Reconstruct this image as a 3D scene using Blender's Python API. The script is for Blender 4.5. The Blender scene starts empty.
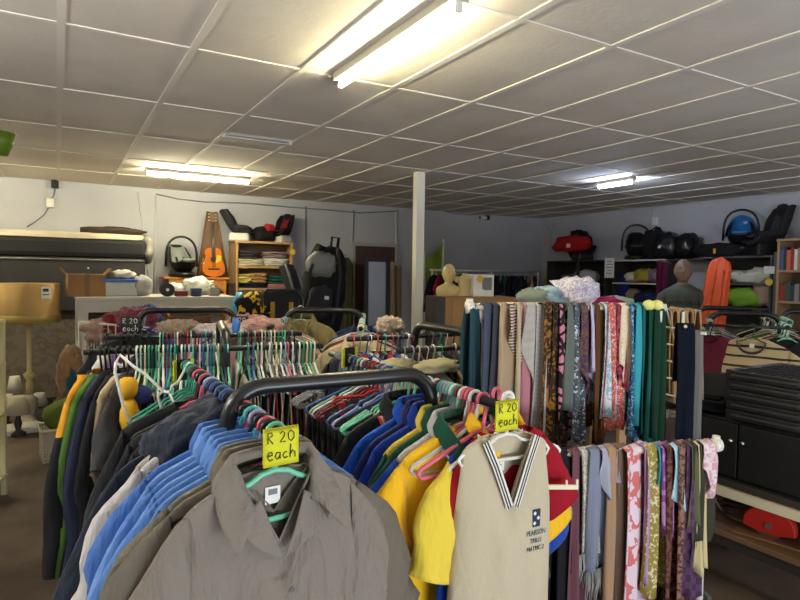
import bpy, bmesh, math, random
from mathutils import Vector, Matrix, noise
random.seed(11)
SC = bpy.context.scene
COL = SC.collection
PI = math.pi

# ---------------------------------------------------------------- camera
F = 595.0
EYE = Vector((0, 0, 1.6))
M = Matrix.Rotation(math.radians(-30), 3, 'Z') @ Matrix.Rotation(math.radians(90 - 2.42), 3, 'X') @ Matrix.Rotation(math.radians(0.8), 3, 'Z')
cam_d = bpy.data.cameras.new('camera')
cam_d.sensor_width = 36
cam_d.lens = 36 * F / 800
cam_d.clip_start = 0.02
cam = bpy.data.objects.new('camera', cam_d)
COL.objects.link(cam)
cam.matrix_world = Matrix.Translation(EYE) @ M.to_4x4()
SC.camera = cam

def ray(px, py):
    return M @ Vector(((px - 400) / F, (300 - py) / F, -1))
def at(px, py, d):
    return EYE + ray(px, py) * d
def onX(px, py, X):
    r = ray(px, py); return EYE + r * (X / r.x)
def onY(px, py, Y):
    r = ray(px, py); return EYE + r * (Y / r.y)
def onZ(px, py, z):
    r = ray(px, py); return EYE + r * ((z - EYE.z) / r.z)
S30, C30 = 0.5, math.cos(math.radians(30))
def CW(lat, d, z=0.0):
    return Vector((S30 * d + C30 * lat, C30 * d - S30 * lat, z))

# ---------------------------------------------------------------- materials
def lin(c):
    r = []
    for v in c[:3]:
        v = v / 255.0
        r.append(v / 12.92 if v <= 0.04045 else ((v + 0.055) / 1.055) ** 2.4)
    return (r[0], r[1], r[2], 1.0)
MATS = {}
def base_mat(name):
    m = bpy.data.materials.new(name)
    m.use_nodes = True
    nt = m.node_tree
    b = nt.nodes['Principled BSDF']
    return m, nt, b
def N(nt, t, **kw):
    n = nt.nodes.new(t)
    for k, v in kw.items():
        setattr(n, k, v)
    return n
def plain(name, c, rough=0.5, metal=0.0, spec=0.5, var=0.06, vs=6.0, bump=0.0, bs=80.0):
    """solid colour with a gentle tonal wander"""
    key = ('p', name)
    if key in MATS: return MATS[key]
    m, nt, b = base_mat(name)
    b.inputs['Roughness'].default_value = rough
    b.inputs['Metallic'].default_value = metal
    b.inputs['Specular IOR Level'].default_value = spec
    tc = N(nt, 'ShaderNodeTexCoord')
    nz = N(nt, 'ShaderNodeTexNoise'); nz.inputs['Scale'].default_value = vs; nz.inputs['Detail'].default_value = 5
    nt.links.new(tc.outputs['Object'], nz.inputs['Vector'])
    mix = N(nt, 'ShaderNodeMix', data_type='RGBA')
    cl = lin(c)
    mix.inputs[6].default_value = tuple(max(0, v * (1 - var)) for v in cl[:3]) + (1,)
    mix.inputs[7].default_value = tuple(min(1, v * (1 + var)) for v in cl[:3]) + (1,)
    nt.links.new(nz.outputs['Fac'], mix.inputs[0])
    nt.links.new(mix.outputs[2], b.inputs['Base Color'])
    if bump:
        n2 = N(nt, 'ShaderNodeTexNoise'); n2.inputs['Scale'].default_value = bs; n2.inputs['Detail'].default_value = 4
        nt.links.new(tc.outputs['Object'], n2.inputs['Vector'])
        bp = N(nt, 'ShaderNodeBump'); bp.inputs['Strength'].default_value = bump; bp.inputs['Distance'].default_value = 0.01
        nt.links.new(n2.outputs['Fac'], bp.inputs['Height'])
        nt.links.new(bp.outputs['Normal'], b.inputs['Normal'])
    MATS[key] = m
    return m
def fab(name, c, rough=0.9, bump=0.25, bs=260.0):
    m = plain('fabric_' + name, c, rough, 0, 0.25, 0.10, 7.0, bump, bs)
    return m
def wrinkled(name, c, strength=0.5, scale=14.0):
    """cotton that shows creases"""
    key = ('w', name)
    if key in MATS: return MATS[key]
    m, nt, b = base_mat('cotton_' + name)
    b.inputs['Roughness'].default_value = 0.85
    b.inputs['Specular IOR Level'].default_value = 0.25
    b.inputs['Sheen Weight'].default_value = 0.1
    tc = N(nt, 'ShaderNodeTexCoord')
    mp = N(nt, 'ShaderNodeMapping'); mp.inputs['Scale'].default_value = (1.0, 1.0, 0.45); mp.inputs['Rotation'].default_value = (0, 0.35, 0)
    nt.links.new(tc.outputs['Object'], mp.inputs['Vector'])
    nz = N(nt, 'ShaderNodeTexNoise'); nz.inputs['Scale'].default_value = scale; nz.inputs['Detail'].default_value = 5; nz.inputs['Distortion'].default_value = 0.6
    nt.links.new(mp.outputs['Vector'], nz.inputs['Vector'])
    n2 = N(nt, 'ShaderNodeTexNoise'); n2.inputs['Scale'].default_value = 350
    nt.links.new(tc.outputs['Object'], n2.inputs['Vector'])
    b1 = N(nt, 'ShaderNodeBump'); b1.inputs['Strength'].default_value = strength; b1.inputs['Distance'].default_value = 0.06
    b2 = N(nt, 'ShaderNodeBump'); b2.inputs['Strength'].default_value = 0.15; b2.inputs['Distance'].default_value = 0.003
    nt.links.new(nz.outputs['Fac'], b1.inputs['Height'])
    nt.links.new(n2.outputs['Fac'], b2.inputs['Height'])
    nt.links.new(b1.outputs['Normal'], b2.inputs['Normal'])
    nt.links.new(b2.outputs['Normal'], b.inputs['Normal'])
    b.inputs['Base Color'].default_value = lin(c)
    MATS[key] = m
    return m
def pattern(name, kind, c1, c2, scale=20.0, c3=None, rough=0.85, thr=0.5, rot=(0, 0, 0)):
    """printed or woven cloth: kind = stripe | floral | paisley | check | leopard | knit"""
    key = ('x', name)
    if key in MATS: return MATS[key]
    m, nt, b = base_mat('print_' + name)
    b.inputs['Roughness'].default_value = rough
    b.inputs['Specular IOR Level'].default_value = 0.25
    tc = N(nt, 'ShaderNodeTexCoord')
    mp = N(nt, 'ShaderNodeMapping'); mp.inputs['Rotation'].default_value = rot
    nt.links.new(tc.outputs['Object'], mp.inputs['Vector'])
    v = mp.outputs['Vector']
    ramp = N(nt, 'ShaderNodeValToRGB'); ramp.color_ramp.interpolation = 'CONSTANT'
    e = ramp.color_ramp.elements
    e[0].position = 0; e[0].color = lin(c1); e[1].position = thr; e[1].color = lin(c2)
    if c3:
        x = e.new(min(0.97, thr + 0.5 * (1 - thr))); x.color = lin(c3)
    if kind == 'stripe':
        t = N(nt, 'ShaderNodeTexWave', wave_type='BANDS', bands_direction='Z'); t.inputs['Scale'].default_value = scale; t.inputs['Distortion'].default_value = 0.4
        t.inputs['Detail'].default_value = 0
        out = t.outputs['Fac']
    elif kind == 'vstripe':
        t = N(nt, 'ShaderNodeTexWave', wave_type='BANDS', bands_direction='X'); t.inputs['Scale'].default_value = scale; t.inputs['Distortion'].default_value = 0.4
        t.inputs['Detail'].default_value = 0
        out = t.outputs['Fac']
    elif kind == 'floral':
        nz = N(nt, 'ShaderNodeTexNoise'); nz.inputs['Scale'].default_value = scale * 1.2
        nt.links.new(v, nz.inputs['Vector'])
        mx = N(nt, 'ShaderNodeMix', data_type='RGBA'); mx.inputs[0].default_value = 0.06
        nt.links.new(v, mx.inputs[6]); nt.links.new(nz.outputs['Color'], mx.inputs[7])
        t = N(nt, 'ShaderNodeTexVoronoi', feature='SMOOTH_F1'); t.inputs['Scale'].default_value = scale; t.inputs['Smoothness'].default_value = 0.2
        v = mx.outputs[2]
        out = t.outputs['Distance']
    elif kind == 'paisley':
        t = N(nt, 'ShaderNodeTexNoise'); t.inputs['Scale'].default_value = scale; t.inputs['Detail'].default_value = 2; t.inputs['Distortion'].default_value = 2.5
        out = t.outputs['Fac']
    elif kind == 'web':
        t = N(nt, 'ShaderNodeTexVoronoi', feature='DISTANCE_TO_EDGE'); t.inputs['Scale'].default_value = scale
        out = t.outputs['Distance']
    elif kind == 'split':
        t = N(nt, 'ShaderNodeSeparateXYZ'); out = N(nt, 'ShaderNodeMath', operation='MULTIPLY_ADD')
        nt.links.new(t.outputs['Z'], out.inputs[0]); out.inputs[1].default_value = 1.0; out.inputs[2].default_value = 1.0
        out = out.outputs[0]
    elif kind == 'check':
        t = N(nt, 'ShaderNodeTexChecker'); t.inputs['Scale'].default_value = scale
        out = t.outputs['Fac']
    nt.links.new(v, t.inputs['Vector'])
    nt.links.new(out, ramp.inputs['Fac'])
    nt.links.new(ramp.outputs['Color'], b.inputs['Base Color'])
    n2 = N(nt, 'ShaderNodeTexNoise'); n2.inputs['Scale'].default_value = 160
    nt.links.new(tc.outputs['Object'], n2.inputs['Vector'])
    bp = N(nt, 'ShaderNodeBump'); bp.inputs['Strength'].default_value = 0.25; bp.inputs['Distance'].default_value = 0.004
    nt.links.new(n2.outputs['Fac'], bp.inputs['Height']); nt.links.new(bp.outputs['Normal'], b.inputs['Normal'])
    MATS[key] = m
    return m
def wood(name, c1, c2, scale=3.0, rough=0.5, axis='X'):
    key = ('wd', name)
    if key in MATS: return MATS[key]
    m, nt, b = base_mat('wood_' + name)
    b.inputs['Roughness'].default_value = rough
    tc = N(nt, 'ShaderNodeTexCoord')
    mp = N(nt, 'ShaderNodeMapping')
    mp.inputs['Scale'].default_value = {'X': (1, 9, 9), 'Y': (9, 1, 9), 'Z': (9, 9, 1)}[axis]
    nt.links.new(tc.outputs['Object'], mp.inputs['Vector'])
    nz = N(nt, 'ShaderNodeTexNoise'); nz.inputs['Scale'].default_value = scale; nz.inputs['Detail'].default_value = 6; nz.inputs['Distortion'].default_value = 0.8
    nt.links.new(mp.outputs['Vector'], nz.inputs['Vector'])
    mix = N(nt, 'ShaderNodeMix', data_type='RGBA')
    mix.inputs[6].default_value = lin(c1); mix.inputs[7].default_value = lin(c2)
    nt.links.new(nz.outputs['Fac'], mix.inputs[0]); nt.links.new(mix.outputs[2], b.inputs['Base Color'])
    MATS[key] = m
    return m
def emit(name, c, s):
    m, nt, b = base_mat(name)
    b.inputs['Base Color'].default_value = lin((240, 240, 240))
    b.inputs['Emission Color'].default_value = lin(c)
    b.inputs['Emission Strength'].default_value = s
    return m
def glassy(name, c, alpha=0.35, rough=0.2):
    m, nt, b = base_mat(name)
    b.inputs['Base Color'].default_value = lin(c); b.inputs['Roughness'].default_value = rough
    b.inputs['Transmission Weight'].default_value = 1 - alpha
    return m

black_metal = plain('black_powder_coat', (17, 17, 18), 0.33, 0.0, 0.6, 0.15, 30)
chrome = plain('brushed_steel', (190, 190, 188), 0.3, 1.0)
white_plastic = plain('white_plastic', (222, 220, 210), 0.35)
cream_plastic = plain('cream_plastic', (222, 212, 178), 0.4)
black_plastic = plain('black_plastic', (20, 20, 22), 0.4, 0, 0.5)
black_fabric = fab('black', (24, 24, 27))
char_fabric = fab('charcoal', (44, 44, 48))
paper = plain('white_paper', (228, 226, 222), 0.8)
ink = plain('black_ink', (18, 18, 18), 0.7)
cardboard = plain('cardboard', (156, 118, 78), 0.9, 0, 0.2, 0.12, 5)
steel_grey = plain('grey_steel', (95, 95, 95), 0.45, 0.4)

# ---------------------------------------------------------------- mesh building
class G:
    def __init__(s):
        s.bm = bmesh.new(); s.mi = 0; s.flat = False
    def _new(s, verts, faces):
        vs = [s.bm.verts.new(v) for v in verts]
        for f in faces:
            try:
                fc = s.bm.faces.new([vs[i] for i in f]); fc.material_index = s.mi; fc.smooth = not s.flat
            except ValueError:
                pass
        return vs
    def box(s, c, size, bevel=0.0, rot=None, taper=None):
        x, y, z = size[0] / 2, size[1] / 2, size[2] / 2
        t = taper or 1.0
        pts = [(-x, -y, -z), (x, -y, -z), (x, y, -z), (-x, y, -z), (-x * t, -y * t, z), (x * t, -y * t, z), (x * t, y * t, z), (-x * t, y * t, z)]
        R = rot if rot else Matrix.Identity(3)
        c = Vector(c)
        tmp = bmesh.new()
        vs = [tmp.verts.new(c + R @ Vector(p)) for p in pts]
        for f in [(0, 3, 2, 1), (4, 5, 6, 7), (0, 1, 5, 4), (1, 2, 6, 5), (2, 3, 7, 6), (3, 0, 4, 7)]:
            tmp.faces.new([vs[i] for i in f])
        if bevel > 0:
            bmesh.ops.bevel(tmp, geom=tmp.edges[:], offset=bevel, segments=2, affect='EDGES', profile=0.5)
        s.merge(tmp, False)
        return s
    def merge(s, tmp, smooth=True):
        tmp.verts.ensure_lookup_table()
        mp = {v: s.bm.verts.new(v.co) for v in tmp.verts}
        for f in tmp.faces:
            try:
                fc = s.bm.faces.new([mp[v] for v in f.verts]); fc.material_index = s.mi; fc.smooth = smooth
            except ValueError:
                pass
        tmp.free()
    def bx(s, x0, x1, y0, y1, z0, z1, bevel=0.0):
        return s.box(((x0 + x1) / 2, (y0 + y1) / 2, (z0 + z1) / 2), (abs(x1 - x0), abs(y1 - y0), abs(z1 - z0)), bevel)
    def tube(s, pts, r, seg=8, closed=False, cap=True, rs=None):
        pts = [Vector(p) for p in pts]
        n = len(pts)
        rings = []
        up = Vector((0.13, 0.31, 0.94)).normalized()
        prev = None
        for i, p in enumerate(pts):
            if closed:
                t = (pts[(i + 1) % n] - pts[i - 1]).normalized()
            else:
                a = pts[max(i - 1, 0)]; b = pts[min(i + 1, n - 1)]
                t = (b - a).normalized()
            if prev is None:
                u = t.cross(up)
                if u.length < 0.05: u = t.cross(Vector((1, 0, 0)))
                u.normalize()
            else:
                u = (prev - t * prev.dot(t))
                if u.length < 1e-4: u = t.cross(up)
                u.normalize()
            prev = u
            w = t.cross(u)
            rr = rs[i] if rs else r
            rings.append([s.bm.verts.new(p + (u * math.cos(2 * PI * k / seg) + w * math.sin(2 * PI * k / seg)) * rr) for k in range(seg)])
        m = n if closed else n - 1
        for i in range(m):
            a, b = rings[i], rings[(i + 1) % n]
            for k in range(seg):
                try:
                    f = s.bm.faces.new((a[k], a[(k + 1) % seg], b[(k + 1) % seg], b[k])); f.smooth = True; f.material_index = s.mi
                except ValueError: pass
        if cap and not closed:
            for rg, rev in ((rings[0], True), (rings[-1], False)):
                try:
                    f = s.bm.faces.new(rg[::-1] if rev else rg); f.material_index = s.mi
                except ValueError: pass
        return s
    def cyl(s, p0, p1, r, r2=None, seg=16):
        return s.tube([p0, p1], r, seg, rs=[r, r if r2 is None else r2])
    def lathe(s, c, prof, seg=20, sx=1, sy=1, rot=None, a0=0.0, a1=2 * PI):
        c = Vector(c); R = rot or Matrix.Identity(3)
        full = abs(a1 - a0 - 2 * PI) < 1e-5
        m = seg if full else seg + 1
        rings = []
        for (r, z) in prof:
            rings.append([s.bm.verts.new(c + R @ Vector((r * sx * math.cos(a0 + (a1 - a0) * k / seg), r * sy * math.sin(a0 + (a1 - a0) * k / seg), z))) for k in range(m)])
        for i in range(len(prof) - 1):
            a, b = rings[i], rings[i + 1]
            for k in range(seg if full else seg):
                j = (k + 1) % m
                if not full and k == m - 1: continue
                f = s.bm.faces.new((a[k], a[j], b[j], b[k])); f.smooth = True; f.material_index = s.mi
        if full:
            for rg, rev, pr in ((rings[0], True, prof[0]), (rings[-1], False, prof[-1])):
                if pr[0] > 1e-6:
                    f = s.bm.faces.new(rg[::-1] if rev else rg); f.material_index = s.mi
        return s
    def grid(s, fn, nu, nv, cu=False):
        """surface from fn(u, v), u and v in 0..1"""
        rows = []
        m = nu if cu else nu + 1
        for j in range(nv + 1):
            rows.append([s.bm.verts.new(fn(i / nu, j / nv)) for i in range(m)])
        for j in range(nv):
            for i in range(nu):
                k = (i + 1) % m
                try:
                    f = s.bm.faces.new((rows[j][i], rows[j][k], rows[j + 1][k], rows[j + 1][i])); f.smooth = True; f.material_index = s.mi
                except ValueError: pass
        return rows
    def blob(s, c, r, amp=0.12, fr=2.5, seed=0.0, p=2.5, seg=20, rings=12, floor=None, rot=None):
        """soft lump: rounded box with cloth-like wrinkles"""
        c = Vector(c); R = rot or Matrix.Identity(3)
        def fn(u, v):
            th = 2 * PI * u; ph = PI * (v - 0.5) * 0.998
            d = Vector((math.cos(ph) * math.cos(th), math.cos(ph) * math.sin(th), math.sin(ph)))
            k = (abs(d.x) ** p + abs(d.y) ** p + abs(d.z) ** p) ** (-1.0 / p)
            q = Vector((d.x * k * r[0], d.y * k * r[1], d.z * k * r[2]))
            nn = noise.noise(Vector((q.x / max(r) * fr + seed * 3.1, q.y / max(r) * fr + seed, q.z / max(r) * fr * 1.6)))
            nn += 0.5 * noise.noise(Vector((q.x / max(r) * fr * 2.6 + seed, q.y / max(r) * fr * 2.6, q.z / max(r) * fr * 3.2 + seed * 2)))
            q = q * (1 + amp * nn)
            q = c + R @ q
            if floor is not None and q.z < floor: q.z = floor
            return q
        s.grid(fn, seg, rings, cu=True)
        return s
    def poly(s, pts, thick, axis='y', bevel=0.0):
        """outline in x,z given a thickness along y (centred on y=0)"""
        tmp = bmesh.new()
        a = [tmp.verts.new((p[0], -thick / 2, p[1])) for p in pts]
        b = [tmp.verts.new((p[0], thick / 2, p[1])) for p in pts]
        n = len(pts)
        tmp.faces.new(a); tmp.faces.new(b[::-1])
        for i in range(n):
            tmp.faces.new((a[i], b[i], b[(i + 1) % n], a[(i + 1) % n]))
        bmesh.ops.recalc_face_normals(tmp, faces=tmp.faces[:])
        if bevel:
            ed = [e for e in tmp.edges if abs(e.verts[0].co.y - e.verts[1].co.y) < 1e-6]
            bmesh.ops.bevel(tmp, geom=ed, offset=bevel, segments=2, affect='EDGES', profile=0.5)
        s.merge(tmp, False)
        return s
    def thick(s, t):
        """give an open surface a real thickness, straight along its normals"""
        bm = s.bm
        bmesh.ops.recalc_face_normals(bm, faces=bm.faces[:])
        bm.normal_update()
        fs = bm.faces[:]; vs = bm.verts[:]
        be = [(e.verts[0], e.verts[1], e.link_faces[0]) for e in bm.edges if len(e.link_faces) == 1]
        mp = {v: bm.verts.new(v.co - v.normal * t) for v in vs}
        for f in fs:
            n = bm.faces.new([mp[v] for v in reversed(f.verts)]); n.material_index = f.material_index; n.smooth = True
        for a, b, f in be:
            try:
                n = bm.faces.new((b, a, mp[a], mp[b])); n.material_index = f.material_index; n.smooth = True
            except ValueError: pass
        return s
    def xform(s, mat):
        s.bm.transform(mat); return s

def build(name, g, mats, parent=None, loc=None, rz=None):
    me = bpy.data.meshes.new(name)
    bmesh.ops.recalc_face_normals(g.bm, faces=g.bm.faces[:])
    g.bm.to_mesh(me); g.bm.free()
    for m in (mats if isinstance(mats, (list, tuple)) else [mats]):
        me.materials.append(m)
    o = bpy.data.objects.new(name, me)
    COL.objects.link(o)
    if parent: o.parent = parent
    if loc is not None: o.location = loc
    if rz is not None: o.rotation_euler = (0, 0, rz)
    return o
def tag(o, label, cat, group=None):
    o['label'] = label; o['category'] = cat
    if group: o['group'] = group
    return o
def thing(name, label, cat, loc=(0, 0, 0), rz=0.0, group=None):
    o = bpy.data.objects.new(name, None)
    o.empty_display_size = 0.1
    COL.objects.link(o)
    o.location = loc; o.rotation_euler = (0, 0, rz)
    return tag(o, label, cat, group)
def struct(name, g, mats, parent=None):
    o = build(name, g, mats, parent)
    if not parent: o['kind'] = 'structure'
    return o
def copy_tree(o, parent=None):
    c = o.copy(); COL.objects.link(c)
    if parent: c.parent = parent
    for ch in [x for x in o.children]:
        copy_tree(ch, c)
    return c
def obj_mat(o, m, slot=0):
    o.material_slots[slot].link = 'OBJECT'
    o.material_slots[slot].material = m
def text_mesh(txt, size, depth=0.0004):
    cu = bpy.data.curves.new('lettering', 'FONT')
    cu.body = txt; cu.size = size; cu.align_x = 'CENTER'; cu.align_y = 'CENTER'; cu.extrude = depth
    o = bpy.data.objects.new('lettering', cu); COL.objects.link(o)
    bpy.context.view_layer.update()
    dg = bpy.context.evaluated_depsgraph_get()
    me = bpy.data.meshes.new_from_object(o.evaluated_get(dg))
    bpy.data.objects.remove(o)
    return me
def text_part(txt, size, mat, parent, loc, rot=(PI / 2, 0, 0), name='lettering', sx=1.0):
    me = text_mesh(txt, size)
    me.materials.clear(); me.materials.append(mat)
    o = bpy.data.objects.new(name, me); COL.objects.link(o)
    o.parent = parent; o.location = loc; o.rotation_euler = rot; o.scale = (sx, 1, 1)
    return o
ORD = ['first', 'second', 'third', 'fourth', 'fifth', 'sixth', 'seventh', 'eighth', 'ninth', 'tenth', 'eleventh', 'twelfth', 'thirteenth', 'fourteenth', 'fifteenth', 'sixteenth', 'seventeenth', 'eighteenth', 'nineteenth', 'twentieth']
REG = []
def note_label(o, color, item, where, end, pos, cat, group):
    o['category'] = cat; o['group'] = group
    REG.append((o, color, item, where, end, pos))
def finish_labels():
    by = {}
    for r in REG: by.setdefault((r[1], r[2], r[3]), []).append(r)
    for (color, item, where), rs in by.items():
        rs.sort(key=lambda r: r[5])
        for i, r in enumerate(rs):
            if len(rs) == 1:
                r[0]['label'] = f"the only {color} {item} on {where}"
            else:
                r[0]['label'] = f"{color} {item}, {ORD[min(i, 19)]} such from {r[4]}, {where}"
# ---------------------------------------------------------------- the room
XW, YW, ZC = 8.75, 9.3, 2.8          # right wall, far wall, ceiling
XL, YB = -3.2, -3.0                  # left wall, wall behind the camera
def noisy_wall(name, c1, c2, rough=0.85, sc=0.7):
    m, nt, b = base_mat(name)
    b.inputs['Roughness'].default_value = rough
    b.inputs['Specular IOR Level'].default_value = 0.25
    tc = N(nt, 'ShaderNodeTexCoord')
    nz = N(nt, 'ShaderNodeTexNoise'); nz.inputs['Scale'].default_value = sc; nz.inputs['Detail'].default_value = 8; nz.inputs['Roughness'].default_value = 0.6
    nt.links.new(tc.outputs['Object'], nz.inputs['Vector'])
    rp = N(nt, 'ShaderNodeValToRGB'); e = rp.color_ramp.elements
    e[0].position = 0.36; e[0].color = lin(c1); e[1].position = 0.64; e[1].color = lin(c2)
    nt.links.new(nz.outputs['Fac'], rp.inputs['Fac']); nt.links.new(rp.outputs['Color'], b.inputs['Base Color'])
    n2 = N(nt, 'ShaderNodeTexNoise'); n2.inputs['Scale'].default_value = 30; n2.inputs['Detail'].default_value = 6
    nt.links.new(tc.outputs['Object'], n2.inputs['Vector'])
    bp = N(nt, 'ShaderNodeBump'); bp.inputs['Strength'].default_value = 0.12; bp.inputs['Distance'].default_value = 0.02
    nt.links.new(n2.outputs['Fac'], bp.inputs['Height']); nt.links.new(bp.outputs['Normal'], b.inputs['Normal'])
    return m
wall_m = noisy_wall('wall_paint', (178, 178, 184), (190, 190, 196))
ceil_m = noisy_wall('ceiling_board', (212, 202, 190), (228, 219, 207), 0.9, 0.9)
batten_m = plain('batten_paint', (226, 218, 207), 0.7)
floor_m = noisy_wall('concrete_floor', (72, 60, 50), (104, 90, 76), 0.5, 1.6)

g = G(); g.bx(XL, XW, YB, YW, -0.1, 0.0); struct('floor', g, floor_m)
g = G(); g.bx(XL, XW, YB, YW, ZC, ZC + 0.1)
g.mi = 1
x = 0.03 - 0.618 * 6
while x < XW:
    if x > XL + 0.05:
        g.bx(x - 0.019, x + 0.019, YB, YW, ZC - 0.007, ZC + 0.01)
    x += 0.618
y = 3.38 - 1.2 * 6
while y < YW:
    if y > YB + 0.05:
        g.bx(XL, XW, y - 0.014, y + 0.014, ZC - 0.006, ZC + 0.01)
    y += 1.2
struct('ceiling', g, [ceil_m, batten_m])
g = G(); g.bx(XL, XW + 0.15, YW, YW + 0.15, 0, ZC); struct('wall_far', g, wall_m)
g = G(); g.bx(XW, XW + 0.15, YB, YW, 0, ZC); struct('wall_right', g, wall_m)
g = G(); g.bx(XL - 0.15, XL, YB - 0.15, YW + 0.15, 0, ZC); struct('wall_left', g, wall_m)
# wall behind the camera, with the shop's open roller doorway
DX0, DX1, DZ = -0.6, 3.2, 2.5
g = G(); g.bx(XL, DX0, YB - 0.15, YB, 0, ZC); g.bx(DX1, XW + 0.15, YB - 0.15, YB, 0, ZC); g.bx(DX0, DX1, YB - 0.15, YB, DZ, ZC)
struct('wall_back', g, wall_m)

# door in the far wall
p0 = onY(354, 244, YW); p1 = onY(393, 313, YW)
dx0, dx1, dz = p0.x, p1.x, p0.z
brown_m = wood('brown_door', (66, 40, 32), (86, 54, 42), 2, 0.5, 'Z')
g = G(); g.bx(dx0, dx1, YW - 0.04, YW, 0.005, dz - 0.03); d1 = struct('door_1', g, brown_m)
g = G()
g.bx(dx0 - 0.05, dx0, YW - 0.06, YW, 0, dz + 0.03); g.bx(dx1, dx1 + 0.05, YW - 0.06, YW, 0, dz + 0.03); g.bx(dx0, dx1, YW - 0.06, YW, dz - 0.03, dz + 0.03)
build('door_frame', g, plain('frame_paint', (170, 168, 164), 0.6), d1)

# white column
pc = at(418, 260, 7.0)
CX, CY = pc.x, pc.y
g = G(); g.box((0, 0, ZC / 2), (0.105, 0.105, ZC), 0.006, Matrix.Rotation(math.radians(-6), 3, 'Z'))
o = struct('column', g, plain('white_gloss_paint', (240, 238, 220), 0.35, 0, 0.5, 0.05, 3)); o.location = (CX, CY, 0)

# ---------------------------------------------------------------- lamps
warm = (255, 250, 214)
def tube_lamp(a, b, on, mat, label, wide, zt=ZC, hung=0.0):
    """fluorescent batten: housing, two end sockets, glass tube"""
    a = Vector(a); b = Vector(b)
    a.z = b.z = 0
    c = (a + b) / 2; L = (b - a).length
    ang = math.atan2((b - a).y, (b - a).x)
    t = thing('fluorescent_lamp', label, 'ceiling lamp', (c.x, c.y, zt - hung), ang, 'fluorescent lamps on the ceiling')
    g = G(); g.box((0, 0, -0.022), (L + 0.05, wide, 0.044), 0.006)
    build('housing', g, plain('lamp_housing', (180, 175, 162), 0.5), t)
    if hung:  # only the added unseen tubes hang low, to light more ceiling
        for s in (-1, 1):
            g = G(); g.tube([(s * L * .35, 0, -0.005), (s * L * .35, 0, hung)], 0.004, 5); build('added_lamp_chain', g, steel_grey, t)
    for s in (-1, 1):
        g = G(); g.box((s * (L / 2 + 0.012), 0, -0.062), (0.022, 0.03, 0.05), 0.004)
        build('socket', g, white_plastic, t)
    g = G(); g.cyl((-L / 2, 0, -0.072), (L / 2, 0, -0.072), 0.014, seg=12)
    build('tube', g, mat, t)
    return t
dead = plain('dull_tube_glass', (216, 218, 222), 0.25)
on_near = emit('lit_tube_warm', (255, 244, 196), 95)
on_left = emit('lit_tube_left', (255, 246, 206), 250)
on_cool = emit('lit_tube_cool', (206, 222, 255), 190)
a = onZ(345, 86, 2.728); b = onZ(460, 11, 2.728)
tube_lamp((1.485, a.y, 0), (1.485, b.y, 0), True, on_near, 'lit fluorescent tube nearest the camera, on a pale ceiling batten', 0.09)
a = onZ(146, 175, 2.728); b = onZ(243, 185, 2.728)
tube_lamp((a.x, 7.47, 0), (b.x, 7.47, 0), True, on_left, 'lit warm fluorescent tube near the far wall above the car seat and guitar', 0.06)
a = onZ(602, 187, 2.728); b = onZ(637, 184, 2.728)
tube_lamp((5.9, a.y + 0.05, 0), (5.9, b.y - 0.05, 0), True, on_cool, 'short lit bluish fluorescent tube over the right-hand shelves', 0.06)
a = onZ(226, 138, 2.74); b = onZ(290, 146, 2.74)
tt = tube_lamp((a.x, 5.2, 0), (b.x, 5.2, 0), False, dead, 'unlit slim white fluorescent tube between the two warm lit ones', 0.03)
tt.scale = (1, 1, 0.55)
tube_lamp((-1.35, 1.5, 0), (-1.35, 2.7, 0), True, emit('added_tube_aisle', (250, 248, 240), 230), 'added unseen fluorescent tube above the left aisle, beyond the frame', 0.05, hung=0.45)  # added lamp out of view, brightens the near left ceiling
tube_lamp((1.485, -1.9, 0), (1.485, -0.7, 0), True, emit('added_tube_rear', (255, 250, 226), 26), 'added unseen fluorescent tube behind the camera, beyond the frame', 0.05, hung=0.4)  # invented lamp out of view, fills ceiling and nearest clothes from behind
tube_lamp((-2.1, 7.47, 0), (-0.9, 7.47, 0), True, on_left, 'lit fluorescent tube over the left end of the bed stack', 0.06)

tube_lamp((5.9, -0.6, 0), (5.9, 0.6, 0), True, emit('added_tube_right', (236, 240, 255), 210), 'added unseen fluorescent tube over the right aisle, beyond the frame', 0.05, hung=0.45)  # extra lamp put in out of view to lift the right ceiling
# daylight through the open doorway behind the camera
w = bpy.data.worlds.new('daylight'); SC.world = w; w.use_nodes = True
bg = w.node_tree.nodes['Background']; bg.inputs[0].default_value = (0.75, 0.86, 1.0, 1); bg.inputs[1].default_value = 0.6
la = bpy.data.lights.new('doorway_daylight', 'AREA'); la.shape = 'RECTANGLE'; la.size = 3.6; la.size_y = 1.0
la.energy = 190; la.color = (0.86, 0.93, 1.0)
lo = bpy.data.objects.new('doorway_daylight', la); COL.objects.link(lo)
lo.location = ((DX0 + DX1) / 2, YB - 0.5, 0.25); lo.rotation_euler = (math.radians(140), 0, 0)

# ---------------------------------------------------------------- wiring and small fittings on the walls
cable_m = plain('grey_cable', (120, 122, 128), 0.6)
white_c = plain('white_conduit', (196, 197, 200), 0.5)
def cable(pts, r, m, label, name='cable'):
    g = G(); g.tube(pts, r, 6); return tag(build(name, g, m), label, 'cable')
yc = YW - 0.012
def fy(px, py, Y=None): return onY(px, py, Y or yc)
p = fy(156, 194); q = fy(154, 296)
cable([p, fy(155, 245), q], 0.012, white_c, 'white vertical conduit on the far wall left of the baby car seat', 'conduit')
cable([fy(138, 192), fy(141, 215), fy(146, 245), fy(150, 292)], 0.010, white_c, 'white cable drooping down the far wall behind the bed stack end')
cable([fy(156, 194), fy(178, 199), fy(206, 202), fy(245, 203), fy(290, 207), fy(330, 210), fy(360, 213), fy(398, 211)], 0.010, cable_m, 'grey cable sagging along the top of the far wall, left of the column')
cable([fy(436, 209), fy(452, 213), fy(470, 215), fy(480, 214)], 0.010, cable_m, 'grey cable running along the far wall to the small camera')
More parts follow.
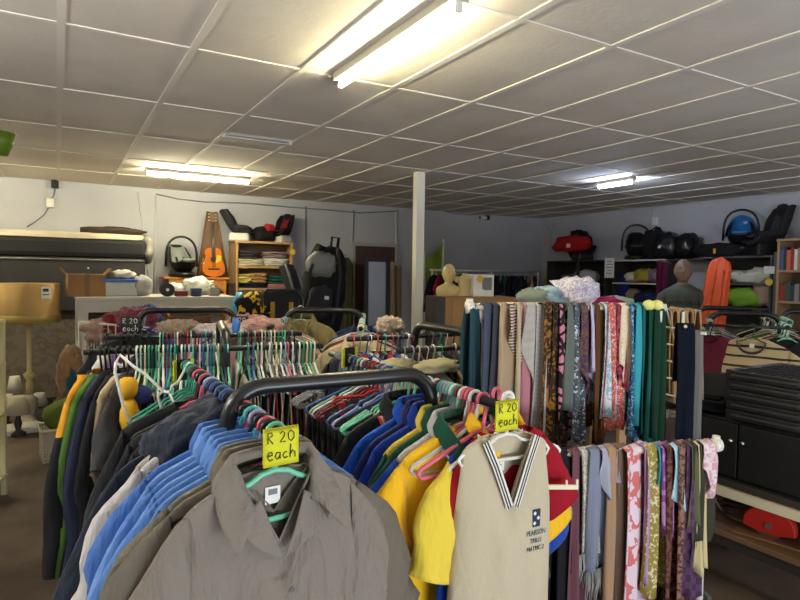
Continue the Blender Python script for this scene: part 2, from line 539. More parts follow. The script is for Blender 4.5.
cable([fy(306, 206), fy(306, 245), fy(306, 300)], 0.010, cable_m, 'thin grey conduit down the far wall right of the pine bookcase', 'conduit')
cable([fy(354, 210), fy(353, 242)], 0.010, cable_m, 'short grey conduit above the brown door', 'conduit')
cable([fy(396, 211), fy(396, 262)], 0.018, white_c, 'pale conduit on the far wall just left of the column', 'conduit')
def fx(px, py, X=None): return onX(px, py, X or XW - 0.012)
cable([fx(654, 206), fx(654, 216)], 0.012, white_c, 'short white conduit above the switch box on the right wall', 'conduit')
def wbox(pos, size, m, label, name, cat, rz=0):
    g = G(); g.box((0, 0, 0), size, 0.008); o = build(name, g, m, None, pos, rz); return tag(o, label, cat)
p = fy(55, 184, YW - 0.05); wbox(p, (0.09, 0.09, 0.11), black_plastic, 'small black box at the top of the far wall, left end', 'junction_box', 'wall fitting')
p = fy(50, 203, YW - 0.035); t = wbox(p, (0.09, 0.06, 0.12), white_plastic, 'white plug adapter hanging below the small black wall box', 'plug_adapter', 'wall fitting')
cable([fy(55, 187), fy(54, 195), fy(51, 200)], 0.008, cable_m, 'short dark flex from the black wall box to the white adapter')
cable([fy(49, 207), fy(44, 215), fy(35, 222), fy(27, 227)], 0.008, cable_m, 'thin flex from the white adapter down to the bed stack')
p = fx(655, 221, XW - 0.03); wbox(p, (0.1, 0.05, 0.13), paper, 'white switch box high on the right wall', 'switch_box', 'wall fitting', PI / 2)
cable([fx(656, 224), fx(656, 229), fx(656, 236)], 0.006, cable_m, 'thin black flex below the white switch box')
# security camera on the far wall
p = fy(485, 218, YW - 0.06)
t = thing('security_camera', 'small white and black security camera high on the far wall', 'camera', p)
g = G(); g.box((-0.06, -0.02, 0), (0.14, 0.07, 0.06), 0.01); build('camera_body', g, white_plastic, t)
g = G(); g.cyl((-0.13, -0.02, 0), (-0.14, -0.02, 0), 0.024); build('lens', g, black_plastic, t)
g = G(); g.box((0.06, 0.01, 0.01), (0.07, 0.09, 0.09), 0.01); build('bracket', g, black_plastic, t)
# star-shaped fitting in the corner
p = fy(548, 219, YW - 0.1)
g = G()
for k in range(5):
    a = k * 2 * PI / 5 + 0.3
    g.cyl((0, 0, 0), (0.11 * math.cos(a), 0, 0.06 * math.sin(a)), 0.022, 0.008, 8)
g.cyl((0, 0.1, 0), (0, 0, 0), 0.012)
tag(build('wall_bracket', g, plain('dark_grey_metal', (52, 54, 62), 0.5), None, p), 'dark star-shaped bracket in the far right corner above the mop', 'bracket')
# ---------------------------------------------------------------- shapes used many times
def bY(px0, py0, px1, py1, Y):
    a = onY(px0, py0, Y); b = onY(px1, py1, Y)
    return a.x, b.x, b.z, a.z
def bX(px0, py0, px1, py1, X):
    a = onX(px0, py0, X); b = onX(px1, py1, X)
    return a.y, b.y, b.z, a.z            # far y, near y, bottom, top
RR = -PI / 2                              # things along the right wall face -X

def carton(name, label, w, d, h, loc, rz, m=cardboard, flaps=False, group=None, cat='box'):
    t = thing(name, label, cat, loc, rz, group)
    g = G(); g.box((0, 0, h / 2), (w, d, h), 0.006); build('box_body', g, m, t)
    g = G(); g.box((0, -d / 2 - 0.001, h / 2), (0.05, 0.004, h * 0.98)); g.box((0, 0, h + 0.001), (0.05, d * 0.98, 0.004))
    build('packing_tape', g, plain('packing_tape', (126, 90, 54), 0.35), t)
    if flaps:
        for s in (-1, 1):
            g = G(); g.box((s * (w / 2 + 0.03), 0, h + 0.03), (0.008, d * 0.95, 0.09), 0, Matrix.Rotation(s * 0.7, 3, 'Y')); build('flap', g, m, t)
    return t
def lump(name, label, cat, c, r, m, seed, rz=0, amp=0.22, fr=2.4, group=None, p=2.6, parent=None, seg=22):
    """folded or heaped soft thing resting on z = c.z"""
    g = G(); g.blob((0, 0, r[2]), r, amp, fr, seed, p, seg, 12, floor=0.0)
    o = build(name, g, m, parent, c, rz)
    if not parent: tag(o, label, cat, group)
    return o
def folded(name, label, c, w, d, h, m, seed, rz=0, group=None, cat='clothes', layers=3):
    """a garment folded flat: rounded wavy slab whose front shows the folds"""
    g = G()
    for k in range(layers):
        hh = h / layers
        g.blob((0, 0, hh * (k + 0.5)), (w / 2 * (1 - 0.02 * k), d / 2, hh * 0.62), 0.26, 2.4, seed + k * 1.7, 4, 26, 8)
    for v in g.bm.verts: v.co.z = max(v.co.z, 0)
    return tag(build(name, g, m, None, c, rz), label, cat, group)

def bucket(g, prof, wing, nu=18, scale=1.0):
    """seat shell: prof = [(y, z, half width, wing height)], front lip first, back top last"""
    n = len(prof)
    def fn(u, v):
        f = v * (n - 1); i = min(int(f), n - 2); t = f - i
        a, b = prof[i], prof[i + 1]
        y, z, hw, wg = [a[k] + (b[k] - a[k]) * t for k in range(4)]
        a0 = prof[max(i - (t < 0.5), 0)]; b0 = prof[min(i + 1 + (t > 0.5), n - 1)]
        ty, tz = b0[0] - a0[0], b0[1] - a0[1]
        L = math.hypot(ty, tz) or 1
        ny, nz = -tz / L, ty / L               # towards the sitter
        s = 2 * u - 1
        k = abs(s) ** 3
        return Vector((s * hw * scale * (1 - 0.12 * k), (y + ny * wg * k * wing) * scale, (z + nz * wg * k * wing) * scale))
    g.grid(fn, nu, (n - 1) * 4)
    return g
def infant_carrier(label, loc, rz, shell_m, pad_m, handle_up=True, hood_m=None, s=1.0, group=None):
    t = thing('infant_car_seat', label, 'car seat', loc, rz, group)
    prof = [(-0.36, 0.23, .13, .02), (-0.26, 0.13, .18, .10), (-0.08, 0.055, .2, .16), (0.1, 0.09, .2, .18), (0.24, 0.24, .19, .18), (0.33, 0.42, .15, .1), (0.36, 0.5, .09, .03)]
    g = G(); bucket(g, prof, 1.0, scale=s); g.thick(0.03 * s); build('shell', g, shell_m, t)
    g = G(); bucket(g, [(y - 0.012, z + 0.035, w * .82, wg * .7) for (y, z, w, wg) in prof[:-1]], 1.0, scale=s); g.thick(0.02 * s); build('padding', g, pad_m, t)
    g = G(); g.lathe((0, 0.0, 0.03), [(0.0, -0.03), (0.17 * s, -0.03), (0.2 * s, 0.0), (0.17 * s, 0.045), (0, 0.045)], 20, 1.0, 1.45); build('rocker_base', g, shell_m, t)
    pts = []
    for k in range(15):
        a = PI * k / 14
        pts.append((math.cos(a) * 0.235 * s * (1 if 0 < k < 14 else 1), (0.02 if handle_up else 0.1) * s, (0.16 + 0.46 * (math.sin(a) ** 0.5)) * s))
    g = G(); g.tube(pts, 0.018 * s, 8); build('carry_handle', g, shell_m, t)
    for sx in (-1, 1):
        g = G(); g.box((sx * 0.055 * s, -0.0 * s, 0.2 * s), (0.03 * s, 0.32 * s, 0.012), 0.003, Matrix.Rotation(0.75, 3, 'X')); build('harness_strap', g, black_fabric, t)
    if hood_m:
        g = G()
        def fn(u, v):
            a = PI * u; b = 0.25 + v * 1.15
            return Vector((math.cos(a) * 0.22 * s, (0.12 + 0.26 * math.cos(b) * math.sin(a)) * s, (0.2 + (0.36 * math.sin(b)) * math.sin(a)) * s))
        g.grid(fn, 16, 8); g.thick(0.008); build('hood', g, hood_m, t)
    return t
def child_seat(label, loc, rz, fabric, base_m, accent=None, s=1.0, recline=0.0):
    t = thing('child_car_seat', label, 'car seat', loc, rz)
    prof = [(-0.3, 0.22, .19, .0), (-0.24, 0.25, .22, .10), (-0.05, 0.235, .23, .16), (0.1, 0.24, .23, .12), (0.16, 0.36, .23, .13), (0.22, 0.56, .22, .15), (0.26, 0.72, .18, .12), (0.28, 0.8, .11, .02)]
    prof = [(y + max(0, z - 0.24) * recline, z - max(0, z - .24) * recline * 0.3, w, k) for (y, z, w, k) in prof]
    g = G(); bucket(g, prof, 1.0, scale=s); g.thick(0.07 * s); build('seat_shell', g, fabric, t)
    g = G(); g.box((0, 0.0, 0.11 * s), (0.4 * s, 0.5 * s, 0.21 * s), 0.03, taper=0.9); build('seat_base', g, base_m, t)
    for sx in (-1, 1):
        g = G(); g.blob((sx * 0.225 * s, -0.06 * s, 0.34 * s), (0.05 * s, 0.2 * s, 0.05 * s), 0.05, 2, 1, 3, 14, 8); build('armrest', g, fabric, t)
    if accent:
        g = G(); bucket(g, [(y - 0.03, z + 0.045, w * .55, k * .3) for (y, z, w, k) in prof[1:-1]], 1.0, scale=s); g.thick(0.025 * s); build('seat_pad', g, accent, t)
    g = G(); g.blob((0, (prof[-2][0] - 0.07) * s, (prof[-2][1]) * s), (0.13 * s, 0.05 * s, 0.1 * s), 0.04, 2, 2, 3, 16, 10); build('head_cushion', g, fabric, t)
    return t
def open_shelf(name, label, w, d, h, levels, m, back=None, loc=(0, 0, 0), rz=0, th=0.022, cat='shelf', group=None):
    """bookcase: two sides, back panel, one board per level; local front is -y"""
    t = thing(name, label, cat, loc, rz, group)
    for s in (-1, 1):
        g = G(); g.box((s * (w / 2 - th / 2), 0, h / 2), (th, d, h), 0.003); build('side_panel', g, m, t)
    for z in levels:
        g = G(); g.box((0, 0, z - th / 2), (w - 2 * th, d - 0.01, th), 0.002); build('shelf_board', g, m, t)
    g = G(); g.box((0, 0, h + th / 2 - 0.001), (w + 0.02, d + 0.01, th), 0.003); build('top_board', g, m, t)
    if back:
        g = G(); g.box((0, d / 2 - 0.006, h / 2), (w - 2 * th, 0.01, h - 0.01)); build('back_panel', g, back, t)
    return t
def book(label, loc, th, h, d, m, rz, group, lean=0.0):
    t = thing('book', label, 'book', loc, rz, group)
    g = G(); g.box((0, 0, h / 2), (th * 0.86, d * 0.97, h * 0.96)); a = build('page_block', g, paper, t)
    g = G(); g.box((-th / 2, 0, h / 2), (0.003, d, h)); g.box((th / 2, 0, h / 2), (0.003, d, h)); g.box((0, -d / 2, h / 2), (th, 0.004, h), 0.001)
    build('cover', g, m, t)
    if lean: t.rotation_euler = (0, lean, rz)
    return t
BOOKC = [('red', (140, 30, 34)), ('white', (214, 210, 200)), ('maroon', (88, 26, 34)), ('tan', (168, 128, 84)), ('navy', (34, 42, 74)), ('green', (44, 82, 56)), ('yellow', (210, 170, 52)), ('black', (30, 30, 32)), ('orange', (196, 98, 44)), ('grey', (130, 128, 124)), ('blue', (56, 92, 150)), ('brown', (92, 60, 40))]
def book_row(x0, x1, T, hmin, hmax, d, where, group, seed, rz):
    """a row of single books from x0 to x1 in the frame of matrix T (z = the board)"""
    rnd = random.Random(seed)
    x = x0; n = 0
    while x < x1 - 0.02:
        th = rnd.uniform(0.026, 0.05); h = rnd.uniform(hmin, hmax)
        cn, cc = rnd.choice(BOOKC)
        o = book('', T @ Vector((x + th / 2, 0, 0)), th, h, d, plain('book_' + cn, cc, 0.55), rz, group)
        del o['label']
        note_label(o, cn, 'book', where, 'the left', n, 'book', group)
        x += th + 0.004; n += 1

# ================================================================ far wall, from the left
# ---- stack of beds
x1, xr = onY(147, 240, 8.25).x, onY(140, 240, 8.25).x
zt = onY(70, 237, 8.25).z; zm = onY(70, 257, 8.25).z; zb = onY(70, 283, 8.25).z
zs = onY(40, 312, 8.25).z
pat_m = pattern('quilted_mattress', 'paisley', (84, 76, 68), (100, 92, 83), 6.0, rough=0.8, thr=0.5)
t = thing('mattress', 'grey-brown patterned mattress standing on edge behind the lamp, under the bed base', 'mattress', (-0.35, 8.45, 0))
g = G(); g.box((0, 0, zs / 2), (2.0, 0.3, zs - 0.004), 0.05); build('mattress_body', g, pat_m, t)
g = G()
for z in (0.06, zs - 0.06): g.tube([(-0.98, -0.155, z), (0.98, -0.155, z)], 0.012, 6)
build('piping', g, plain('piping_brown', (60, 52, 46), 0.7), t)
t = thing('bed_base', 'charcoal cloth-covered bed base beneath the black mattress', 'bed base', ((x1 - 0.02) - 0.95, 8.7, zs))
g = G(); g.box((0, 0, (zm - zs) / 2), (1.9, 0.9, zm - zs - 0.004), 0.02); build('base_body', g, plain('charcoal_bed_cloth', (50, 48, 50), 0.8, 0, .3, .15, 2, .4, 6), t)
g = G(); g.tube([(-0.94, -0.455, zm - zs - 0.03), (0.94, -0.455, zm - zs - 0.03)], 0.012, 6); build('piping', g, plain('piping_grey', (96, 96, 98), 0.6), t)
g = G(); g.tube([(0.3, -0.452, zm - zs - 0.13), (0.3, -0.46, zm - zs - 0.13)], 0.012, 8); build('button', g, white_plastic, t)
t = thing('mattress', 'black-sided mattress with a cream quilted top, lying on the bed base', 'mattress', ((x1 - 0.0) - 0.97, 8.7, zm))
g = G(); g.box((0, 0, (zt - zm) / 2), (1.94, 0.94, zt - zm), 0.06); build('mattress_side', g, plain('black_mattress_side', (22, 22, 26), 0.7, 0, .4, .2, 3, .3, 60), t)
g = G(); g.blob((0, 0, zt - zm), (0.96, 0.46, 0.075), 0.10, 7, 2, 6, 40, 10, floor=zt - zm - 0.01); build('quilted_top', g, plain('cream_quilting', (206, 194, 170), 0.9, 0, .2, .1, 8, .6, 18), t)
lump('rolled_blanket', 'dark brown blanket rolled up on the right end of the top mattress', 'blanket', ((x1 - 0.38), 8.5, zt + 0.045), (0.36, 0.16, 0.06), fab('dark_brown', (66, 54, 48)), 3.3)
lump('rolled_blanket', 'cream-edged mattress cover hanging over the right end of the top mattress', 'blanket', (x1 + 0.03, 8.55, zm - 0.07), (0.07, 0.36, 0.19), plain('greyish_cover', (150, 146, 140), .8), 5.1)

# ---- tall white counter with clutter
WC = plain('worn_white_paint', (206, 200, 188), 0.5, 0, .4, .08, 4)
xa, xb = onY(76, 300, 6.95).x, onY(236, 300, 6.95).x
za, zl = onY(120, 297, 6.95).z, onY(120, 310, 6.95).z
WT = za
t = thing('counter_table', 'long white painted counter table in front of the bed stack', 'table', ((xa + xb) / 2, 7.35, 0))
W = xb - xa
g = G(); g.box((0, 0, za - 0.02), (W, 0.84, 0.04), 0.004); build('tabletop', g, WC, t)
for yy in (-0.4, 0.4):
    g = G(); g.box((0, yy, (za + zl) / 2 - 0.02), (W - 0.04, 0.025, za - zl)); build('apron', g, WC, t)
for sx in (-1, 1):
    for yy in (-0.37, 0.37):
        g = G(); g.box((sx * (W / 2 - 0.06), yy, (za - 0.04) / 2), (0.1, 0.08, za - 0.04), 0.006); build('leg', g, WC, t)
p = onY(86, 297, 7.2)
carton('cardboard_box', 'brown cardboard box on the left end of the white counter', 0.36, 0.3, onY(86, 274, 7.2).z - za, (p.x, 7.25, za), 0.05, flaps=True)
p = onY(120, 297, 7.15)
t = thing('storage_tub', 'clear plastic tub with a blue lid on the white counter', 'tub', (p.x, 7.25, za))
tz = onY(120, 282, 7.15).z - za
g = G(); g.box((0, 0, tz / 2), (0.34, 0.26, tz), 0.015, taper=1.08); build('tub_body', g, plain('milky_plastic', (196, 200, 198), 0.3), t)
g = G(); g.box((0, 0, tz + 0.015), (0.39, 0.3, 0.03), 0.01); build('lid', g, plain('blue_lid', (70, 110, 190), 0.4), t)
lump('white_cloth', 'crumpled white cloth lying on the blue tub lid', 'cloth', (p.x + 0.03, 7.25, za + tz + 0.03), (0.12, 0.1, 0.05), fab('off_white', (222, 216, 202)), 1.2, amp=.4)
p = onY(143, 297, 7.15); lump('white_shoes', 'white and grey cloth bundle right of the blue-lidded tub', 'cloth', (p.x, 7.2, za), (0.1, 0.12, 0.11), fab('pale_grey', (178, 178, 174)), 2.2, amp=.3)
# things on the right half of the counter
p = onY(168, 310, 6.98)
t = thing('black_speaker', 'round black desk speaker with a pale centre on the white counter', 'speaker', (p.x, 7.05, za))
g = G(); g.tube([(0, 0.05, 0.075), (0, -0.05, 0.075)], 0.075, 24); build('speaker_body', g, black_plastic, t)
g = G(); g.tube([(0, -0.05, 0.075), (0, -0.056, 0.075)], 0.018, 12); build('cone_cap', g, white_plastic, t)
g = G(); g.box((0, 0, 0.17), (0.04, 0.05, 0.06), 0.01); build('stem', g, black_plastic, t)
p = onY(182, 310, 7.0); wbox((p.x, 7.05, za + 0.03), (0.13, 0.1, 0.06), plain('dark_red_card', (110, 34, 36), .6), 'small dark red box beside the round black speaker', 'small_box', 'box')
p = onY(197, 310, 7.0)
g = G(); g.lathe((0, 0, 0), [(0.05, 0), (0.06, 0.005), (0.065, 0.09), (0.06, 0.09), (0.052, 0.012), (0, 0.012)], 18); tag(build('blue_pot', g, plain('slate_blue_glaze', (48, 62, 96), .4), None, (p.x, 7.05, za)), 'slate blue pot on the white counter, right of the red box', 'pot')
for px, py, r, lab, sd in ((176, 300, (0.1, 0.1, 0.07), 'crumpled white plastic bag behind the round black speaker', 4), (200, 298, (0.16, 0.12, 0.10), 'big crumpled white plastic bag on the counter below the guitar', 7)):
    p = onY(px, 308, 7.3); lump('plastic_bag', lab, 'bag', (p.x, 7.4, za), r, plain('white_polythene', (226, 224, 218), .35), sd, amp=.5, fr=3.4)
p = onY(215, 310, 7.05)
g = G(); g.box((0, 0, 0.05), (0.13, 0.1, 0.1), 0.02); g.tube([(-0.04, 0, 0.1), (-0.03, 0, 0.13), (0.03, 0, 0.13), (0.04, 0, 0.1)], 0.008, 6); tag(build('grey_toaster', g, plain('warm_grey_metal', (150, 146, 138), .35, .3), None, (p.x, 7.1, za)), 'small grey handled box at the right end of the white counter', 'box')

# ---- console table with the car seat and guitar
ORW = wood('orange_pine', (186, 112, 36), (208, 138, 56), 2.5, 0.4, 'X')
x0, x1_, zb_, zt_ = bY(166, 277, 228, 316, 8.75)
W = x1_ - x0; cx = (x0 + x1_) / 2
g = G(); g.bx(-W / 2 - 0.05, W / 2 + 0.05, -0.25, 0.25, 0, zb_); tag(build('wooden_chest', g, wood('dark_chest', (70, 48, 34), (90, 62, 44), 2), None, (cx, 8.99, 0)), 'dark wooden chest under the orange pine console table', 'chest')
t = thing('console_table', 'orange pine console table with turned legs, standing on a chest by the far wall', 'table', (cx, 8.99, zb_))
H = zt_ - zb_
g = G(); g.box((0, 0, H - 0.015), (W + 0.06, 0.46, 0.03), 0.005); build('tabletop', g, ORW, t)
g = G(); g.box((0, 0, H - 0.115), (W - 0.04, 0.4, 0.17), 0.004); build('apron', g, ORW, t)
for s in (-1, 1):
    g = G(); g.box((s * W * 0.24, -0.203, H - 0.11), (W * 0.4, 0.012, 0.12), 0.003); dr = build('drawer', g, ORW, t)
    g = G(); g.lathe((s * W * 0.24, -0.215, H - 0.11), [(0.0, -0.018), (0.018, -0.01), (0.018, 0.004), (0.008, 0.012)], 10, rot=Matrix.Rotation(PI / 2, 3, 'X')); build('knob', g, plain('dark_knob', (60, 40, 24), .4), dr)
    for yy in (-0.18, 0.18):
        g = G(); g.lathe((s * (W / 2 - 0.035), yy, 0), [(0.018, 0), (0.03, 0.03), (0.018, 0.06), (0.028, 0.12), (0.02, 0.18), (0.032, 0.26), (0.02, 0.33), (0.03, 0.37), (0.03, H - 0.03)], 12); build('leg', g, ORW, t)
TZ = zt_
p = onY(184, 276, 8.8)
infant_carrier('grey-padded baby carrier with its black handle up, on the orange console table', (p.x, 8.95, TZ), 0.12, black_plastic, plain('sage_padding', (150, 156, 148), .9), True, None, 0.93)
# guitar case and guitar
p = onY(213, 276, 8.95); gh = onY(213, 211, 8.95).z - TZ
CASE = wood('case_brown', (96, 68, 44), (124, 90, 58), 2, .5, 'Z')
t = thing('guitar_stand_case', 'tall tapering brown wooden guitar frame behind the orange guitar', 'case', (p.x, 9.1, TZ))
g = G(); g.poly([(-0.2, 0), (0.24, 0), (0.07, gh), (-0.05, gh)], 0.05, bevel=0.008); build('case_back', g, CASE, t)
for a, b in (((-0.2, 0), (-0.05, gh)), ((0.24, 0), (0.07, gh))):
    g = G(); g.tube([(a[0], -0.045, a[1] + 0.01), (b[0], -0.045, b[1])], 0.018, 6); build('case_edge', g, CASE, t)
t = thing('acoustic_guitar', 'orange acoustic guitar standing upright on the console table', 'guitar', (p.x + 0.0, 8.93, TZ + 0.0), 0.1)
t.rotation_euler = (-0.10, 0, 0.05)
GB = plain('orange_lacquer', (212, 116, 22), 0.25, 0, .6, .1, 4)
def gw(v):
    pts = [(0, 0.02), (0.03, .13), (0.10, .18), (0.17, .182), (0.26, .15), (0.32, .125), (0.40, .135), (0.455, .115), (0.48, .05)]
    for a, b in zip(pts, pts[1:]):
        if a[0] <= v <= b[0]:
            k = (v - a[0]) / (b[0] - a[0]); k = k * k * (3 - 2 * k) if 0.02 < v < 0.47 else k
            return a[1] + (b[1] - a[1]) * k
    return .02
sc_ = 0.9
zz = [0.48 * i / 28 for i in range(29)]
outl = [(-gw(z) * sc_, z * sc_) for z in zz] + [(gw(z) * sc_, z * sc_) for z in reversed(zz)]
g = G(); g.poly(outl, 0.09, bevel=0.006); body = build('guitar_body', g, GB, t)
g = G(); g.tube([(0, -0.044, 0.29 * sc_), (0, -0.0475, 0.29 * sc_)], 0.045, 20); build('sound_hole', g, black_plastic, body)
g = G(); g.box((0, -0.05, 0.13 * sc_), (0.16, 0.012, 0.022), 0.003); build('bridge', g, plain('bridge_brown', (50, 28, 18), .5), body)
g = G(); g.poly([(0.02, .2), (0.10, .24), (0.12, .31), (0.05, .33)], 0.005); o = build('pick_guard', g, plain('yellow_guard', (236, 200, 30), .4), body); o.location = (0, -0.048, 0)
ntop = gh * 0.83
g = G(); g.box((0, -0.045, (0.3 * sc_ + ntop) / 2), (0.052, 0.024, ntop - 0.3 * sc_), 0.004); nk = build('neck', g, plain('fretboard', (52, 34, 24), .5), t)
g = G(); g.box((0, -0.035, ntop + 0.07), (0.07, 0.02, 0.16), 0.006); hd = build('headstock', g, CASE, t)
for s in (-1, 1):
    for k in range(3):
        g = G(); g.cyl((s * 0.03, -0.035, ntop + 0.03 + 0.045 * k), (s * 0.06, -0.035, ntop + 0.03 + 0.045 * k), 0.008, seg=8); build('tuning_peg', g, white_plastic, hd)
g = G()
for k in range(6): g.tube([((k - 2.5) * 0.009, -0.06, 0.13 * sc_), ((k - 2.5) * 0.007, -0.06, ntop)], 0.0012, 4)
build('strings', g, chrome, t)

# ---- pine bookcase with folded clothes
PINE = wood('pale_pine', (176, 136, 88), (200, 162, 112), 2.2, 0.55, 'Z')
x0, x1_, zq, zt_ = bY(236, 241, 293, 266, 8.85)
W = x1_ - x0; cx = (x0 + x1_) / 2; BH = zt_
lv = [onY(265, 266, 8.85).z, onY(265, 288, 8.85).z, onY(265, 311, 8.85).z, onY(265, 335, 8.85).z, 0.12]
open_shelf('pine_bookcase', 'pale pine bookcase of folded clothes with two car seats on top', W, 0.42, BH - 0.022, lv, PINE, wood('pine_back', (150, 116, 80), (166, 130, 92), 2), (cx, 9.06, 0), 0, 0.035)
FC = [('charcoal knitwear', (56, 54, 58)), ('cream linen', (206, 196, 170)), ('mauve grey top', (146, 128, 132)), ('off white shirts', (216, 210, 198)), ('pale yellow towel', (214, 196, 110)), ('tan cardigan', (178, 140, 92)), ('teal green top', (36, 88, 84)), ('navy jeans', (34, 38, 62)), ('pink blouse', (196, 120, 130)), ('dark red jersey', (110, 30, 40))]
def shelf_piece(i, x, z, w, h, where, seed, y=9.0, d=0.3, rz=0, lay=3, col=None):
    nm, c = FC[i] if col is None else col
    folded('folded_clothes', f'folded {nm} {where}', (x, y, z), w, d, h, fab(nm.replace(' ', '_'), c), seed, rz, 'folded clothes on the shelves', layers=lay)
w1 = 'on the upper shelf of the pine bookcase'
shelf_piece(1, cx - 0.2, lv[0], 0.44, 0.10, w1, 1); shelf_piece(0, cx - 0.24, lv[0] + 0.10, 0.3, 0.12, w1, 2); shelf_piece(2, cx + 0.2, lv[0] + 0.12, 0.36, 0.10, w1, 3); shelf_piece(3, cx + 0.2, lv[0], 0.4, 0.12, w1, 4)
w1 = 'on the middle shelf of the pine bookcase'
shelf_piece(7, cx - 0.12, lv[1], 0.4, 0.07, w1, 5); shelf_piece(4, cx - 0.3, lv[1] + 0.07, 0.2, 0.13, w1, 6, lay=4); shelf_piece(5, cx - 0.08, lv[1] + 0.07, 0.25, 0.15, w1, 7); shelf_piece(6, cx + 0.24, lv[1] + 0.06, 0.34, 0.12, w1, 8); shelf_piece(8, cx + 0.24, lv[1], 0.36, 0.06, w1, 9, lay=2)
w1 = 'on the third shelf of the pine bookcase'
shelf_piece(0, cx - 0.2, lv[2], 0.4, 0.14, w1, 11, col=('orange and brown top', (170, 84, 40))); shelf_piece(9, cx + 0.2, lv[2], 0.4, 0.12, w1, 12)
# car seats on top of the bookcase
p = onY(243, 240, 8.9)
child_seat('black and red car seat with a white base, on the left of the bookcase top', (p.x - 0.02, 9.0, BH), 1.15, char_fabric, plain('white_seat_base', (214, 212, 204), .5), fab('seat_red', (176, 34, 50)), 0.62, 0.25)
child_seat('black and dark red car seat, right of the two on the pine bookcase', (onY(283, 240, 8.9).x, 9.0, BH), -0.95, black_fabric, plain('white_seat_base', (214, 212, 204), .5), fab('seat_wine', (120, 30, 42)), 0.6, 0.2)
lump('black_bag', 'flat black and red bag between the two car seats on the bookcase', 'bag', (onY(265, 240, 8.9).x, 8.98, BH), (0.17, 0.16, 0.12), black_fabric, 3.1)
lump('red_cloth', 'small red cloth on the black bag between the car seats', 'cloth', (onY(269, 232, 8.9).x, 8.9, BH + 0.16), (0.08, 0.08, 0.06), fab('crimson', (170, 36, 52)), 1.1)
g = G(); g.tube([(0, 0, 0), (0, -0.005, 0)], 0.045, 18)
tag(build('price_dot', g, plain('yellow_sticker', (232, 200, 70), .7), None, (x1_ - 0.01, 8.835, onY(293, 252, 8.85).z)), 'round yellow sticker on the right side of the pine bookcase', 'sticker')
# dark stack of boards left of bookcase
p = onY(231, 300, 9.0)
for k in range(3):
    g = G(); g.box((0, 0, 0.72), (0.028, 0.3, 1.44)); tag(build('wooden_board', g, wood('dark_board%d' % k, (62, 34, 26), (84, 48, 34), 2, .5, 'Z'), None, (p.x - 0.06 + 0.035 * k, 8.99, 0)), 'dark red-brown board upright between console table and pine bookcase, %s of three' % ['leftmost', 'middle', 'rightmost'][k], 'board', 'upright dark boards')

# ---- big black hiking pack and tilted stroller frame before the wall
p = at(318, 310, 7.4); bz = 0.0
PX = p.x; PY = p.y
t = thing('folded_treadmill', 'tall tilted black folded treadmill deck behind the racks', 'exercise machine', (PX, PY, 0), -0.5)
zt2 = at(292, 262, 7.4).z; zb2 = at(312, 312, 7.4).z
g = G(); g.box((-0.12, 0, 0.87), (0.12, 0.5, 1.75), 0.02, Matrix.Rotation(-0.32, 3, 'Y')); build('deck', g, plain('black_deck', (24, 24, 27), .5), t)
g = G(); g.tube([(-0.36, -0.26, 1.72), (0.17, -0.26, 0.05)], 0.02, 6); build('side_rail', g, plain('dark_rail', (58, 58, 62), .4), t)
g = G(); g.box((0.15, 0, 0.03), (0.8, 0.55, 0.06), 0.01); build('foot_frame', g, black_metal, t)
g = G(); g.box((0.3, 0, 0.35), (0.55, 0.5, 0.7), 0.06); build('motor_cover', g, plain('motor_black', (30, 30, 33), .5), t)
t = thing('hiking_backpack', 'bulging black and grey hiking backpack propped on the treadmill', 'backpack', (at(316, 300, 6.95).x, at(316, 300, 6.95).y, 0.0), -0.4)
t.rotation_euler = (0, 0.12, -0.4); t.location.z = 0.72
g = G(); g.blob((0, 0, 0.62), (0.26, 0.2, 0.58), 0.16, 2.6, 4.0, 3, 30, 22, floor=0.0); build('pack_body', g, black_fabric, t)
g = G(); g.blob((-0.06, -0.16, 0.98), (0.17, 0.1, 0.15), 0.22, 3, 6.0, 2.4); build('top_pocket', g, plain('silver_grey_nylon', (120, 120, 118), .45), t)
g = G(); g.blob((-0.02, -0.2, 0.55), (0.14, 0.07, 0.2), 0.2, 3, 8.0, 2.6); build('front_pocket', g, char_fabric, t)
for s in (-1, 1):
    g = G(); g.tube([(s * 0.1, -0.16, 1.2), (s * 0.17, -0.26, 0.9), (s * 0.18, -0.25, 0.5), (s * 0.12, -0.18, 0.2)], 0.022, 6); build('shoulder_strap', g, char_fabric, t)
g = G(); g.tube([(0.02, 0, 1.15), (0.02, 0, 1.32), (0.1, 0, 1.32), (0.1, 0, 1.15)], 0.02, 6); build('top_handle', g, black_plastic, t)
g = G(); g.box((0.05, -0.275, 0.62), (0.05, 0.01, 0.04), 0.004); build('buckle', g, white_plastic, t)
# yellow-black bags below
p = at(256, 312, 6.6)
lump('yellow_black_bag', 'black and yellow sports bag in front of the pine bookcase', 'bag', (p.x, p.y, 1.05), (0.22, 0.16, 0.17), pattern('yellow_black', 'paisley', (22, 22, 24), (214, 178, 40), 5, thr=.58), 2.0, amp=.3)
lump('blue_plastic_bag', 'bright blue plastic bag beside the black and yellow sports bag', 'bag', (at(246, 312, 6.7).x, at(246, 312, 6.7).y, 1.05), (0.13, 0.12, 0.16), plain('cyan_polythene', (60, 150, 200), .35), 3.0, amp=.45, fr=3)
p = at(282, 312, 6.5)
t = thing('camp_chair', 'black folding chair back with a yellow lining, beside the treadmill', 'chair', (p.x, p.y, 0), -0.45)
ch = at(282, 290, 6.5).z
g = G(); g.tube([(-0.22, 0, 0), (-0.22, 0, ch - 0.08), (-0.16, 0, ch), (0.16, 0, ch), (0.22, 0, ch - 0.08), (0.22, 0, 0)], 0.018, 8); build('chair_frame', g, black_metal, t)
g = G(); g.box((0, 0.02, ch - 0.2), (0.4, 0.02, 0.36), 0.008); build('backrest', g, char_fabric, t)
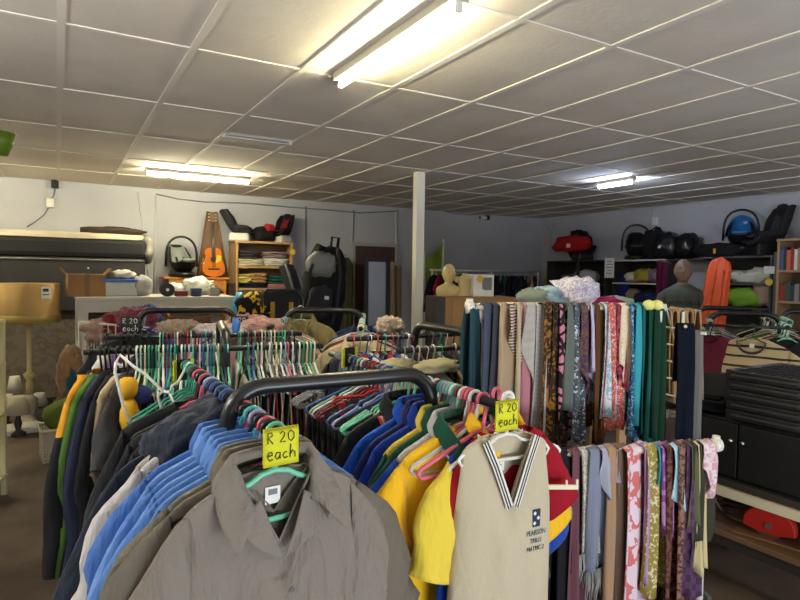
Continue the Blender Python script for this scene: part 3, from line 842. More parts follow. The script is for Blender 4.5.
for s in (-1, 1):
    g = G(); g.box((s * 0.1, 0.0, ch - 0.24), (0.05, 0.03, 0.22), 0.01); build('yellow_panel', g, plain('mustard_panel', (168, 132, 40), .7), t)
g = G(); g.box((0, -0.22, 0.45), (0.42, 0.42, 0.03), 0.01); build('seat', g, char_fabric, t)
g = G(); g.tube([(-0.22, -0.42, 0), (-0.22, -0.42, 0.44), (0.22, -0.42, 0.44), (0.22, -0.42, 0)], 0.016, 8); build('front_legs', g, black_metal, t)
t2 = thing('low_table', 'low trestle table behind the middle racks, under the sports bags', 'table', (at(252, 312, 6.7).x, at(252, 312, 6.7).y, 0), -0.4)
g = G(); g.box((0, 0, 1.03), (0.75, 0.5, 0.04), 0.004); build('tabletop', g, PINE, t2)
for sx in (-1, 1):
    for sy in (-1, 1):
        g = G(); g.box((sx * .33, sy * .2, 0.505), (0.05, 0.05, 1.01)); build('leg', g, PINE, t2)

# ---- small yellow-topped shelf with books, olive garment bag
x0, x1_, zq, zt_ = bY(327, 258, 342, 275, 9.0)
W = 0.36; cx = (x0 + x1_) / 2
lv2 = [onY(335, 276, 9.0).z, onY(335, 290, 9.0).z, 0.9, 0.45]
open_shelf('narrow_bookshelf', 'narrow dark bookshelf with a yellow top bay, left of the brown door', W, 0.26, zt_, lv2, plain('dark_shelf_paint', (46, 40, 34), .6), plain('dark_shelf_back', (40, 36, 32), .7), (cx, 9.15, 0), 0, 0.02)
g = G()
for s in (-1, 1): g.box((s * (W / 2 - 0.035), -0.02, (zt_ - lv2[0]) / 2), (0.03, 0.24, zt_ - lv2[0] - 0.03))
g.box((0, -0.02, zt_ - lv2[0] - 0.04), (W - 0.06, 0.24, 0.03))
tag(build('yellow_book_holder', g, plain('yellow_card', (226, 180, 30), .6), None, (cx, 9.13, lv2[0])), 'bright yellow book holder in the top bay of the narrow bookshelf', 'book holder')
for k, z in enumerate(lv2[:2]):
    book_row(-W / 2 + 0.055, W / 2 - 0.055, Matrix.Translation((cx, 9.12, z)), 0.13, 0.17, 0.15, 'narrow bookshelf, %s row' % ['top', 'second'][k], 'books on the narrow bookshelf', 5 + k, 0)
p = onY(348, 300, 9.0)
t = thing('garment_bag', 'long olive garment bag hanging left of the brown door', 'bag', (p.x, 9.12, 0.45))
gz = onY(348, 258, 9.0).z - 0.45
g = G(); g.blob((0, 0, gz / 2), (0.13, 0.1, gz / 2), 0.07, 3, 2, 4, 24, 24); build('bag_body', g, fab('olive', (74, 74, 48)), t)
g = G(); g.tube([(0, -0.1, 0.1), (0, -0.105, gz - 0.12)], 0.006, 5); build('zip', g, black_plastic, t)
g = G(); g.tube([(0, 0, gz - 0.01), (0, 0.0, gz + 0.04), (0.03, 0.03, gz + 0.06), (0, 0.1, gz + 0.05)], 0.006, 6); build('hook', g, chrome, t)

# ---- leaning mirror and rolls
x0, x1_, zq, zt_ = bY(364, 257, 389, 312, 8.75)
W = x1_ - x0; cx = (x0 + x1_) / 2; H = zt_ - 0.02
t = thing('floor_mirror', 'tall mirror in a dark frame leaning before the brown door', 'mirror', (cx, 8.72, 0.02)); t.rotation_euler = (-0.012, 0, 0)
FR = plain('mirror_frame', (32, 28, 28), .4)
fw = 0.075
for s in (-1, 1):
    g = G(); g.box((s * (W / 2 - fw / 2), 0, H / 2), (fw, 0.04, H), 0.006); build('frame_side', g, FR, t)
for z in (fw / 2, H - fw / 2):
    g = G(); g.box((0, 0, z), (W - 2 * fw, 0.04, fw), 0.006); build('frame_rail', g, FR, t)
g = G(); g.box((0, 0.004, H / 2), (W - 2 * fw, 0.01, H - 2 * fw)); build('mirror_glass', g, plain('mirror_silver', (150, 153, 154), 0.06, 1.0, .5, .0), t)
p = onY(397, 300, 8.9); rz_ = onY(397, 262, 8.9).z
for k, (dx, c, hh) in enumerate(((-0.03, (176, 160, 128), 0), (0.1, (146, 128, 98), 0.06))):
    g = G(); g.tube([(0, 0, 0), (0, 0.02, rz_ * .5), (0.0, 0.05, rz_ - hh)], 0.055, 14)
    for q in range(3): g.tube([(0.02 * math.cos(q * 2), 0.05 + 0.02 * math.sin(q * 2), rz_ - hh - .01), (0.02 * math.cos(q * 2), 0.05 + 0.02 * math.sin(q * 2), rz_ - hh + 0.005)], 0.012, 8)
    tag(build('rolled_rug', g, fab('rug%d' % k, c), None, (p.x + dx, 9.0, 0)), ['pale beige rolled rug standing right of the floor mirror', 'darker tan rolled rug standing beside the pale beige one'][k], 'rug')
# ================================================================ right of the column: far wall
WD = wood('chipboard', (132, 96, 56), (154, 114, 70), 2.0, .55, 'X')
x0, x1_, zq, zt_ = bY(431, 295, 505, 320, 8.0)
p = at(474, 296, 6.2); p2 = at(429, 296, 6.4)
ang = -0.35
t = thing('wooden_cabinet', 'tan chipboard cabinet right of the column, busts standing on it', 'cabinet', (p.x, p.y, 0), ang)
CHH = p.z
CW_, CD_ = 0.74, 0.5
g = G(); g.box((0, 0, CHH / 2), (CW_, CD_, CHH), 0.004); build('cabinet_body', g, WD, t)
g = G(); g.box((-CW_ / 2 - 0.045, 0, CHH / 2), (0.09, CD_ + 0.01, CHH - 0.01), 0.003); build('end_panel', g, plain('dark_end_panel', (40, 34, 32), .5), t)
g = G(); g.box((0.02, -CD_ / 2 - 0.006, CHH / 2), (CW_ - 0.1, 0.012, CHH - 0.06), 0.003); build('back_board', g, wood('chipboard_face', (150, 110, 62), (166, 124, 74), 2, .6, 'X'), t)
CT = Matrix.Translation((p.x, p.y, CHH)) @ Matrix.Rotation(ang, 4, 'Z')
def head_geo(g, c, s, bald=True):
    """a mannequin head: skull, jaw, nose, brows, lips, ears; faces local -y"""
    c = Vector(c)
    def fn(u, v):
        th = 2 * PI * u; ph = PI * (v - 0.5) * 0.999
        x = math.cos(ph) * math.cos(th); y = math.cos(ph) * math.sin(th); z = math.sin(ph)
        rx, ry, rz = 0.084, 0.1, 0.122
        if z < 0: rx *= 1 - 0.22 * (-z) ** 2; ry *= 1 - 0.12 * (-z)
        q = Vector((x * rx, y * ry + (0.012 * z if z < 0 else 0.0), z * rz))
        if y < -0.3:
            fx_ = q.x; k = min(1, (-y - 0.3) * 3)
            nose = math.exp(-(fx_ / 0.013) ** 2) * math.exp(-((q.z + 0.012) / 0.022) ** 2) * 0.026
            bridge = math.exp(-(fx_ / 0.011) ** 2) * math.exp(-((q.z - 0.02) / 0.03) ** 2) * 0.010
            brow = math.exp(-((abs(fx_) - 0.03) / 0.022) ** 2) * math.exp(-((q.z - 0.036) / 0.010) ** 2) * 0.007
            eye = -math.exp(-((abs(fx_) - 0.030) / 0.014) ** 2) * math.exp(-((q.z - 0.016) / 0.010) ** 2) * 0.010
            lips = math.exp(-(fx_ / 0.024) ** 2) * math.exp(-((q.z + 0.056) / 0.009) ** 2) * 0.008
            chin = math.exp(-(fx_ / 0.022) ** 2) * math.exp(-((q.z + 0.098) / 0.018) ** 2) * 0.012
            q.y -= k * (nose + bridge + brow + eye + lips + chin)
        return c + q * s
    g.grid(fn, 44, 36, cu=True)
    for sx in (-1, 1):
        g.blob(c + Vector((sx * 0.079, 0.01, 0.0)) * s, (0.009 * s, 0.02 * s, 0.033 * s), 0.05, 2, 1, 2.2, 10, 8)
    g.lathe(c + Vector((0, 0.012, -0.21)) * s, [(0.062 * s, 0), (0.05 * s, 0.05 * s), (0.048 * s, 0.1 * s), (0.05 * s, 0.13 * s)], 16)
BU = plain('cream_mannequin', (204, 182, 124), 0.45)
# big bust
q = CT @ Vector((-0.28, -0.02, 0))
t = thing('mannequin_bust', 'large cream mannequin head and shoulders on the left of the tan cabinet', 'mannequin', q, ang + 0.15)
g = G()
def shf(u, v):
    a = 2 * PI * u
    prof = [(0.145, 0.0), (0.16, 0.03), (0.165, 0.075), (0.14, 0.11), (0.085, 0.135), (0.055, 0.15), (0.05, 0.2)]
    f = v * (len(prof) - 1); i = min(int(f), len(prof) - 2); k = f - i
    r = prof[i][0] + (prof[i + 1][0] - prof[i][0]) * k; z = prof[i][1] + (prof[i + 1][1] - prof[i][1]) * k
    fl = 0.62 + 0.38 * v ** 2
    return Vector((r * math.cos(a), r * fl * math.sin(a), z))
g.grid(shf, 24, 18, cu=True)
head_geo(g, (0, -0.005, 0.265), 0.98)
g.xform(Matrix.Diagonal((.82, .82, .86, 1)))
build('bust', g, BU, t)
# small torso bust
q = CT @ Vector((-0.115, -0.04, 0))
t = thing('torso_bust', 'small cream headless torso bust between the big bust and the white box', 'mannequin', q, ang + 0.1)
g = G()
def tf(u, v):
    a = 2 * PI * u
    prof = [(0.075, 0.0), (0.08, 0.015), (0.058, 0.06), (0.07, 0.12), (0.082, 0.16), (0.085, 0.185), (0.05, 0.205), (0.03, 0.215), (0.03, 0.235)]
    f = v * (len(prof) - 1); i = min(int(f), len(prof) - 2); k = f - i
    r = prof[i][0] + (prof[i + 1][0] - prof[i][0]) * k; z = prof[i][1] + (prof[i + 1][1] - prof[i][1]) * k
    return Vector((r * math.cos(a), r * 0.6 * math.sin(a), z))
g.grid(tf, 20, 22, cu=True)
for s in (-1, 1): g.blob((s * 0.085, 0, 0.17), (0.03, 0.035, 0.035), .03, 2, 1, 2.2, 10, 8)
build('torso', g, BU, t)
# white appliance box
q = CT @ Vector((0.06, -0.03, 0))
t = thing('appliance_box', 'white carton with a yellow and grey picture, on the tan cabinet', 'box', q, ang)
bh = 0.225
g = G(); g.box((0, 0, bh / 2), (0.22, 0.2, bh), 0.004); build('box_body', g, paper, t)
g = G(); g.box((0.035, -0.101, bh * 0.58), (0.1, 0.003, 0.13)); build('printed_picture', g, plain('grey_print', (110, 112, 112), .6), t)
g = G(); g.tube([(-0.04, -0.1, bh * .8), (-0.04, -0.104, bh * .8)], 0.036, 18); build('yellow_badge', g, plain('gold_badge', (214, 170, 50), .5), t)
g = G(); g.box((-0.05, -0.102, 0.045), (0.1, 0.003, 0.06)); build('pale_label', g, plain('pale_label', (236, 234, 230), .6), t)
# green flag with white poles
fa = onY(426, 258, 9.0); fb = onY(444, 241, 9.0)
FZ = 0.9
t = thing('green_flag', 'green cloth stretched between two thin white poles right of the column', 'flag', (fa.x, 9.0, 0))
w_ = fb.x - fa.x
g = G(); g.tube([(0, 0, 0.0), (-0.03, 0, fa.z + 0.12)], 0.012, 6); build('pole', g, white_plastic, t)
g = G(); g.tube([(w_, 0, 0.0), (w_ - 0.01, 0, fb.z + 0.03)], 0.02, 8); build('pole', g, white_plastic, t)
g = G()
def ff(u, v):
    top = (fa.z + 0.0) + (fb.z - fa.z) * u ** 0.9
    zb_ = onY(430, 268, 9.0).z - 0.3
    return Vector((w_ * u * 0.99, 0.02 * math.sin(7 * u + 3 * v), zb_ + (top - zb_) * v - 0.05 * math.sin(PI * u) * v))
g.grid(ff, 20, 14); g.thick(0.003); build('cloth', g, fab('leaf_green', (128, 150, 60)), t)

# ================================================================ shelving along the right wall
DARKW = wood('dark_brown_shelf', (50, 44, 40), (66, 58, 52), 2, .55, 'Y')
GREYW = plain('dark_grey_shelf', (70, 68, 66), .5, 0, .4, .1, 4)
def unitX(px0, pyt, px1, pyb, X, depth):
    """position of a shelf unit along the right wall from pixels of its front"""
    ya, yb, zb_, zt_ = bX(px0, pyt, px1, pyb, X)
    return (X + depth / 2, (ya + yb) / 2), abs(ya - yb), zt_
XF = 8.25
(c_, W, H1) = unitX(547, 261, 604, 330, XF, 0.46)
zl1 = onX(575, 284, XF).z
lv1 = [zl1, zl1 - 0.42, zl1 - 0.84, 0.1]
open_shelf('dark_shelf_unit', 'dark brown shelf unit in the far right corner, red car seat on top', W, 0.46, H1 - 0.02, lv1, DARKW, plain('shelf_back_dark', (40, 36, 34), .7), (c_[0], c_[1], 0), RR)
T1 = Matrix.Translation((c_[0], c_[1], 0)) @ Matrix.Rotation(RR, 4, 'Z')
g = G(); g.box((0, 0, H1 / 2), (0.06, 0.03, H1 - 0.03), 0.003)
pq = T1 @ Vector((0.1, -0.235, 0)); tag(build('upright_plank', g, DARKW, None, (pq.x - 0.015, pq.y, 0), RR), 'dark upright plank leaning on the front of the corner shelf unit', 'plank')
wv = 'in the corner shelf unit'
def onT(T, x, y, z): return T @ Vector((x, y, z))
def lumpT(T, name, label, cat, x, y, z, r, m, seed, group=None, amp=.25, rz=0, fr=2.4):
    q = onT(T, x, y, z); return lump(name, label, cat, q, r, m, seed, RR + rz, amp, fr, group)
lumpT(T1, 'folded_clothes', 'heap of white sheets on the right of the corner shelf unit', 'clothes', 0.12, -0.05, lv1[0], (0.26, 0.17, 0.13), fab('sheet_grey_white', (178, 176, 172)), 2)
lumpT(T1, 'folded_clothes', 'blue-grey folded cloth on the left of the corner shelf unit', 'clothes', -0.25, -0.05, lv1[0], (0.2, 0.15, 0.09), fab('blue_grey', (110, 122, 134)), 5)
lumpT(T1, 'folded_clothes', 'grey cloth on the lower board of the corner shelf unit', 'clothes', 0.1, -0.05, lv1[1], (0.28, 0.17, 0.12), fab('mid_grey', (120, 120, 122)), 8)
q = onT(T1, -0.02, -0.02, H1)
child_seat('large black and red child car seat on the corner shelf unit', q, RR + 1.15, black_fabric, black_plastic, fab('bright_red', (176, 30, 32)), 0.74, 0.15)
lumpT(T1, 'red_cover', 'rumpled red seat cover lying across the black car seat, corner shelf unit', 'cover', -0.1, -0.2, H1 + 0.16, (0.42, 0.14, 0.15), fab('bright_red', (176, 30, 32)), 4, amp=.3)
lumpT(T1, 'booster_seat', 'black booster cushion behind the red car seat cover', 'booster', -0.2, 0.1, H1 + 0.02, (0.26, 0.16, 0.26), black_fabric, 9, amp=.1)
g = G(); g.box((0, 0, 0), (0.09, 0.006, 0.07)); q = onT(T1, -0.05, -0.352, H1 + 0.27); tag(build('price_tag', g, paper, None, q, RR), 'small white price tag on the red seat cover', 'tag')

(c2, W2, H2) = unitX(613, 260, 664, 330, XF, 0.46)
WS = plain('worn_white_shelf', (196, 196, 188), .5)
za2 = onX(640, 283, XF).z
lv2 = [za2, za2 - 0.38, za2 - 0.8, 0.1]
t = open_shelf('shelf_unit', 'middle shelf unit with white-edged boards and black bags on top', W2, 0.46, H2 - 0.02, lv2, DARKW, plain('shelf_back_dark', (40, 36, 34), .7), (c2[0], c2[1], 0), RR)
T2 = Matrix.Translation((c2[0], c2[1], 0)) @ Matrix.Rotation(RR, 4, 'Z')
for z in [H2] + lv2:
    g = G(); g.box((0, -0.232, z - 0.011), (W2, 0.008, 0.026), 0.002); build('white_edging', g, WS, t)
lumpT(T2, 'folded_clothes', 'cream folded cloth on the left of the white-edged shelf', 'clothes', -0.2, -0.06, lv2[0], (0.17, 0.15, 0.09), fab('cream_linen', (206, 196, 170)), 3)
lumpT(T2, 'folded_clothes', 'mustard yellow cloth in the middle of the white-edged shelf', 'clothes', 0.03, -0.08, lv2[0], (0.16, 0.15, 0.12), fab('mustard', (166, 148, 56)), 6, amp=.35)
lumpT(T2, 'folded_clothes', 'mauve checked cloth on the right of the white-edged shelf', 'clothes', 0.25, -0.06, lv2[0], (0.15, 0.15, 0.12), pattern('mauve_check', 'check', (110, 84, 104), (150, 132, 140), 40), 7)
lumpT(T2, 'folded_clothes', 'navy blue folded cloth on the lower board of the white-edged shelf', 'clothes', 0.1, -0.06, lv2[1], (0.26, 0.16, 0.12), fab('navy_cloth', (30, 40, 72)), 8)
lumpT(T2, 'folded_clothes', 'tan folded cloth on the lower board of the white-edged shelf', 'clothes', -0.22, -0.06, lv2[1], (0.15, 0.15, 0.14), fab('tan_cloth', (142, 122, 94)), 9)
g = G(); g.box((0, 0, 0), (0.2, 0.006, 0.34)); zz_ = onX(611, 268, XF - 0.03)
t = thing('paper_notice', 'white paper notice hanging at the left end of the white-edged shelf', 'notice', (zz_.x - 0.04, zz_.y, zz_.z), RR)
build('sheet', g, paper, t)
g = G()
for k in range(5): g.box((0.01 * (k % 2), -0.0045, 0.11 - 0.05 * k), (0.1 + 0.03 * (k % 3), 0.001, 0.012))
build('printed_lines', g, plain('faded_ink', (120, 120, 126), .7), t)
q = onT(T2, -0.36, -0.14, lv2[1] - 0.3); lump('navy_cloth', 'dark blue cloth hanging below the paper notice', 'cloth', q, (0.14, 0.08, 0.4), fab('royal_navy', (28, 36, 92)), 2, RR)
q = onT(T2, -0.2, -0.05, H2)
infant_carrier('black baby carrier with its handle raised, left end of the white-edged shelf top', q, RR + 0.7, black_plastic, black_fabric, True, None, 0.95)
for k, (x, y, r, lab, m, sd) in enumerate(((0.16, -0.05, (0.2, 0.17, 0.25), 'tall black bag next to the raised-handle baby carrier', black_fabric, 3), (0.42, -0.07, (0.2, 0.17, 0.21), 'shiny black bag with a white dot, middle of the shelf top', plain('black_nylon', (22, 22, 25), .3), 6), (0.72, -0.02, (0.17, 0.17, 0.2), 'round black helmet bag at the right end of the black bags', plain('black_gloss', (18, 18, 20), .25), 8))):
    q = onT(T2, x, y, H2); lump('black_bag', lab, 'bag', q, r, m, sd, RR, .25, 2.4, 'black bags on the shelf top')
g = G(); g.blob((0, 0, 0), (0.07, 0.05, 0.05), .2, 2, 3); q = onT(T2, 0.2, -0.1, H2 + 0.46); tag(build('yellow_cloth', g, fab('olive_yellow', (140, 136, 50)), None, q), 'scrap of olive yellow cloth on the tall black bag', 'cloth')
g = G(); g.tube([(0, 0, 0), (0, -0.01, 0)], 0.028, 14); q = onT(T2, 0.40, -0.245, H2 + 0.2); tag(build('white_badge', g, white_plastic, None, q, RR), 'round white badge on the shiny black bag', 'badge')
# board that carries the rightmost bags: short wall shelf between the two units
g = G(); g.box((0, 0, H2 - 0.012), (0.6, 0.46, 0.024), 0.002)
for s in (-1, 1): g.box((s * 0.25, 0.15, H2 - 0.13), (0.02, 0.03, 0.22))
q = onT(T2, W2 / 2 + 0.31, 0, 0); tag(build('wall_shelf', g, DARKW, None, q, RR), 'dark board extending the white-edged shelf towards the mannequin', 'shelf')
# maroon cloth hanging in front
q = onX(662, 262, 7.95)
t = thing('maroon_curtain', 'long dark maroon cloth hanging beside the bald mannequin', 'cloth', (q.x, q.y, 0), RR)
mz = q.z
g = G()
def mc(u, v): return Vector(((u - .5) * 0.19, 0.05 * math.sin(u * 14) * (0.4 + 0.6 * v), mz - (mz - 0.6) * v))
g.grid(mc, 24, 14); g.thick(0.012); build('cloth', g, fab('maroon', (86, 18, 52)), t)
g = G(); g.tube([(-0.1, 0, mz), (0.1, 0, mz)], 0.012, 6); build('rod', g, steel_grey, t)
g = G(); g.tube([(0, 0, mz), (0, 0.12, mz + 0.03), (0, 0.2, mz - 0.02)], 0.01, 6); build('bracket', g, steel_grey, t)

# bald mannequin in a grey T-shirt
q = at(682, 305, 6.9)
MX, MY = q.x, q.y
t = thing('mannequin', 'bald mannequin in a grey printed T-shirt beside the orange cover', 'mannequin', (MX, MY, 0), -0.95)
hz = at(683, 271, 6.9).z
HS = 1.12
sh = hz - 0.175 * HS
g = G(); head_geo(g, (0, -0.01, hz), HS)
SK = plain('mannequin_skin', (128, 104, 90), 0.5)
def body_prof(v):
    prof = [(0.15, 0.0), (0.155, 0.25), (0.17, 0.45), (0.19, 0.58), (0.17, 0.64), (0.075, 0.7), (0.06, 0.72)]
    f = v * (len(prof) - 1); i = min(int(f), len(prof) - 2); k = f - i
    return prof[i][0] + (prof[i + 1][0] - prof[i][0]) * k, prof[i][1] + (prof[i + 1][1] - prof[i][1]) * k
def torso(u, v, off=0.0):
    r, z = body_prof(v); a = 2 * PI * u
    return Vector(((r + off) * math.cos(a), (r * 0.62 + off) * math.sin(a), sh - 0.66 + z))
g.grid(torso, 28, 24, cu=True)
for s in (-1, 1):
    g.tube([(s * 0.17, 0, sh - 0.06), (s * 0.22, 0.01, sh - 0.2), (s * 0.235, 0.0, sh - 0.38), (s * 0.22, -0.05, sh - 0.6)], .04, 12, rs=[0.055, 0.05, 0.042, 0.032])
g.tube([(0, 0, sh - 0.66), (0, 0, 0.05)], 0.025, 10)
g.lathe((0, 0, 0), [(0.2, 0), (0.2, 0.015), (0.03, 0.04)], 24)
build('mannequin_body', g, SK, t)
TS = fab('grey_tee', (86, 92, 88))
g = G()
g.grid(lambda u, v: torso(u, v * 0.86, 0.014 + 0.006 * math.sin(9 * u * PI + v * 5) * (1 - v)), 40, 24, cu=True)
for s in (-1, 1):
    g.tube([(s * 0.13, 0, sh - 0.055), (s * 0.2, 0, sh - 0.11), (s * 0.235, 0.01, sh - 0.23)], 0.07, 14, rs=[0.066, 0.07, 0.075], cap=False)
sto = build('t_shirt', g, TS, t)
tp = text_part('SANTA CRUZ', 0.058, plain('faded_black_print', (36, 38, 38), .8), sto, (0, -0.142, sh - 0.17), name='lettering')
tp = text_part('SURF', 0.05, plain('faded_black_print', (36, 38, 38), .8), sto, (0, -0.139, sh - 0.25), name='lettering')
bpy.data.objects.remove(tp)
# orange cover
q = at(701, 310, 6.8); ot = at(702, 256, 6.8).z
t = thing('orange_board_bag', 'bright orange long bag standing upright beside the bald mannequin', 'bag', (q.x, q.y, 0.0), -0.9)
t.rotation_euler = (0, 0.10, -0.9)
g = G()
def ob(u, v):
    a = 2 * PI * u
    w_ = 0.15 - 0.035 * v ** 3 if v < 0.93 else (0.115 * math.sqrt(max(0, 1 - ((v - .93) / .07) ** 2)))
    x = w_ * (abs(math.cos(a)) ** 0.6) * (1 if math.cos(a) > 0 else -1)
    y = 0.06 * math.sin(a) + 0.012 * math.sin(x * 60) * (1 - abs(math.sin(a)) * .2)
    return Vector((x, y, 0.02 + v * (ot - 0.02)))
g.grid(ob, 40, 40, cu=True); build('bag_body', g, plain('orange_nylon', (236, 88, 24), .45), t)
for xx in (-0.05, 0.06):
    g = G(); g.tube([(xx, -0.066, 0.2), (xx, -0.07, ot * 0.6), (xx * 0.7, -0.064, ot * 0.92)], 0.008, 5); build('seam', g, plain('orange_seam', (196, 66, 18), .5), t)

# ---- dark grey shelf with towels, big car seat on top
(c3, W3, H3) = unitX(713, 257, 770, 320, XF, 0.5)
za3 = onX(742, 283, XF).z; zb3 = onX(742, 305, XF).z
lv3 = [za3, zb3 - 0.03, 0.9, 0.1]
t = open_shelf('grey_shelf_unit', 'dark grey shelf unit of towels right of the orange bag', W3, 0.5, H3 - 0.02, lv3, GREYW, plain('shelf_back_grey', (52, 50, 48), .7), (c3[0], c3[1], 0), RR, 0.03)
T3 = Matrix.Translation((c3[0], c3[1], 0)) @ Matrix.Rotation(RR, 4, 'Z')
g = G(); g.box((W3 / 2 + 0.06, -0.23, H3 / 2), (0.09, 0.04, H3 + 0.1), 0.004); build('end_post', g, plain('grey_post', (86, 82, 78), .5), t)
lumpT(T3, 'folded_towels', 'white and green folded towels on the dark grey shelf unit', 'towels', 0.02, -0.07, lv3[0], (0.42, 0.17, 0.09), pattern('white_green_towel', 'paisley', (206, 206, 188), (130, 146, 84), 5, thr=.62), 3, amp=.4)
lumpT(T3, 'folded_towels', 'bunched pale towel on top of the folded towels, dark grey unit', 'towels', 0.22, -0.07, lv3[0] + 0.1, (0.2, 0.12, 0.06), fab('pale_towel', (204, 200, 176)), 6, amp=.4)
lumpT(T3, 'lime_towel', 'lime green towel heap on the lower board of the dark grey unit', 'towels', -0.06, -0.08, lv3[1], (0.34, 0.17, 0.13), fab('lime', (124, 162, 50)), 4, amp=.4)
lumpT(T3, 'tan_towel', 'pinkish tan towel right of the lime heap on the dark grey unit', 'towels', 0.28, -0.06, lv3[1], (0.16, 0.15, 0.2), fab('pinky_tan', (170, 144, 122)), 8, amp=.3)
lumpT(T3, 'white_towel', 'white rag at the left end of the lower grey shelf', 'towels', -0.42, -0.08, lv3[1], (0.12, 0.14, 0.09), fab('off_white', (222, 216, 202)), 9, amp=.3)
q = onT(T3, 0.24, -0.07, H3)
child_seat('big dark grey child car seat at the right end of the grey unit', q, -2.15, plain('dark_grey_upholstery', (42, 41, 44), .9, 0, .2, .15, 5, .4, 120), black_plastic, plain('grey_pad', (58, 58, 64), .9), 0.88, 0.05)
q = onT(T3, -0.17, 0.0, H3 + 0.09)
infant_carrier('black baby carrier with a bright blue hood, left end of the grey unit', q, RR + 0.5, black_plastic, fab('hood_blue', (52, 120, 178)), True, fab('hood_blue', (52, 120, 178)), 0.95)
lumpT(T3, 'seat_cover', 'black quilted seat cover flopped over the left edge of the grey unit', 'cover', -0.36, -0.2, H3 - 0.0, (0.36, 0.14, 0.1), black_fabric, 5, amp=.2)
g = G(); g.box((0, 0, 0), (0.035, 0.004, 0.07)); q = onT(T3, -0.33, -0.355, H3 + 0.08); tag(build('yellow_label', g, plain('yellow_label', (214, 160, 44), .6), None, q, RR), 'small yellow warning label on the black quilted seat cover', 'label')
g = G(); g.box((0, 0, 0), (0.14, 0.004, 0.1)); q = onX(768, 270, XF - 0.04); tag(build('price_card', g, paper, None, (XF - 0.01, q.y, q.z), RR), 'white price card on the post of the grey shelf unit', 'price card')
g = G(); g.tube([(0, 0, 0), (0, -0.005, 0)], 0.05, 18); q = onX(768, 282, XF - 0.04); tag(build('yellow_dot', g, plain('yellow_sticker', (232, 200, 70), .7), None, (XF - 0.01, q.y, q.z), RR), 'round yellow sticker below the white price card, grey unit', 'sticker')

# ---- bookshelf at the right edge
(c4, W4, H4) = unitX(778, 239, 830, 320, 8.1, 0.32)
za4 = onX(784, 270, 8.1).z; zb4 = onX(784, 301, 8.1).z
OAK = wood('pale_oak', (150, 118, 84), (172, 140, 104), 2.4, .55, 'Z')
open_shelf('oak_bookshelf', 'pale oak bookshelf full of books at the right edge', W4, 0.34, H4 - 0.03, [za4, zb4, zb4 - 0.4, zb4 - .8, 0.1], OAK, wood('oak_back', (96, 74, 54), (112, 88, 66), 2), (c4[0], c4[1], 0), RR, 0.03)
for k, z in enumerate((za4, zb4)):
    T4 = Matrix.Translation((c4[0], c4[1], z)) @ Matrix.Rotation(RR, 4, 'Z')
    book_row(-W4 / 2 + 0.035, W4 / 2 - 0.035, T4 @ Matrix.Translation((0, -0.04, 0)), 0.2, 0.31 if k == 0 else 0.27, 0.2, 'oak bookshelf, %s row' % ['top', 'second'][k], 'books on the oak bookshelf', 21 + k, RR)

# ---- mop in the corner
q = onX(548, 300, 8.45)
t = thing('mop', 'pole mop with a yellow-green cover in the far right corner', 'mop', (q.x, q.y, 0))
mt = onX(548, 226, 8.45).z; mb = onX(549, 266, 8.45).z
g = G(); g.tube([(0, 0, 0), (0.03, 0, mt)], 0.014, 8); build('pole', g, plain('pale_pole', (156, 160, 164), .5), t)
g = G(); g.blob((0.01, 0, mb - 0.32), (0.085, 0.06, 0.34), .15, 2.4, 3); build('cover', g, fab('yellow_green', (164, 176, 56)), t)
g = G(); g.lathe((0.03, 0, mt - 0.06), [(0.02, -0.03), (0.05, 0.02), (0.06, 0.08), (0.0, 0.09)], 12); build('top_grip', g, plain('pale_pole', (156, 160, 164), .5), t)
# ================================================================ hangers, clothes and racks
HC = {'white': (224, 222, 214), 'teal green': (52, 150, 124), 'mint green': (112, 196, 160), 'pale green': (150, 178, 150), 'navy': (30, 40, 78), 'steel blue': (62, 100, 150), 'sky blue': (120, 170, 216), 'pink': (206, 92, 112), 'maroon': (122, 36, 50), 'black': (24, 24, 26), 'lilac': (168, 160, 196), 'grey': (128, 128, 130), 'cream': (214, 202, 166), 'turquoise': (72, 180, 186), 'red': (186, 40, 44), 'dark green': (26, 84, 60)}
def hm(c): return plain('hanger_' + c.replace(' ', '_'), HC[c], 0.35, 0, .5, .04, 5)
def hanger_geo(w=0.41, r=0.0048, slope=0.42, bar=True, notch=False, hook_r=0.019, drop=0.078, clips=False):
    """one moulded hanger, hanging from the rail axis at the origin"""
    g = G()
    pts = []
    for k in range(13):
        a = math.radians(200 - k * 20.0)
        pts.append((hook_r * math.cos(a), 0, hook_r * math.sin(a)))
    pts.append((0.006, 0, -0.045)); pts.append((0, 0, -drop))
    g.tube(pts, r * 0.85, 6)
    hw = w / 2
    zt_ = -drop; ze = -drop - slope * (hw - 0.02)
    top = [(-hw, 0, ze)]
    n = 5
    arm = []
    for s in (-1, 1):
        L = [(0, 0, zt_), (s * 0.03, 0, zt_ - 0.006), (s * 0.05, 0, zt_ - 0.018)]
        if notch:
            L += [(s * 0.085, 0, zt_ - 0.030), (s * 0.093, 0, zt_ - 0.043), (s * 0.11, 0, zt_ - 0.035)]
        L += [(s * (hw - 0.01), 0, ze + 0.004), (s * hw, 0, ze - 0.006), (s * (hw - 0.008), 0, ze - 0.02)]
        arm.append(L)
    if bar:
        loop = arm[0][::-1] + arm[1][1:]
        g.tube(loop, r, 6, closed=True)
    else:
        g.tube(arm[0][::-1] + arm[1][1:], r * 1.1, 6)
    if clips:
        for s in (-1, 1):
            g.box((s * hw * 0.8, 0, ze - 0.035), (0.02, 0.014, 0.045), 0.003)
    return g
HPROTO = {}
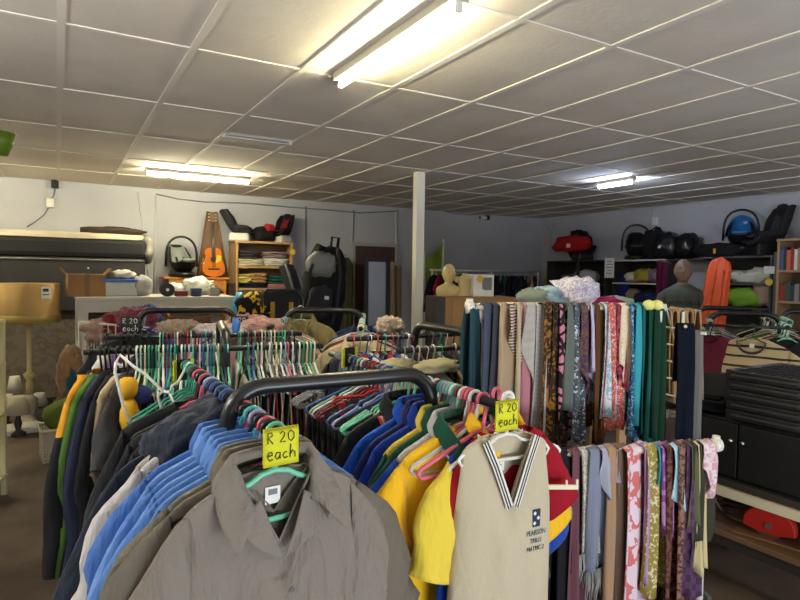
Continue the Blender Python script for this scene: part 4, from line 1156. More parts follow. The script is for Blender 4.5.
def hanger(kind, color, Mx, label=None, group=None, regkey=None):
    """copy of a hanger prototype; Mx = world matrix of the rail point"""
    if kind not in HPROTO:
        opts = {'plain': dict(), 'small': dict(w=0.30, slope=0.36), 'notch': dict(notch=True), 'big': dict(w=0.40, r=0.0062, slope=0.46), 'wire': dict(r=0.0022, hook_r=0.016), 'clip': dict(w=0.32, bar=False, slope=0.15, clips=True), 'thin': dict(w=0.38, r=0.0034, slope=0.5)}[kind]
        me = bpy.data.meshes.new('clothes_hanger'); g = hanger_geo(**opts)
        bmesh.ops.recalc_face_normals(g.bm, faces=g.bm.faces[:]); g.bm.to_mesh(me); g.bm.free()
        me.materials.append(white_plastic); HPROTO[kind] = me
    o = bpy.data.objects.new('clothes_hanger', HPROTO[kind]); COL.objects.link(o)
    o.matrix_world = Mx
    obj_mat(o, chrome if color == 'wire' else hm(color))
    if label: tag(o, label, 'hanger', group)
    else: note_label(o, color, 'hanger', regkey[0], regkey[1], regkey[2], 'hanger', group)
    return o

def garment_geo(hw=0.23, L=0.72, bw=0.24, nw=0.075, neck='round', nd=0.07, sl=0.22, sang=0.5, th=0.06, fold=0.014, slope=0.40, z0=-0.068, n=26, m=22, seed=0, ah=0.2, cuff=0.075, flare=0.02, armw=None, sbend=0.0):
    """cloth body and sleeves hanging from a hanger at the origin; returns dict of G"""
    rnd = random.Random(seed)
    ph = [rnd.uniform(0, 6.28) for _ in range(8)]
    fq = [rnd.uniform(5, 8), rnd.uniform(9, 14), rnd.uniform(3, 5)]
    def zt(x): return z0 - slope * max(0.0, abs(x) - 0.045) - 0.35 * max(0, abs(x) - hw * 0.86)
    def body(k, v, front):
        u = k
        top_x = u * hw
        low_x = u * (bw + flare * v)
        s = min(1.0, v * 3.0); s = s * s * (3 - 2 * s)
        x = top_x * (1 - s) + low_x * s
        z_top = zt(top_x)
        if abs(top_x) < nw:
            q = abs(top_x) / nw
            if front:
                dip = nd * ((1 - q) if neck in ('v', 'camp') else math.sqrt(max(0, 1 - q * q)))
            else:
                dip = 0.014 * math.sqrt(max(0, 1 - q * q))
            z_top -= dip
        z = z_top + (-L - 0.02 * (1 - abs(u)) - z_top) * v
        edge = max(0.0, 1 - abs(u) ** 2.6) ** 0.55
        t = 0.010 + (th - 0.010) * math.sin(PI / 2 * min(1, v * 2.2))
        y = t * edge + (0.012 if abs(top_x) < nw * 1.1 and v < 0.02 else 0)
        f = fold * (0.15 + v) * (math.sin(fq[0] * u + ph[0] + 1.4 * v) + 0.6 * math.sin(fq[1] * u + ph[1] - v) + 0.5 * math.sin(fq[2] * u + ph[2] + 4 * v))
        f += 0.4 * fold * noise.noise(Vector((u * 3 + seed, v * 5, seed * 0.37)))
        y = y + f * edge * (1 if front else -0.6)
        y = max(y, 0.004 * edge)
        return Vector((x, -y if front else y, z))
    g = G()
    ks = []
    for i in range(n + 1): ks.append(-1 + 2 * i / n)
    kn = nw / hw
    for s in (-1, 1):                       # make sure a column lies on the neck points
        j = min(range(len(ks)), key=lambda i: abs(ks[i] - s * kn)); ks[j] = s * kn
    rows = []
    for j in range(m + 1):
        v = (j / m) ** 1.25
        r = [g.bm.verts.new(body(k, v, True)) for k in ks] + [g.bm.verts.new(body(k, v, False)) for k in ks[-2:0:-1]]
        rows.append(r)
    N_ = len(rows[0])
    for j in range(m):
        for i in range(N_):
            k = (i + 1) % N_
            f = g.bm.faces.new((rows[j][i], rows[j][k], rows[j + 1][k], rows[j + 1][i])); f.smooth = True
    # close the shoulders
    for i in range(1, n):
        if abs(ks[i]) >= kn - 1e-6 and abs(ks[i + 1 if ks[i] > 0 else i - 1]) >= kn - 1e-6:
            a = i; b2 = i + 1 if ks[i] > 0 else i - 1
            A, B = rows[0][a], rows[0][b2]
            def back(i_): return rows[0][i_] if i_ in (0, n) else rows[0][2 * n - i_]
            vs = []
            for q in (A, B, back(b2), back(a)):
                if q not in vs: vs.append(q)
            if len(vs) >= 3:
                try:
                    f = g.bm.faces.new(vs); f.smooth = True
                except ValueError: pass
    out = {'body': g}
    if sl > 0:
        zs = zt(hw)
        for s in (-1, 1):
            sg = G()
            d0 = Vector((s * math.sin(sang), 0, -math.cos(sang)))
            p0 = Vector((s * (hw - 0.012), 0, zs - ah * 0.48))
            mm = 14
            pts = []
            p = p0.copy()
            for j in range(mm + 1):
                t = j / mm
                ang = sang * (1 - sbend * t)
                dd = Vector((s * math.sin(ang), -0.12 * t * sbend, -math.cos(ang)))
                nrm = Vector((s * math.cos(ang), 0, math.sin(ang)))
                kb = min(1, t * 2.2)
                nrm = (Vector((s * 0.05, 0, 1)) * (1 - kb) + nrm * kb).normalized()
                a = ah * 0.5 + (cuff - ah * 0.5) * min(1, t * 1.25)
                b = 0.02 + 0.022 * min(1, t * 3)
                ring = []
                for q in range(16):
                    th_ = 2 * PI * q / 16
                    w_ = 1 + 0.10 * math.sin(3 * th_ + ph[3] + 7 * t) * min(1, t * 3) + 0.08 * noise.noise(Vector((th_, t * 6, seed + s)))
                    pt = p + nrm * (a * math.cos(th_) * w_) + Vector((0, b * math.sin(th_) * w_, 0))
                    ring.append(sg.bm.verts.new(pt))
                pts.append(ring)
                p = p + dd * (sl / mm)
            for j in range(mm):
                for q in range(16):
                    f = sg.bm.faces.new((pts[j][q], pts[j][(q + 1) % 16], pts[j + 1][(q + 1) % 16], pts[j + 1][q])); f.smooth = True
            out['sleeve_' + ('left' if s < 0 else 'right')] = sg
    return out
def collar_geo(nw=0.075, z0=-0.068, fall=0.055, vdepth=0.12, width=0.04, tip=0.0, spread=0.0, amax=2.3):
    """shirt collar: stand at the neck, leaf folded outwards, points at the front"""
    g = G()
    def fn(u, v):
        a = -amax + 2 * amax * u            # 0 = back of the neck
        fr = max(0.0, (abs(a) - 1.2) / (amax - 1.2))
        x = nw * math.sin(a) * (1.0 + 0.10 * (1 - fr)) if abs(a) < PI / 2 else nw * math.sin(a)
        y = 0.042 * math.cos(a) + (-0.012 * fr)
        z = z0 + 0.030 - 0.012 * fr - vdepth * fr ** 1.4
        base = Vector((x, y, z))
        o = Vector((math.sin(a) * 1.0, math.cos(a) * 0.9, 0))
        if v < 0.35:
            k = v / 0.35
            return base + Vector((0, 0, -0.022 * (1 - k))) + o * 0.0
        k = (v - 0.35) / 0.65
        ext = width * (1 + 0.6 * fr)
        q = base + o * (0.008 + ext * k * (0.75 + 0.25 * fr)) + Vector((0, -0.010 * fr, -fall * k * (1 + 0.35 * fr)))
        if fr > 0.75: q += Vector((math.copysign(spread, a) * k * (fr - .75) * 4, -0.004, -tip * k * (fr - .75) * 4))
        return q
    g.grid(fn, 48, 10); g.thick(0.0025)
    return g

def drape_geo(w=0.32, lf=0.5, lb=0.5, r=0.012, fold=0.012, nf=3.0, top=-0.16, seed=0, wt=None, nu=16, nv=22, t=0.006, hem=0.0, sep=0.012, rend=0.0):
    """cloth folded over a bar that runs along local x, hanging down front and back"""
    rnd = random.Random(seed); p1, p2 = rnd.uniform(0, 6), rnd.uniform(0, 6)
    wt = wt or w
    def fn(u, v):
        x0 = (u - 0.5)
        if v < 0.45: k = (0.45 - v) / 0.45; side = -1
        elif v > 0.55: k = (v - 0.55) / 0.45; side = 1
        else: k = 0; side = 0
        L = lf if side < 0 else lb
        ww = wt + (w - wt) * k ** 0.7
        x = x0 * ww
        f = fold * math.sin(nf * 2 * PI * u + p1 + 1.5 * k) * (0.25 + 0.75 * k)
        f += 0.5 * fold * math.sin(nf * 3.7 * PI * u + p2) * k
        if side == 0:
            a = PI * (v - 0.45) / 0.10
            return Vector((x, -r * math.cos(a) + f * 0.25, top + r * math.sin(a)))
        z = top - k * (L + hem * math.sin(2.2 * PI * u + p2) + hem * x0 - rend * (2 * x0) ** 2)
        return Vector((x, side * (r + sep * min(1, k * 3)) + f * (1 if side < 0 else 0.7), z))
    g = G(); g.grid(fn, nu, nv); g.thick(t)
    return g

GCOL = {'black': (24, 24, 27), 'navy': (28, 34, 58), 'charcoal': (54, 54, 58), 'white': (216, 212, 204), 'grey': (126, 126, 128), 'beige': (186, 168, 136), 'khaki': (132, 118, 82), 'cream': (206, 194, 164), 'red': (168, 30, 40), 'maroon': (96, 26, 44), 'mustard': (206, 148, 34), 'green': (72, 108, 44), 'dark green': (30, 70, 48), 'blue': (40, 70, 140), 'teal': (36, 96, 100), 'pink': (206, 150, 152), 'brown': (92, 64, 46), 'orange': (196, 100, 44), 'purple': (84, 60, 110), 'denim': (58, 76, 110), 'olive': (92, 92, 56)}
GPROTO = {}
def cloth_obj(name, kind, mat, Mx):
    """copy of a low-detail garment prototype"""
    if kind not in GPROTO:
        if kind.startswith('trousers'):
            g = drape_geo(seed=len(kind) * 3, w=0.34, lf=0.52 if kind.endswith('s') else 0.42, lb=0.5, r=0.008, fold=0.010, top=-0.158, nu=12, nv=14)
        else:
            o = {'tee': dict(sl=0.18, L=0.66, sang=0.45, seed=1), 'jacket': dict(sl=0.5, L=0.74, sang=0.22, seed=2, hw=0.235, bw=0.25, ah=0.23, cuff=0.06, neck='v', nd=0.1), 'long': dict(sl=0.5, L=0.7, sang=0.2, seed=3, cuff=0.05), 'vest': dict(sl=0, L=0.62, seed=4, hw=0.17, bw=0.2), 'kid': dict(sl=0.14, L=0.5, hw=0.18, bw=0.2, ah=.16, seed=6), 'dress': dict(sl=0.12, L=0.82, hw=0.19, bw=0.22, flare=0.09, seed=5)}[kind]
            o.update(n=14, m=10, th=0.022, fold=0.008)
            parts = garment_geo(**o)
            g = parts['body']
            for k in parts:
                if k != 'body': g.merge(parts[k].bm)
        me = bpy.data.meshes.new('garment'); bmesh.ops.recalc_face_normals(g.bm, faces=g.bm.faces[:]); g.bm.to_mesh(me); g.bm.free()
        me.materials.append(black_fabric); GPROTO[kind] = me
    o = bpy.data.objects.new(name, GPROTO[kind]); COL.objects.link(o); o.matrix_world = Mx
    obj_mat(o, mat)
    return o

RAILZ = 1.27
def make_rack(label, org, ang, w=0.285, y0=-0.5, y1=0.5, top=1.335, arch_y=0.0, arch_dx=0.0, group='black clothes racks', legs=True):
    """black double rack: one arch, two rails through its legs, two floor runners"""
    t = thing('clothes_rack', label, 'clothes rack', (org[0], org[1], 0), ang, group)
    R_ = 0.09; r = 0.021
    pts = [(-w, 0, 0.04)]
    pts += [(-w, 0, top - R_ - .02)]
    for k in range(7):
        a = PI - k * PI / 12; pts.append((-w + R_ + R_ * math.cos(a), 0, top - R_ + R_ * math.sin(a)))
    for k in range(7):
        a = PI / 2 - k * PI / 12; pts.append((w - R_ + R_ * math.cos(a), 0, top - R_ + R_ * math.sin(a)))
    pts += [(w, 0, 0.04)]
    pts = [(p_[0] + arch_dx, arch_y, p_[2]) for p_ in pts]
    g = G(); g.tube(pts, r, 14); build('arch', g, black_metal, t)
    for s in (-1, 1):
        g = G(); g.tube([(s * w, y0, RAILZ), (s * w, y1, RAILZ)], 0.0125, 12); rl = build('rail', g, black_metal, t)
        g = G(); g.tube([(s * w, arch_y - 0.022, RAILZ), (s * w, arch_y - 0.045, RAILZ)], 0.0155, 12); build('rail_clamp', g, chrome, t)
        g = G(); g.tube([(s * w, arch_y - 0.42, 0.022), (s * w, arch_y + 0.42, 0.022)], 0.02, 10); build('foot', g, black_metal, t)
    g = G(); g.tube([(-w, arch_y, 0.3), (w, arch_y, 0.3)], 0.014, 10); build('crossbar', g, black_metal, t)
    t['ang'] = 0
    RM = Matrix.Translation((org[0], org[1], 0)) @ Matrix.Rotation(ang, 4, 'Z')
    return t, (lambda side, y, rz=0.0, dz=0.0, tilt=0.0: RM @ Matrix.Translation((side * w, y, RAILZ + dz)) @ Matrix.Rotation(rz, 4, 'Z') @ Matrix.Rotation(tilt, 4, 'Y'))
def angle_of(latd):
    """rack angle so that its local y runs along (lateral, depth) seen from the camera"""
    v = CW(latd[0], latd[1]); return math.atan2(-v.x, v.y)
rnd = random.Random(5)
def row(mat_fn, side, ys, where, end, hcols, gspec, group, hkind=('plain',), sgn=1, jit=0.10, every=1):
    """hangers and clothes along one rail; gspec = [(kind, colour)], colour None = bare hanger"""
    for i, y in enumerate(ys):
        Mx = mat_fn(side, y, rnd.uniform(-jit, jit), 0.0, rnd.uniform(-0.03, 0.03))
        hc = hcols[i % len(hcols)] if isinstance(hcols, list) else hcols(i)
        hanger(hkind[i % len(hkind)], hc, Mx, None, 'hangers on ' + where, (where, end, sgn * y))
        k = gspec[i % len(gspec)]
        if k:
            kind, c = k
            nm = {'tee': 't_shirt', 'jacket': 'jacket', 'long': 'long_sleeved_top', 'vest': 'sleeveless_top', 'kid': 'small_shirt', 'dress': 'dress', 'trousers': 'folded_trousers', 'trousers2': 'folded_skirt'}[kind]
            o = cloth_obj(nm, kind, wrinkled(c, GCOL[c], 0.35) if c in GCOL else MATS[c], Mx)
            note_label(o, c if c in GCOL else c, nm.replace('_', ' '), where, end, sgn * y, 'trousers' if 'trousers' in nm else 'skirt' if 'skirt' in nm else 'top', 'clothes on ' + where)
def lins(a, b, n, j=0.0):
    return [a + (b - a) * (i + 0.5) / n + rnd.uniform(-j, j) for i in range(n)]

# ---------------- middle rack on the left: rails across the view
A0 = Vector(( -0.69 - 0.0, 2.42)); 
u = Vector((0.945, 0.327)); v = Vector((-0.327, 0.945))           # along rails, across (lateral, depth)
cF = Vector((-1.20, 2.42)); 
ctr = cF + u * 0.47 + v * 0.285
o = CW(*ctr); a3 = angle_of(u)
t, m3 = make_rack('black rack with rails across the view, packed with hangers, left of centre', (o.x, o.y), a3, y0=-0.55, y1=0.43)
# local x of this rack: +x = towards the camera
fr = 1; bk = -1
c1 = ['white', 'pale green', 'cream', 'teal green', 'dark green', 'teal green', 'pale green', 'white', 'steel blue', 'teal green', 'teal green', 'dark green', 'white', 'teal green', 'lilac', 'mint green', 'navy', 'white', 'steel blue', 'pale green', 'steel blue', 'teal green', 'cream', 'dark green', 'navy', 'mint green']
g1 = [('trousers', 'black'), ('trousers2', 'charcoal'), ('trousers', 'beige'), ('trousers', 'navy'), ('trousers2', 'black'), ('trousers', 'white'), ('trousers', 'maroon')]
row(m3, fr, lins(-0.36, 0.02, 26, .003), "middle left rack's front rail", 'the left', c1, g1, 0, ('plain', 'small'), 1, 0.06)
c2 = ['teal green', 'steel blue', 'pale green', 'white', 'black', 'white', 'grey', 'cream', 'white', 'lilac', 'pink', 'white', 'navy', 'white', 'teal green', 'cream', 'mint green', 'white']
g2 = [('trousers', 'white'), ('trousers', 'beige'), ('trousers2', 'black'), ('trousers', 'grey'), ('trousers', 'navy'), ('trousers2', 'red'), ('trousers', 'black')]
row(m3, fr, lins(0.09, 0.40, 18, .004), "middle left rack's front rail, right half", 'the left', c2, g2, 0, ('plain', 'small'), 1, 0.06)
c3 = ['pale green', 'teal green', 'maroon', 'maroon', 'grey', 'white', 'maroon', 'navy', 'red', 'pale green', 'black', 'maroon', 'steel blue', 'teal green', 'navy', 'dark green', 'white', 'teal green']
g3 = [('trousers', 'maroon'), ('trousers2', 'black'), ('trousers', 'navy'), ('trousers', 'charcoal'), ('trousers2', 'beige')]
row(m3, bk, lins(-0.30, 0.0, 18, .003), "middle left rack's rear rail", 'the left', c3, g3, 0, ('plain', 'small'), 1, 0.06)
c4 = ['teal green', 'mint green', 'navy', 'grey', 'black', 'pale green', 'maroon', 'white', 'pale green', 'grey', 'white', 'cream', 'teal green']
row(m3, bk, lins(0.08, 0.40, 18, .004), "middle left rack's rear rail, right half", 'the left', c4, g2, 0, ('plain', 'small'), 1, 0.06)
# jackets on the left end
MATS['mustard and black'] = pattern('mustard_black', 'split', (22, 22, 25), (204, 144, 34), 1, thr=.73)
gl = [('long', 'white', bk, -0.535), ('jacket', 'mustard and black', fr, -0.525), ('long', 'purple', bk, -0.47), ('jacket', 'green', fr, -0.485), ('jacket', 'navy', fr, -0.468), ('jacket', 'black', fr, -0.45), ('long', 'maroon', bk, -0.44), ('jacket', 'black', fr, -0.425), ('long', 'white', bk, -0.41), ('long', 'beige', fr, -0.40), ('jacket', 'black', bk, -0.38), ('tee', 'charcoal', fr, -0.38), ('jacket', 'navy', bk, -0.345)]
for kind, c, sd, y in gl:
    Mx = m3(sd, y, -0.27 + rnd.uniform(-.06, .06))
    wh = "middle left rack's %s rail, left end" % ('front' if sd > 0 else 'rear')
    hanger('plain', 'black', Mx, None, 'hangers on ' + wh, (wh, 'the left', y))
    nm = {'jacket': 'jacket', 'long': 'long_sleeved_top', 'tee': 't_shirt'}[kind]
    note_label(cloth_obj(nm, kind, MATS[c] if c in MATS else wrinkled(c, GCOL[c], .35), Mx), c, nm.replace('_', ' '), wh, 'the left', y, 'top', 'clothes on ' + wh)

# ---------------- rack behind it, rails running away (arch seen square on)
def price_sign(label, Mx, mats, dark=False, s=1.0, lines=True):
    """folded square note over the rail end, 'R 20 each' handwritten"""
    t = thing('price_sign', label, 'price sign', (0, 0, 0)); t.matrix_world = Mx
    W_ = 0.078 * s
    g = G()
    def fn(u, v):
        x = (u - .5) * W_
        if v < .5: return Vector((x, -0.0012 - 0.004 * math.sin(PI * v * 2) * math.sin(PI * u), -W_ * (1 - v * 2)))
        return Vector((x, 0.0012, -W_ * (v * 2 - 1) * 0.96))
    g.grid(fn, 8, 12); g.thick(0.0008)
    for vtx in g.bm.verts: vtx.co.z += 0.02 * s
    build('note', g, mats[0], t)
    strokes = [[(-.40, .40), (-.40, .12)], [(-.41, .40), (-.30, .41), (-.27, .33), (-.38, .26), (-.26, .11)],
               [(-.06, .34), (0, .41), (.07, .36), (.05, .27), (-.06, .13), (.09, .13)],
               [(.24, .40), (.17, .33), (.18, .18), (.25, .12), (.33, .19), (.33, .33), (.24, .40)],
               [(-.40, -.20), (-.27, -.18), (-.29, -.10), (-.37, -.11), (-.41, -.22), (-.35, -.32), (-.26, -.29)],
               [(-.07, -.14), (-.15, -.13), (-.20, -.23), (-.14, -.31), (-.07, -.24), (-.06, -.13), (-.06, -.30)],
               [(.13, -.15), (.06, -.15), (.02, -.24), (.07, -.31), (.15, -.28)],
               [(.24, .04), (.22, -.31)], [(.23, -.22), (.30, -.13), (.36, -.18), (.36, -.32)]]
    g = G()
    for st in strokes:
        g.tube([(x * W_, -0.0062, 0.02 * s - W_ * .5 + z * W_) for x, z in st], 0.0011 * s, 5)
    build('handwriting', g, mats[1], t)
    return t
yellow_note = plain('yellow_note', (206, 204, 40), 0.7, 0, .3, .03)
black_note = plain('black_card', (20, 20, 22), .6); chalk = plain('white_marker', (226, 226, 222), .6)
o = CW(-1.47, 4.12)
a2 = angle_of((-0.34, 1)); 
t, m2 = make_rack('black rack seen square on, behind the packed left rack', (o.x, o.y), a2, w=0.315, y0=-0.5, y1=0.5)
row(m2, -1, lins(-0.45, -0.1, 9, .01), "square-on left rack's left rail", 'the front', ['black', 'turquoise', 'white', 'black', 'pale green'], [('kid', 'black'), ('kid', 'navy'), ('kid', 'charcoal'), ('kid', 'maroon')], 0)
row(m2, 1, lins(-0.48, -0.1, 10, .01), "square-on left rack's right rail", 'the front', ['white', 'lilac', 'teal green', 'black'], [('long', 'pink'), ('long', 'white'), ('tee', 'blue'), ('tee', 'pink'), ('jacket', 'beige')], 0)
row(m2, -1, lins(0.05, 0.48, 8, .01), "square-on left rack's left rail, rear half", 'the front', ['black', 'steel blue', 'white'], [('kid', 'blue'), ('kid', 'purple'), ('kid', 'red')], 0)
row(m2, 1, lins(0.05, 0.48, 8, .01), "square-on left rack's right rail, rear half", 'the front', ['white', 'pink', 'teal green'], [('tee', 'pink'), ('long', 'cream'), ('tee', 'grey')], 0)
price_sign('black price card with white writing on the left rail, square-on left rack', m2(-1, -0.49, 0, 0.03), [black_note, chalk], s=1.35)
price_sign('black price card with white writing on the right rail, square-on left rack', m2(1, -0.51, 0, 0.03), [black_note, chalk], s=1.35)

# ---------------- rack in the centre with the khaki and cream jackets
o = CW(-0.545, 4.3)
a4 = angle_of((-0.05, 1))
t, m4 = make_rack('black rack seen square on in the middle, khaki jackets on its front', (o.x, o.y), a4, w=0.275, y0=-0.75, y1=0.5)
row(m4, -1, lins(-0.44, -0.05, 11, .01), "central rack's left rail", 'the front', ['white', 'pink', 'teal green', 'lilac', 'turquoise', 'black'], [('jacket', 'olive'), ('long', 'white'), ('tee', 'pink'), ('long', 'grey'), ('jacket', 'beige'), ('tee', 'black')], 0)
row(m4, 1, lins(-0.66, -0.05, 12, .01), "central rack's right rail", 'the front', ['white', 'grey', 'mint green', 'pale green'], [('long', 'beige'), ('jacket', 'blue'), ('jacket', 'orange'), ('jacket', 'brown'), ('tee', 'white')], 0)
row(m4, -1, lins(0.06, 0.46, 8, .01), "central rack's left rail, rear half", 'the front', ['teal green', 'white', 'steel blue', 'maroon'], [('tee', 'teal'), ('long', 'cream'), ('tee', 'pink')], 0)
row(m4, 1, lins(0.06, 0.46, 8, .01), "central rack's right rail, rear half", 'the front', ['pale green', 'white', 'teal green'], [('tee', 'navy'), ('long', 'blue'), ('tee', 'charcoal')], 0)
def big_jacket(name, label, Mx, mat, cat='jacket', hook=None, collar=True, group=None, colm=None, buttons=None, pocket=False, **kw):
    """garment with its own sleeves and collar as parts"""
    t = thing(name, label, cat, (0, 0, 0), 0, group); t.matrix_world = Mx
    parts = garment_geo(**kw)
    g = parts['body']; g.thick(0.003); build('body', g, mat, t)
    for k in parts:
        if k != 'body':
            parts[k].thick(0.0025); build('sleeve', parts[k], mat, t)
    if collar:
        build('collar', collar_geo(nw=kw.get('nw', 0.075) + 0.003, z0=kw.get('z0', -0.068), vdepth=kw.get('nd', 0.07) * 0.8, width=0.024, fall=0.038), colm or mat, t)
    if buttons:
        for k in range(4):
            z = kw.get('z0', -0.068) - kw.get('nd', .07) - 0.03 - 0.1 * k
            g = G(); yy = -kw.get('th', .06) - 0.012; g.tube([(0, yy, z), (0, yy - 0.004, z)], 0.006, 10); build('button', g, buttons, t)
    return t
Mx = m4(-0.62, 0.0, 0.1, 0.078)
hanger('plain', 'pale green', Mx, 'pale green hanger inside the khaki jacket at the front of the central rack', 'hangers in front jackets')
big_jacket('jacket', 'khaki jacket with an open collar facing the camera, central rack', Mx, wrinkled('khaki_drill', (136, 124, 84), .5), sl=0.5, L=0.74, hw=0.235, bw=0.25, ah=.24, cuff=.065, sang=.3, neck='v', nd=0.10, th=.05, seed=12)
Mx = m4(1, -0.73, -0.12)
hanger('plain', 'cream', Mx, 'cream hanger inside the cream jacket at the front of the central rack', 'hangers in front jackets')
big_jacket('jacket', 'stone cream jacket hanging in front of the khaki one, central rack', Mx, wrinkled('stone_drill', (188, 174, 138), .5), sl=0.5, L=0.76, hw=0.25, bw=0.27, ah=.25, cuff=.07, sang=.3, neck='v', nd=0.08, th=.06, seed=14)

# ---------------- rack right of centre, before the column
o = CW(0.21, 2.98)
a5 = angle_of((0.866, 0.5))
t, m5 = make_rack('black rack before the white column, its arch slanting to the right', (o.x, o.y), a5, w=0.255, y0=-0.40, y1=0.42)
row(m5, 1, lins(-0.38, 0.0, 10, .01), "column rack's front rail", 'the left', ['wire', 'grey', 'cream', 'white', 'wire', 'teal green', 'black'], [('tee', 'beige'), None, ('kid', 'black'), ('kid', 'cream'), None, ('kid', 'charcoal'), ('tee', 'black')], 0, ('wire', 'plain', 'thin'), 1, .25)
row(m5, 1, lins(0.06, 0.40, 7, .01), "column rack's front rail, right half", 'the left', ['wire', 'wire', 'white', 'wire'], [('tee', 'black'), ('kid', 'white'), ('tee', 'charcoal'), ('tee', 'black')], 0, ('wire', 'wire', 'thin'), 1, .3)
row(m5, -1, lins(-0.38, 0.0, 12, .01), "column rack's rear rail", 'the left', ['pink', 'grey', 'steel blue', 'white', 'pink', 'black', 'teal green'], [('tee', 'navy'), ('kid', 'red'), ('tee', 'blue'), ('kid', 'white'), ('tee', 'navy')], 0, ('plain', 'thin'), 1, .25)
row(m5, -1, lins(0.05, 0.40, 8, .01), "column rack's rear rail, right half", 'the left', ['black', 'grey', 'teal green', 'white'], [('tee', 'charcoal'), ('kid', 'grey'), ('tee', 'black')], 0, ('plain', 'thin'), 1, .25)
lumps = [(398, 372, 2.62, (0.10, 0.07, 0.028), 'cream_frilled_top', 'crumpled cream top slung on the hangers, left of the pair', (206, 196, 160), 3), (436, 372, 2.55, (0.11, 0.07, 0.026), 'cream_frilled_top', 'crumpled cream top slung on the hangers, right of the pair', (212, 202, 168), 5)]
for px, py, d, r, nm, lab, c, sd in lumps:
    q = at(px, py, d); lump(nm, lab + ', column rack', 'top', q, r, fab('frill_cream%d' % sd, (168, 158, 122)), sd, 0.4, .35, 6)

# ---------------- rack on the right behind the black crates, and one more behind it
o = CW(2.68, 4.62)
a6 = angle_of((0.5, 1))
t, m6 = make_rack('black rack on the right, striped shirt on its front', (o.x, o.y), a6, w=0.24, y0=-0.5, y1=0.45)
row(m6, -1, lins(-0.44, -0.05, 11, .01), "right rack's left rail", 'the front', ['black', 'white', 'mint green', 'pink', 'grey', 'dark green', 'mint green', 'white'], [('tee', 'maroon'), ('tee', 'black'), ('long', 'white'), ('tee', 'pink'), ('tee', 'grey'), ('long', 'green'), ('kid', 'charcoal')], 0)
row(m6, 1, lins(-0.44, -0.05, 9, .01), "right rack's right rail", 'the front', ['mint green', 'white', 'pale green', 'black'], [('tee', 'black'), ('tee', 'brown'), ('long', 'maroon'), ('tee', 'cream')], 0)
row(m6, -1, lins(0.05, 0.42, 7, .01), "right rack's left rail, rear half", 'the front', ['dark green', 'white', 'black'], [('tee', 'grey'), ('tee', 'teal'), ('tee', 'cream')], 0)
row(m6, 1, lins(0.05, 0.42, 7, .01), "right rack's right rail, rear half", 'the front', ['white', 'grey', 'mint green'], [('tee', 'green'), ('tee', 'pink'), ('tee', 'beige')], 0)
o = CW(3.02, 5.45)
t, m7 = make_rack('black rack behind the right rack, below the grey shelf unit', (o.x, o.y), a6, w=0.26, y0=-0.5, y1=0.45)
row(m7, -1, lins(-0.46, -0.05, 9, .01), "rear right rack's left rail", 'the front', ['white', 'black', 'mint green', 'dark green'], [('tee', 'charcoal'), ('tee', 'black'), ('long', 'grey')], 0)
row(m7, 1, lins(-0.46, -0.05, 9, .01), "rear right rack's right rail", 'the front', ['white', 'white', 'pale green', 'black'], [('tee', 'black'), ('tee', 'olive'), ('long', 'white')], 0)
o = CW(3.55, 5.05)
t, m8 = make_rack('black rack at the right edge, below the oak bookshelf', (o.x, o.y), a6, w=0.26, y0=-0.6, y1=0.4)
P_RED = pattern('red_speckled', 'floral', (196, 150, 150), (110, 18, 40), 70, thr=.25)
MATS['dark red speckled'] = P_RED
row(m8, -1, lins(-0.58, -0.05, 10, .01), "right-edge rack's left rail", 'the front', ['mint green', 'white', 'mint green', 'pale green'], [('tee', 'dark red speckled'), ('tee', 'black'), ('long', 'white'), ('tee', 'maroon')], 0)
row(m8, 1, lins(-0.58, -0.05, 8, .01), "right-edge rack's right rail", 'the front', ['white', 'mint green', 'grey'], [('long', 'white'), ('tee', 'green'), ('tee', 'pink')], 0)
# striped shirt facing the camera
qs = at(757, 331, 3.52)
q = Matrix.Translation((qs.x, qs.y, RAILZ)) @ Matrix.Rotation(a6 - 0.25, 4, 'Z')
MxS = m6(0, -0.55, -0.35); MxS.translation = Vector((qs.x, qs.y, 1.275))
hanger('plain', 'dark green', MxS, 'dark green hanger inside the beige striped T-shirt', 'hangers in front jackets')
STR = pattern('beige_stripe', 'stripe', (52, 44, 36), (186, 166, 132), 4.5, thr=.12)
t = big_jacket('striped_t_shirt', 'beige T-shirt with thin dark stripes facing the camera above the black crates', MxS, STR, 't-shirt', sl=.2, L=.66, hw=.24, bw=.25, ah=.22, cuff=.1, sang=.55, neck='round', nd=.085, nw=.095, th=.05, collar=False, seed=4)
g = G()
def nb(u, v):
    a = PI * (1 + u)
    return Vector(((0.095 + 0.0 * v) * math.cos(a) * (1 - .08 * v), -0.028 - 0.004 * v, -0.088 - 0.012 + (0.093 - .02 * v) * math.sin(a) - 0.003))
g.grid(nb, 24, 3); g.thick(.004); build('neckband', g, plain('dark_band', (60, 54, 50), .8), t)
g = G(); g.box((0, -0.005, -0.135), (0.03, 0.003, 0.03)); build('size_label', g, paper, t)
# a small rail rung between left end posts: support for the free shirt
g = G(); a_ = MxS.translation; b_ = m6(-1, -0.485).translation; c_ = m6(1, -0.485).translation
ln = (c_ - b_).normalized()
g.tube([b_ + Vector((0, 0, 0.0)), c_], 0.011, 8); tag(build('cross_rail', g, black_metal), 'black cross rail joining the front ends of the right rack', 'rail')
MxS.translation = b_ + (c_ - b_) * 0.55
for ob_ in (t,): ob_.matrix_world = MxS
for ob_ in COL.objects:
    if ob_.get('label') == 'dark green hanger inside the beige striped T-shirt': ob_.matrix_world = MxS

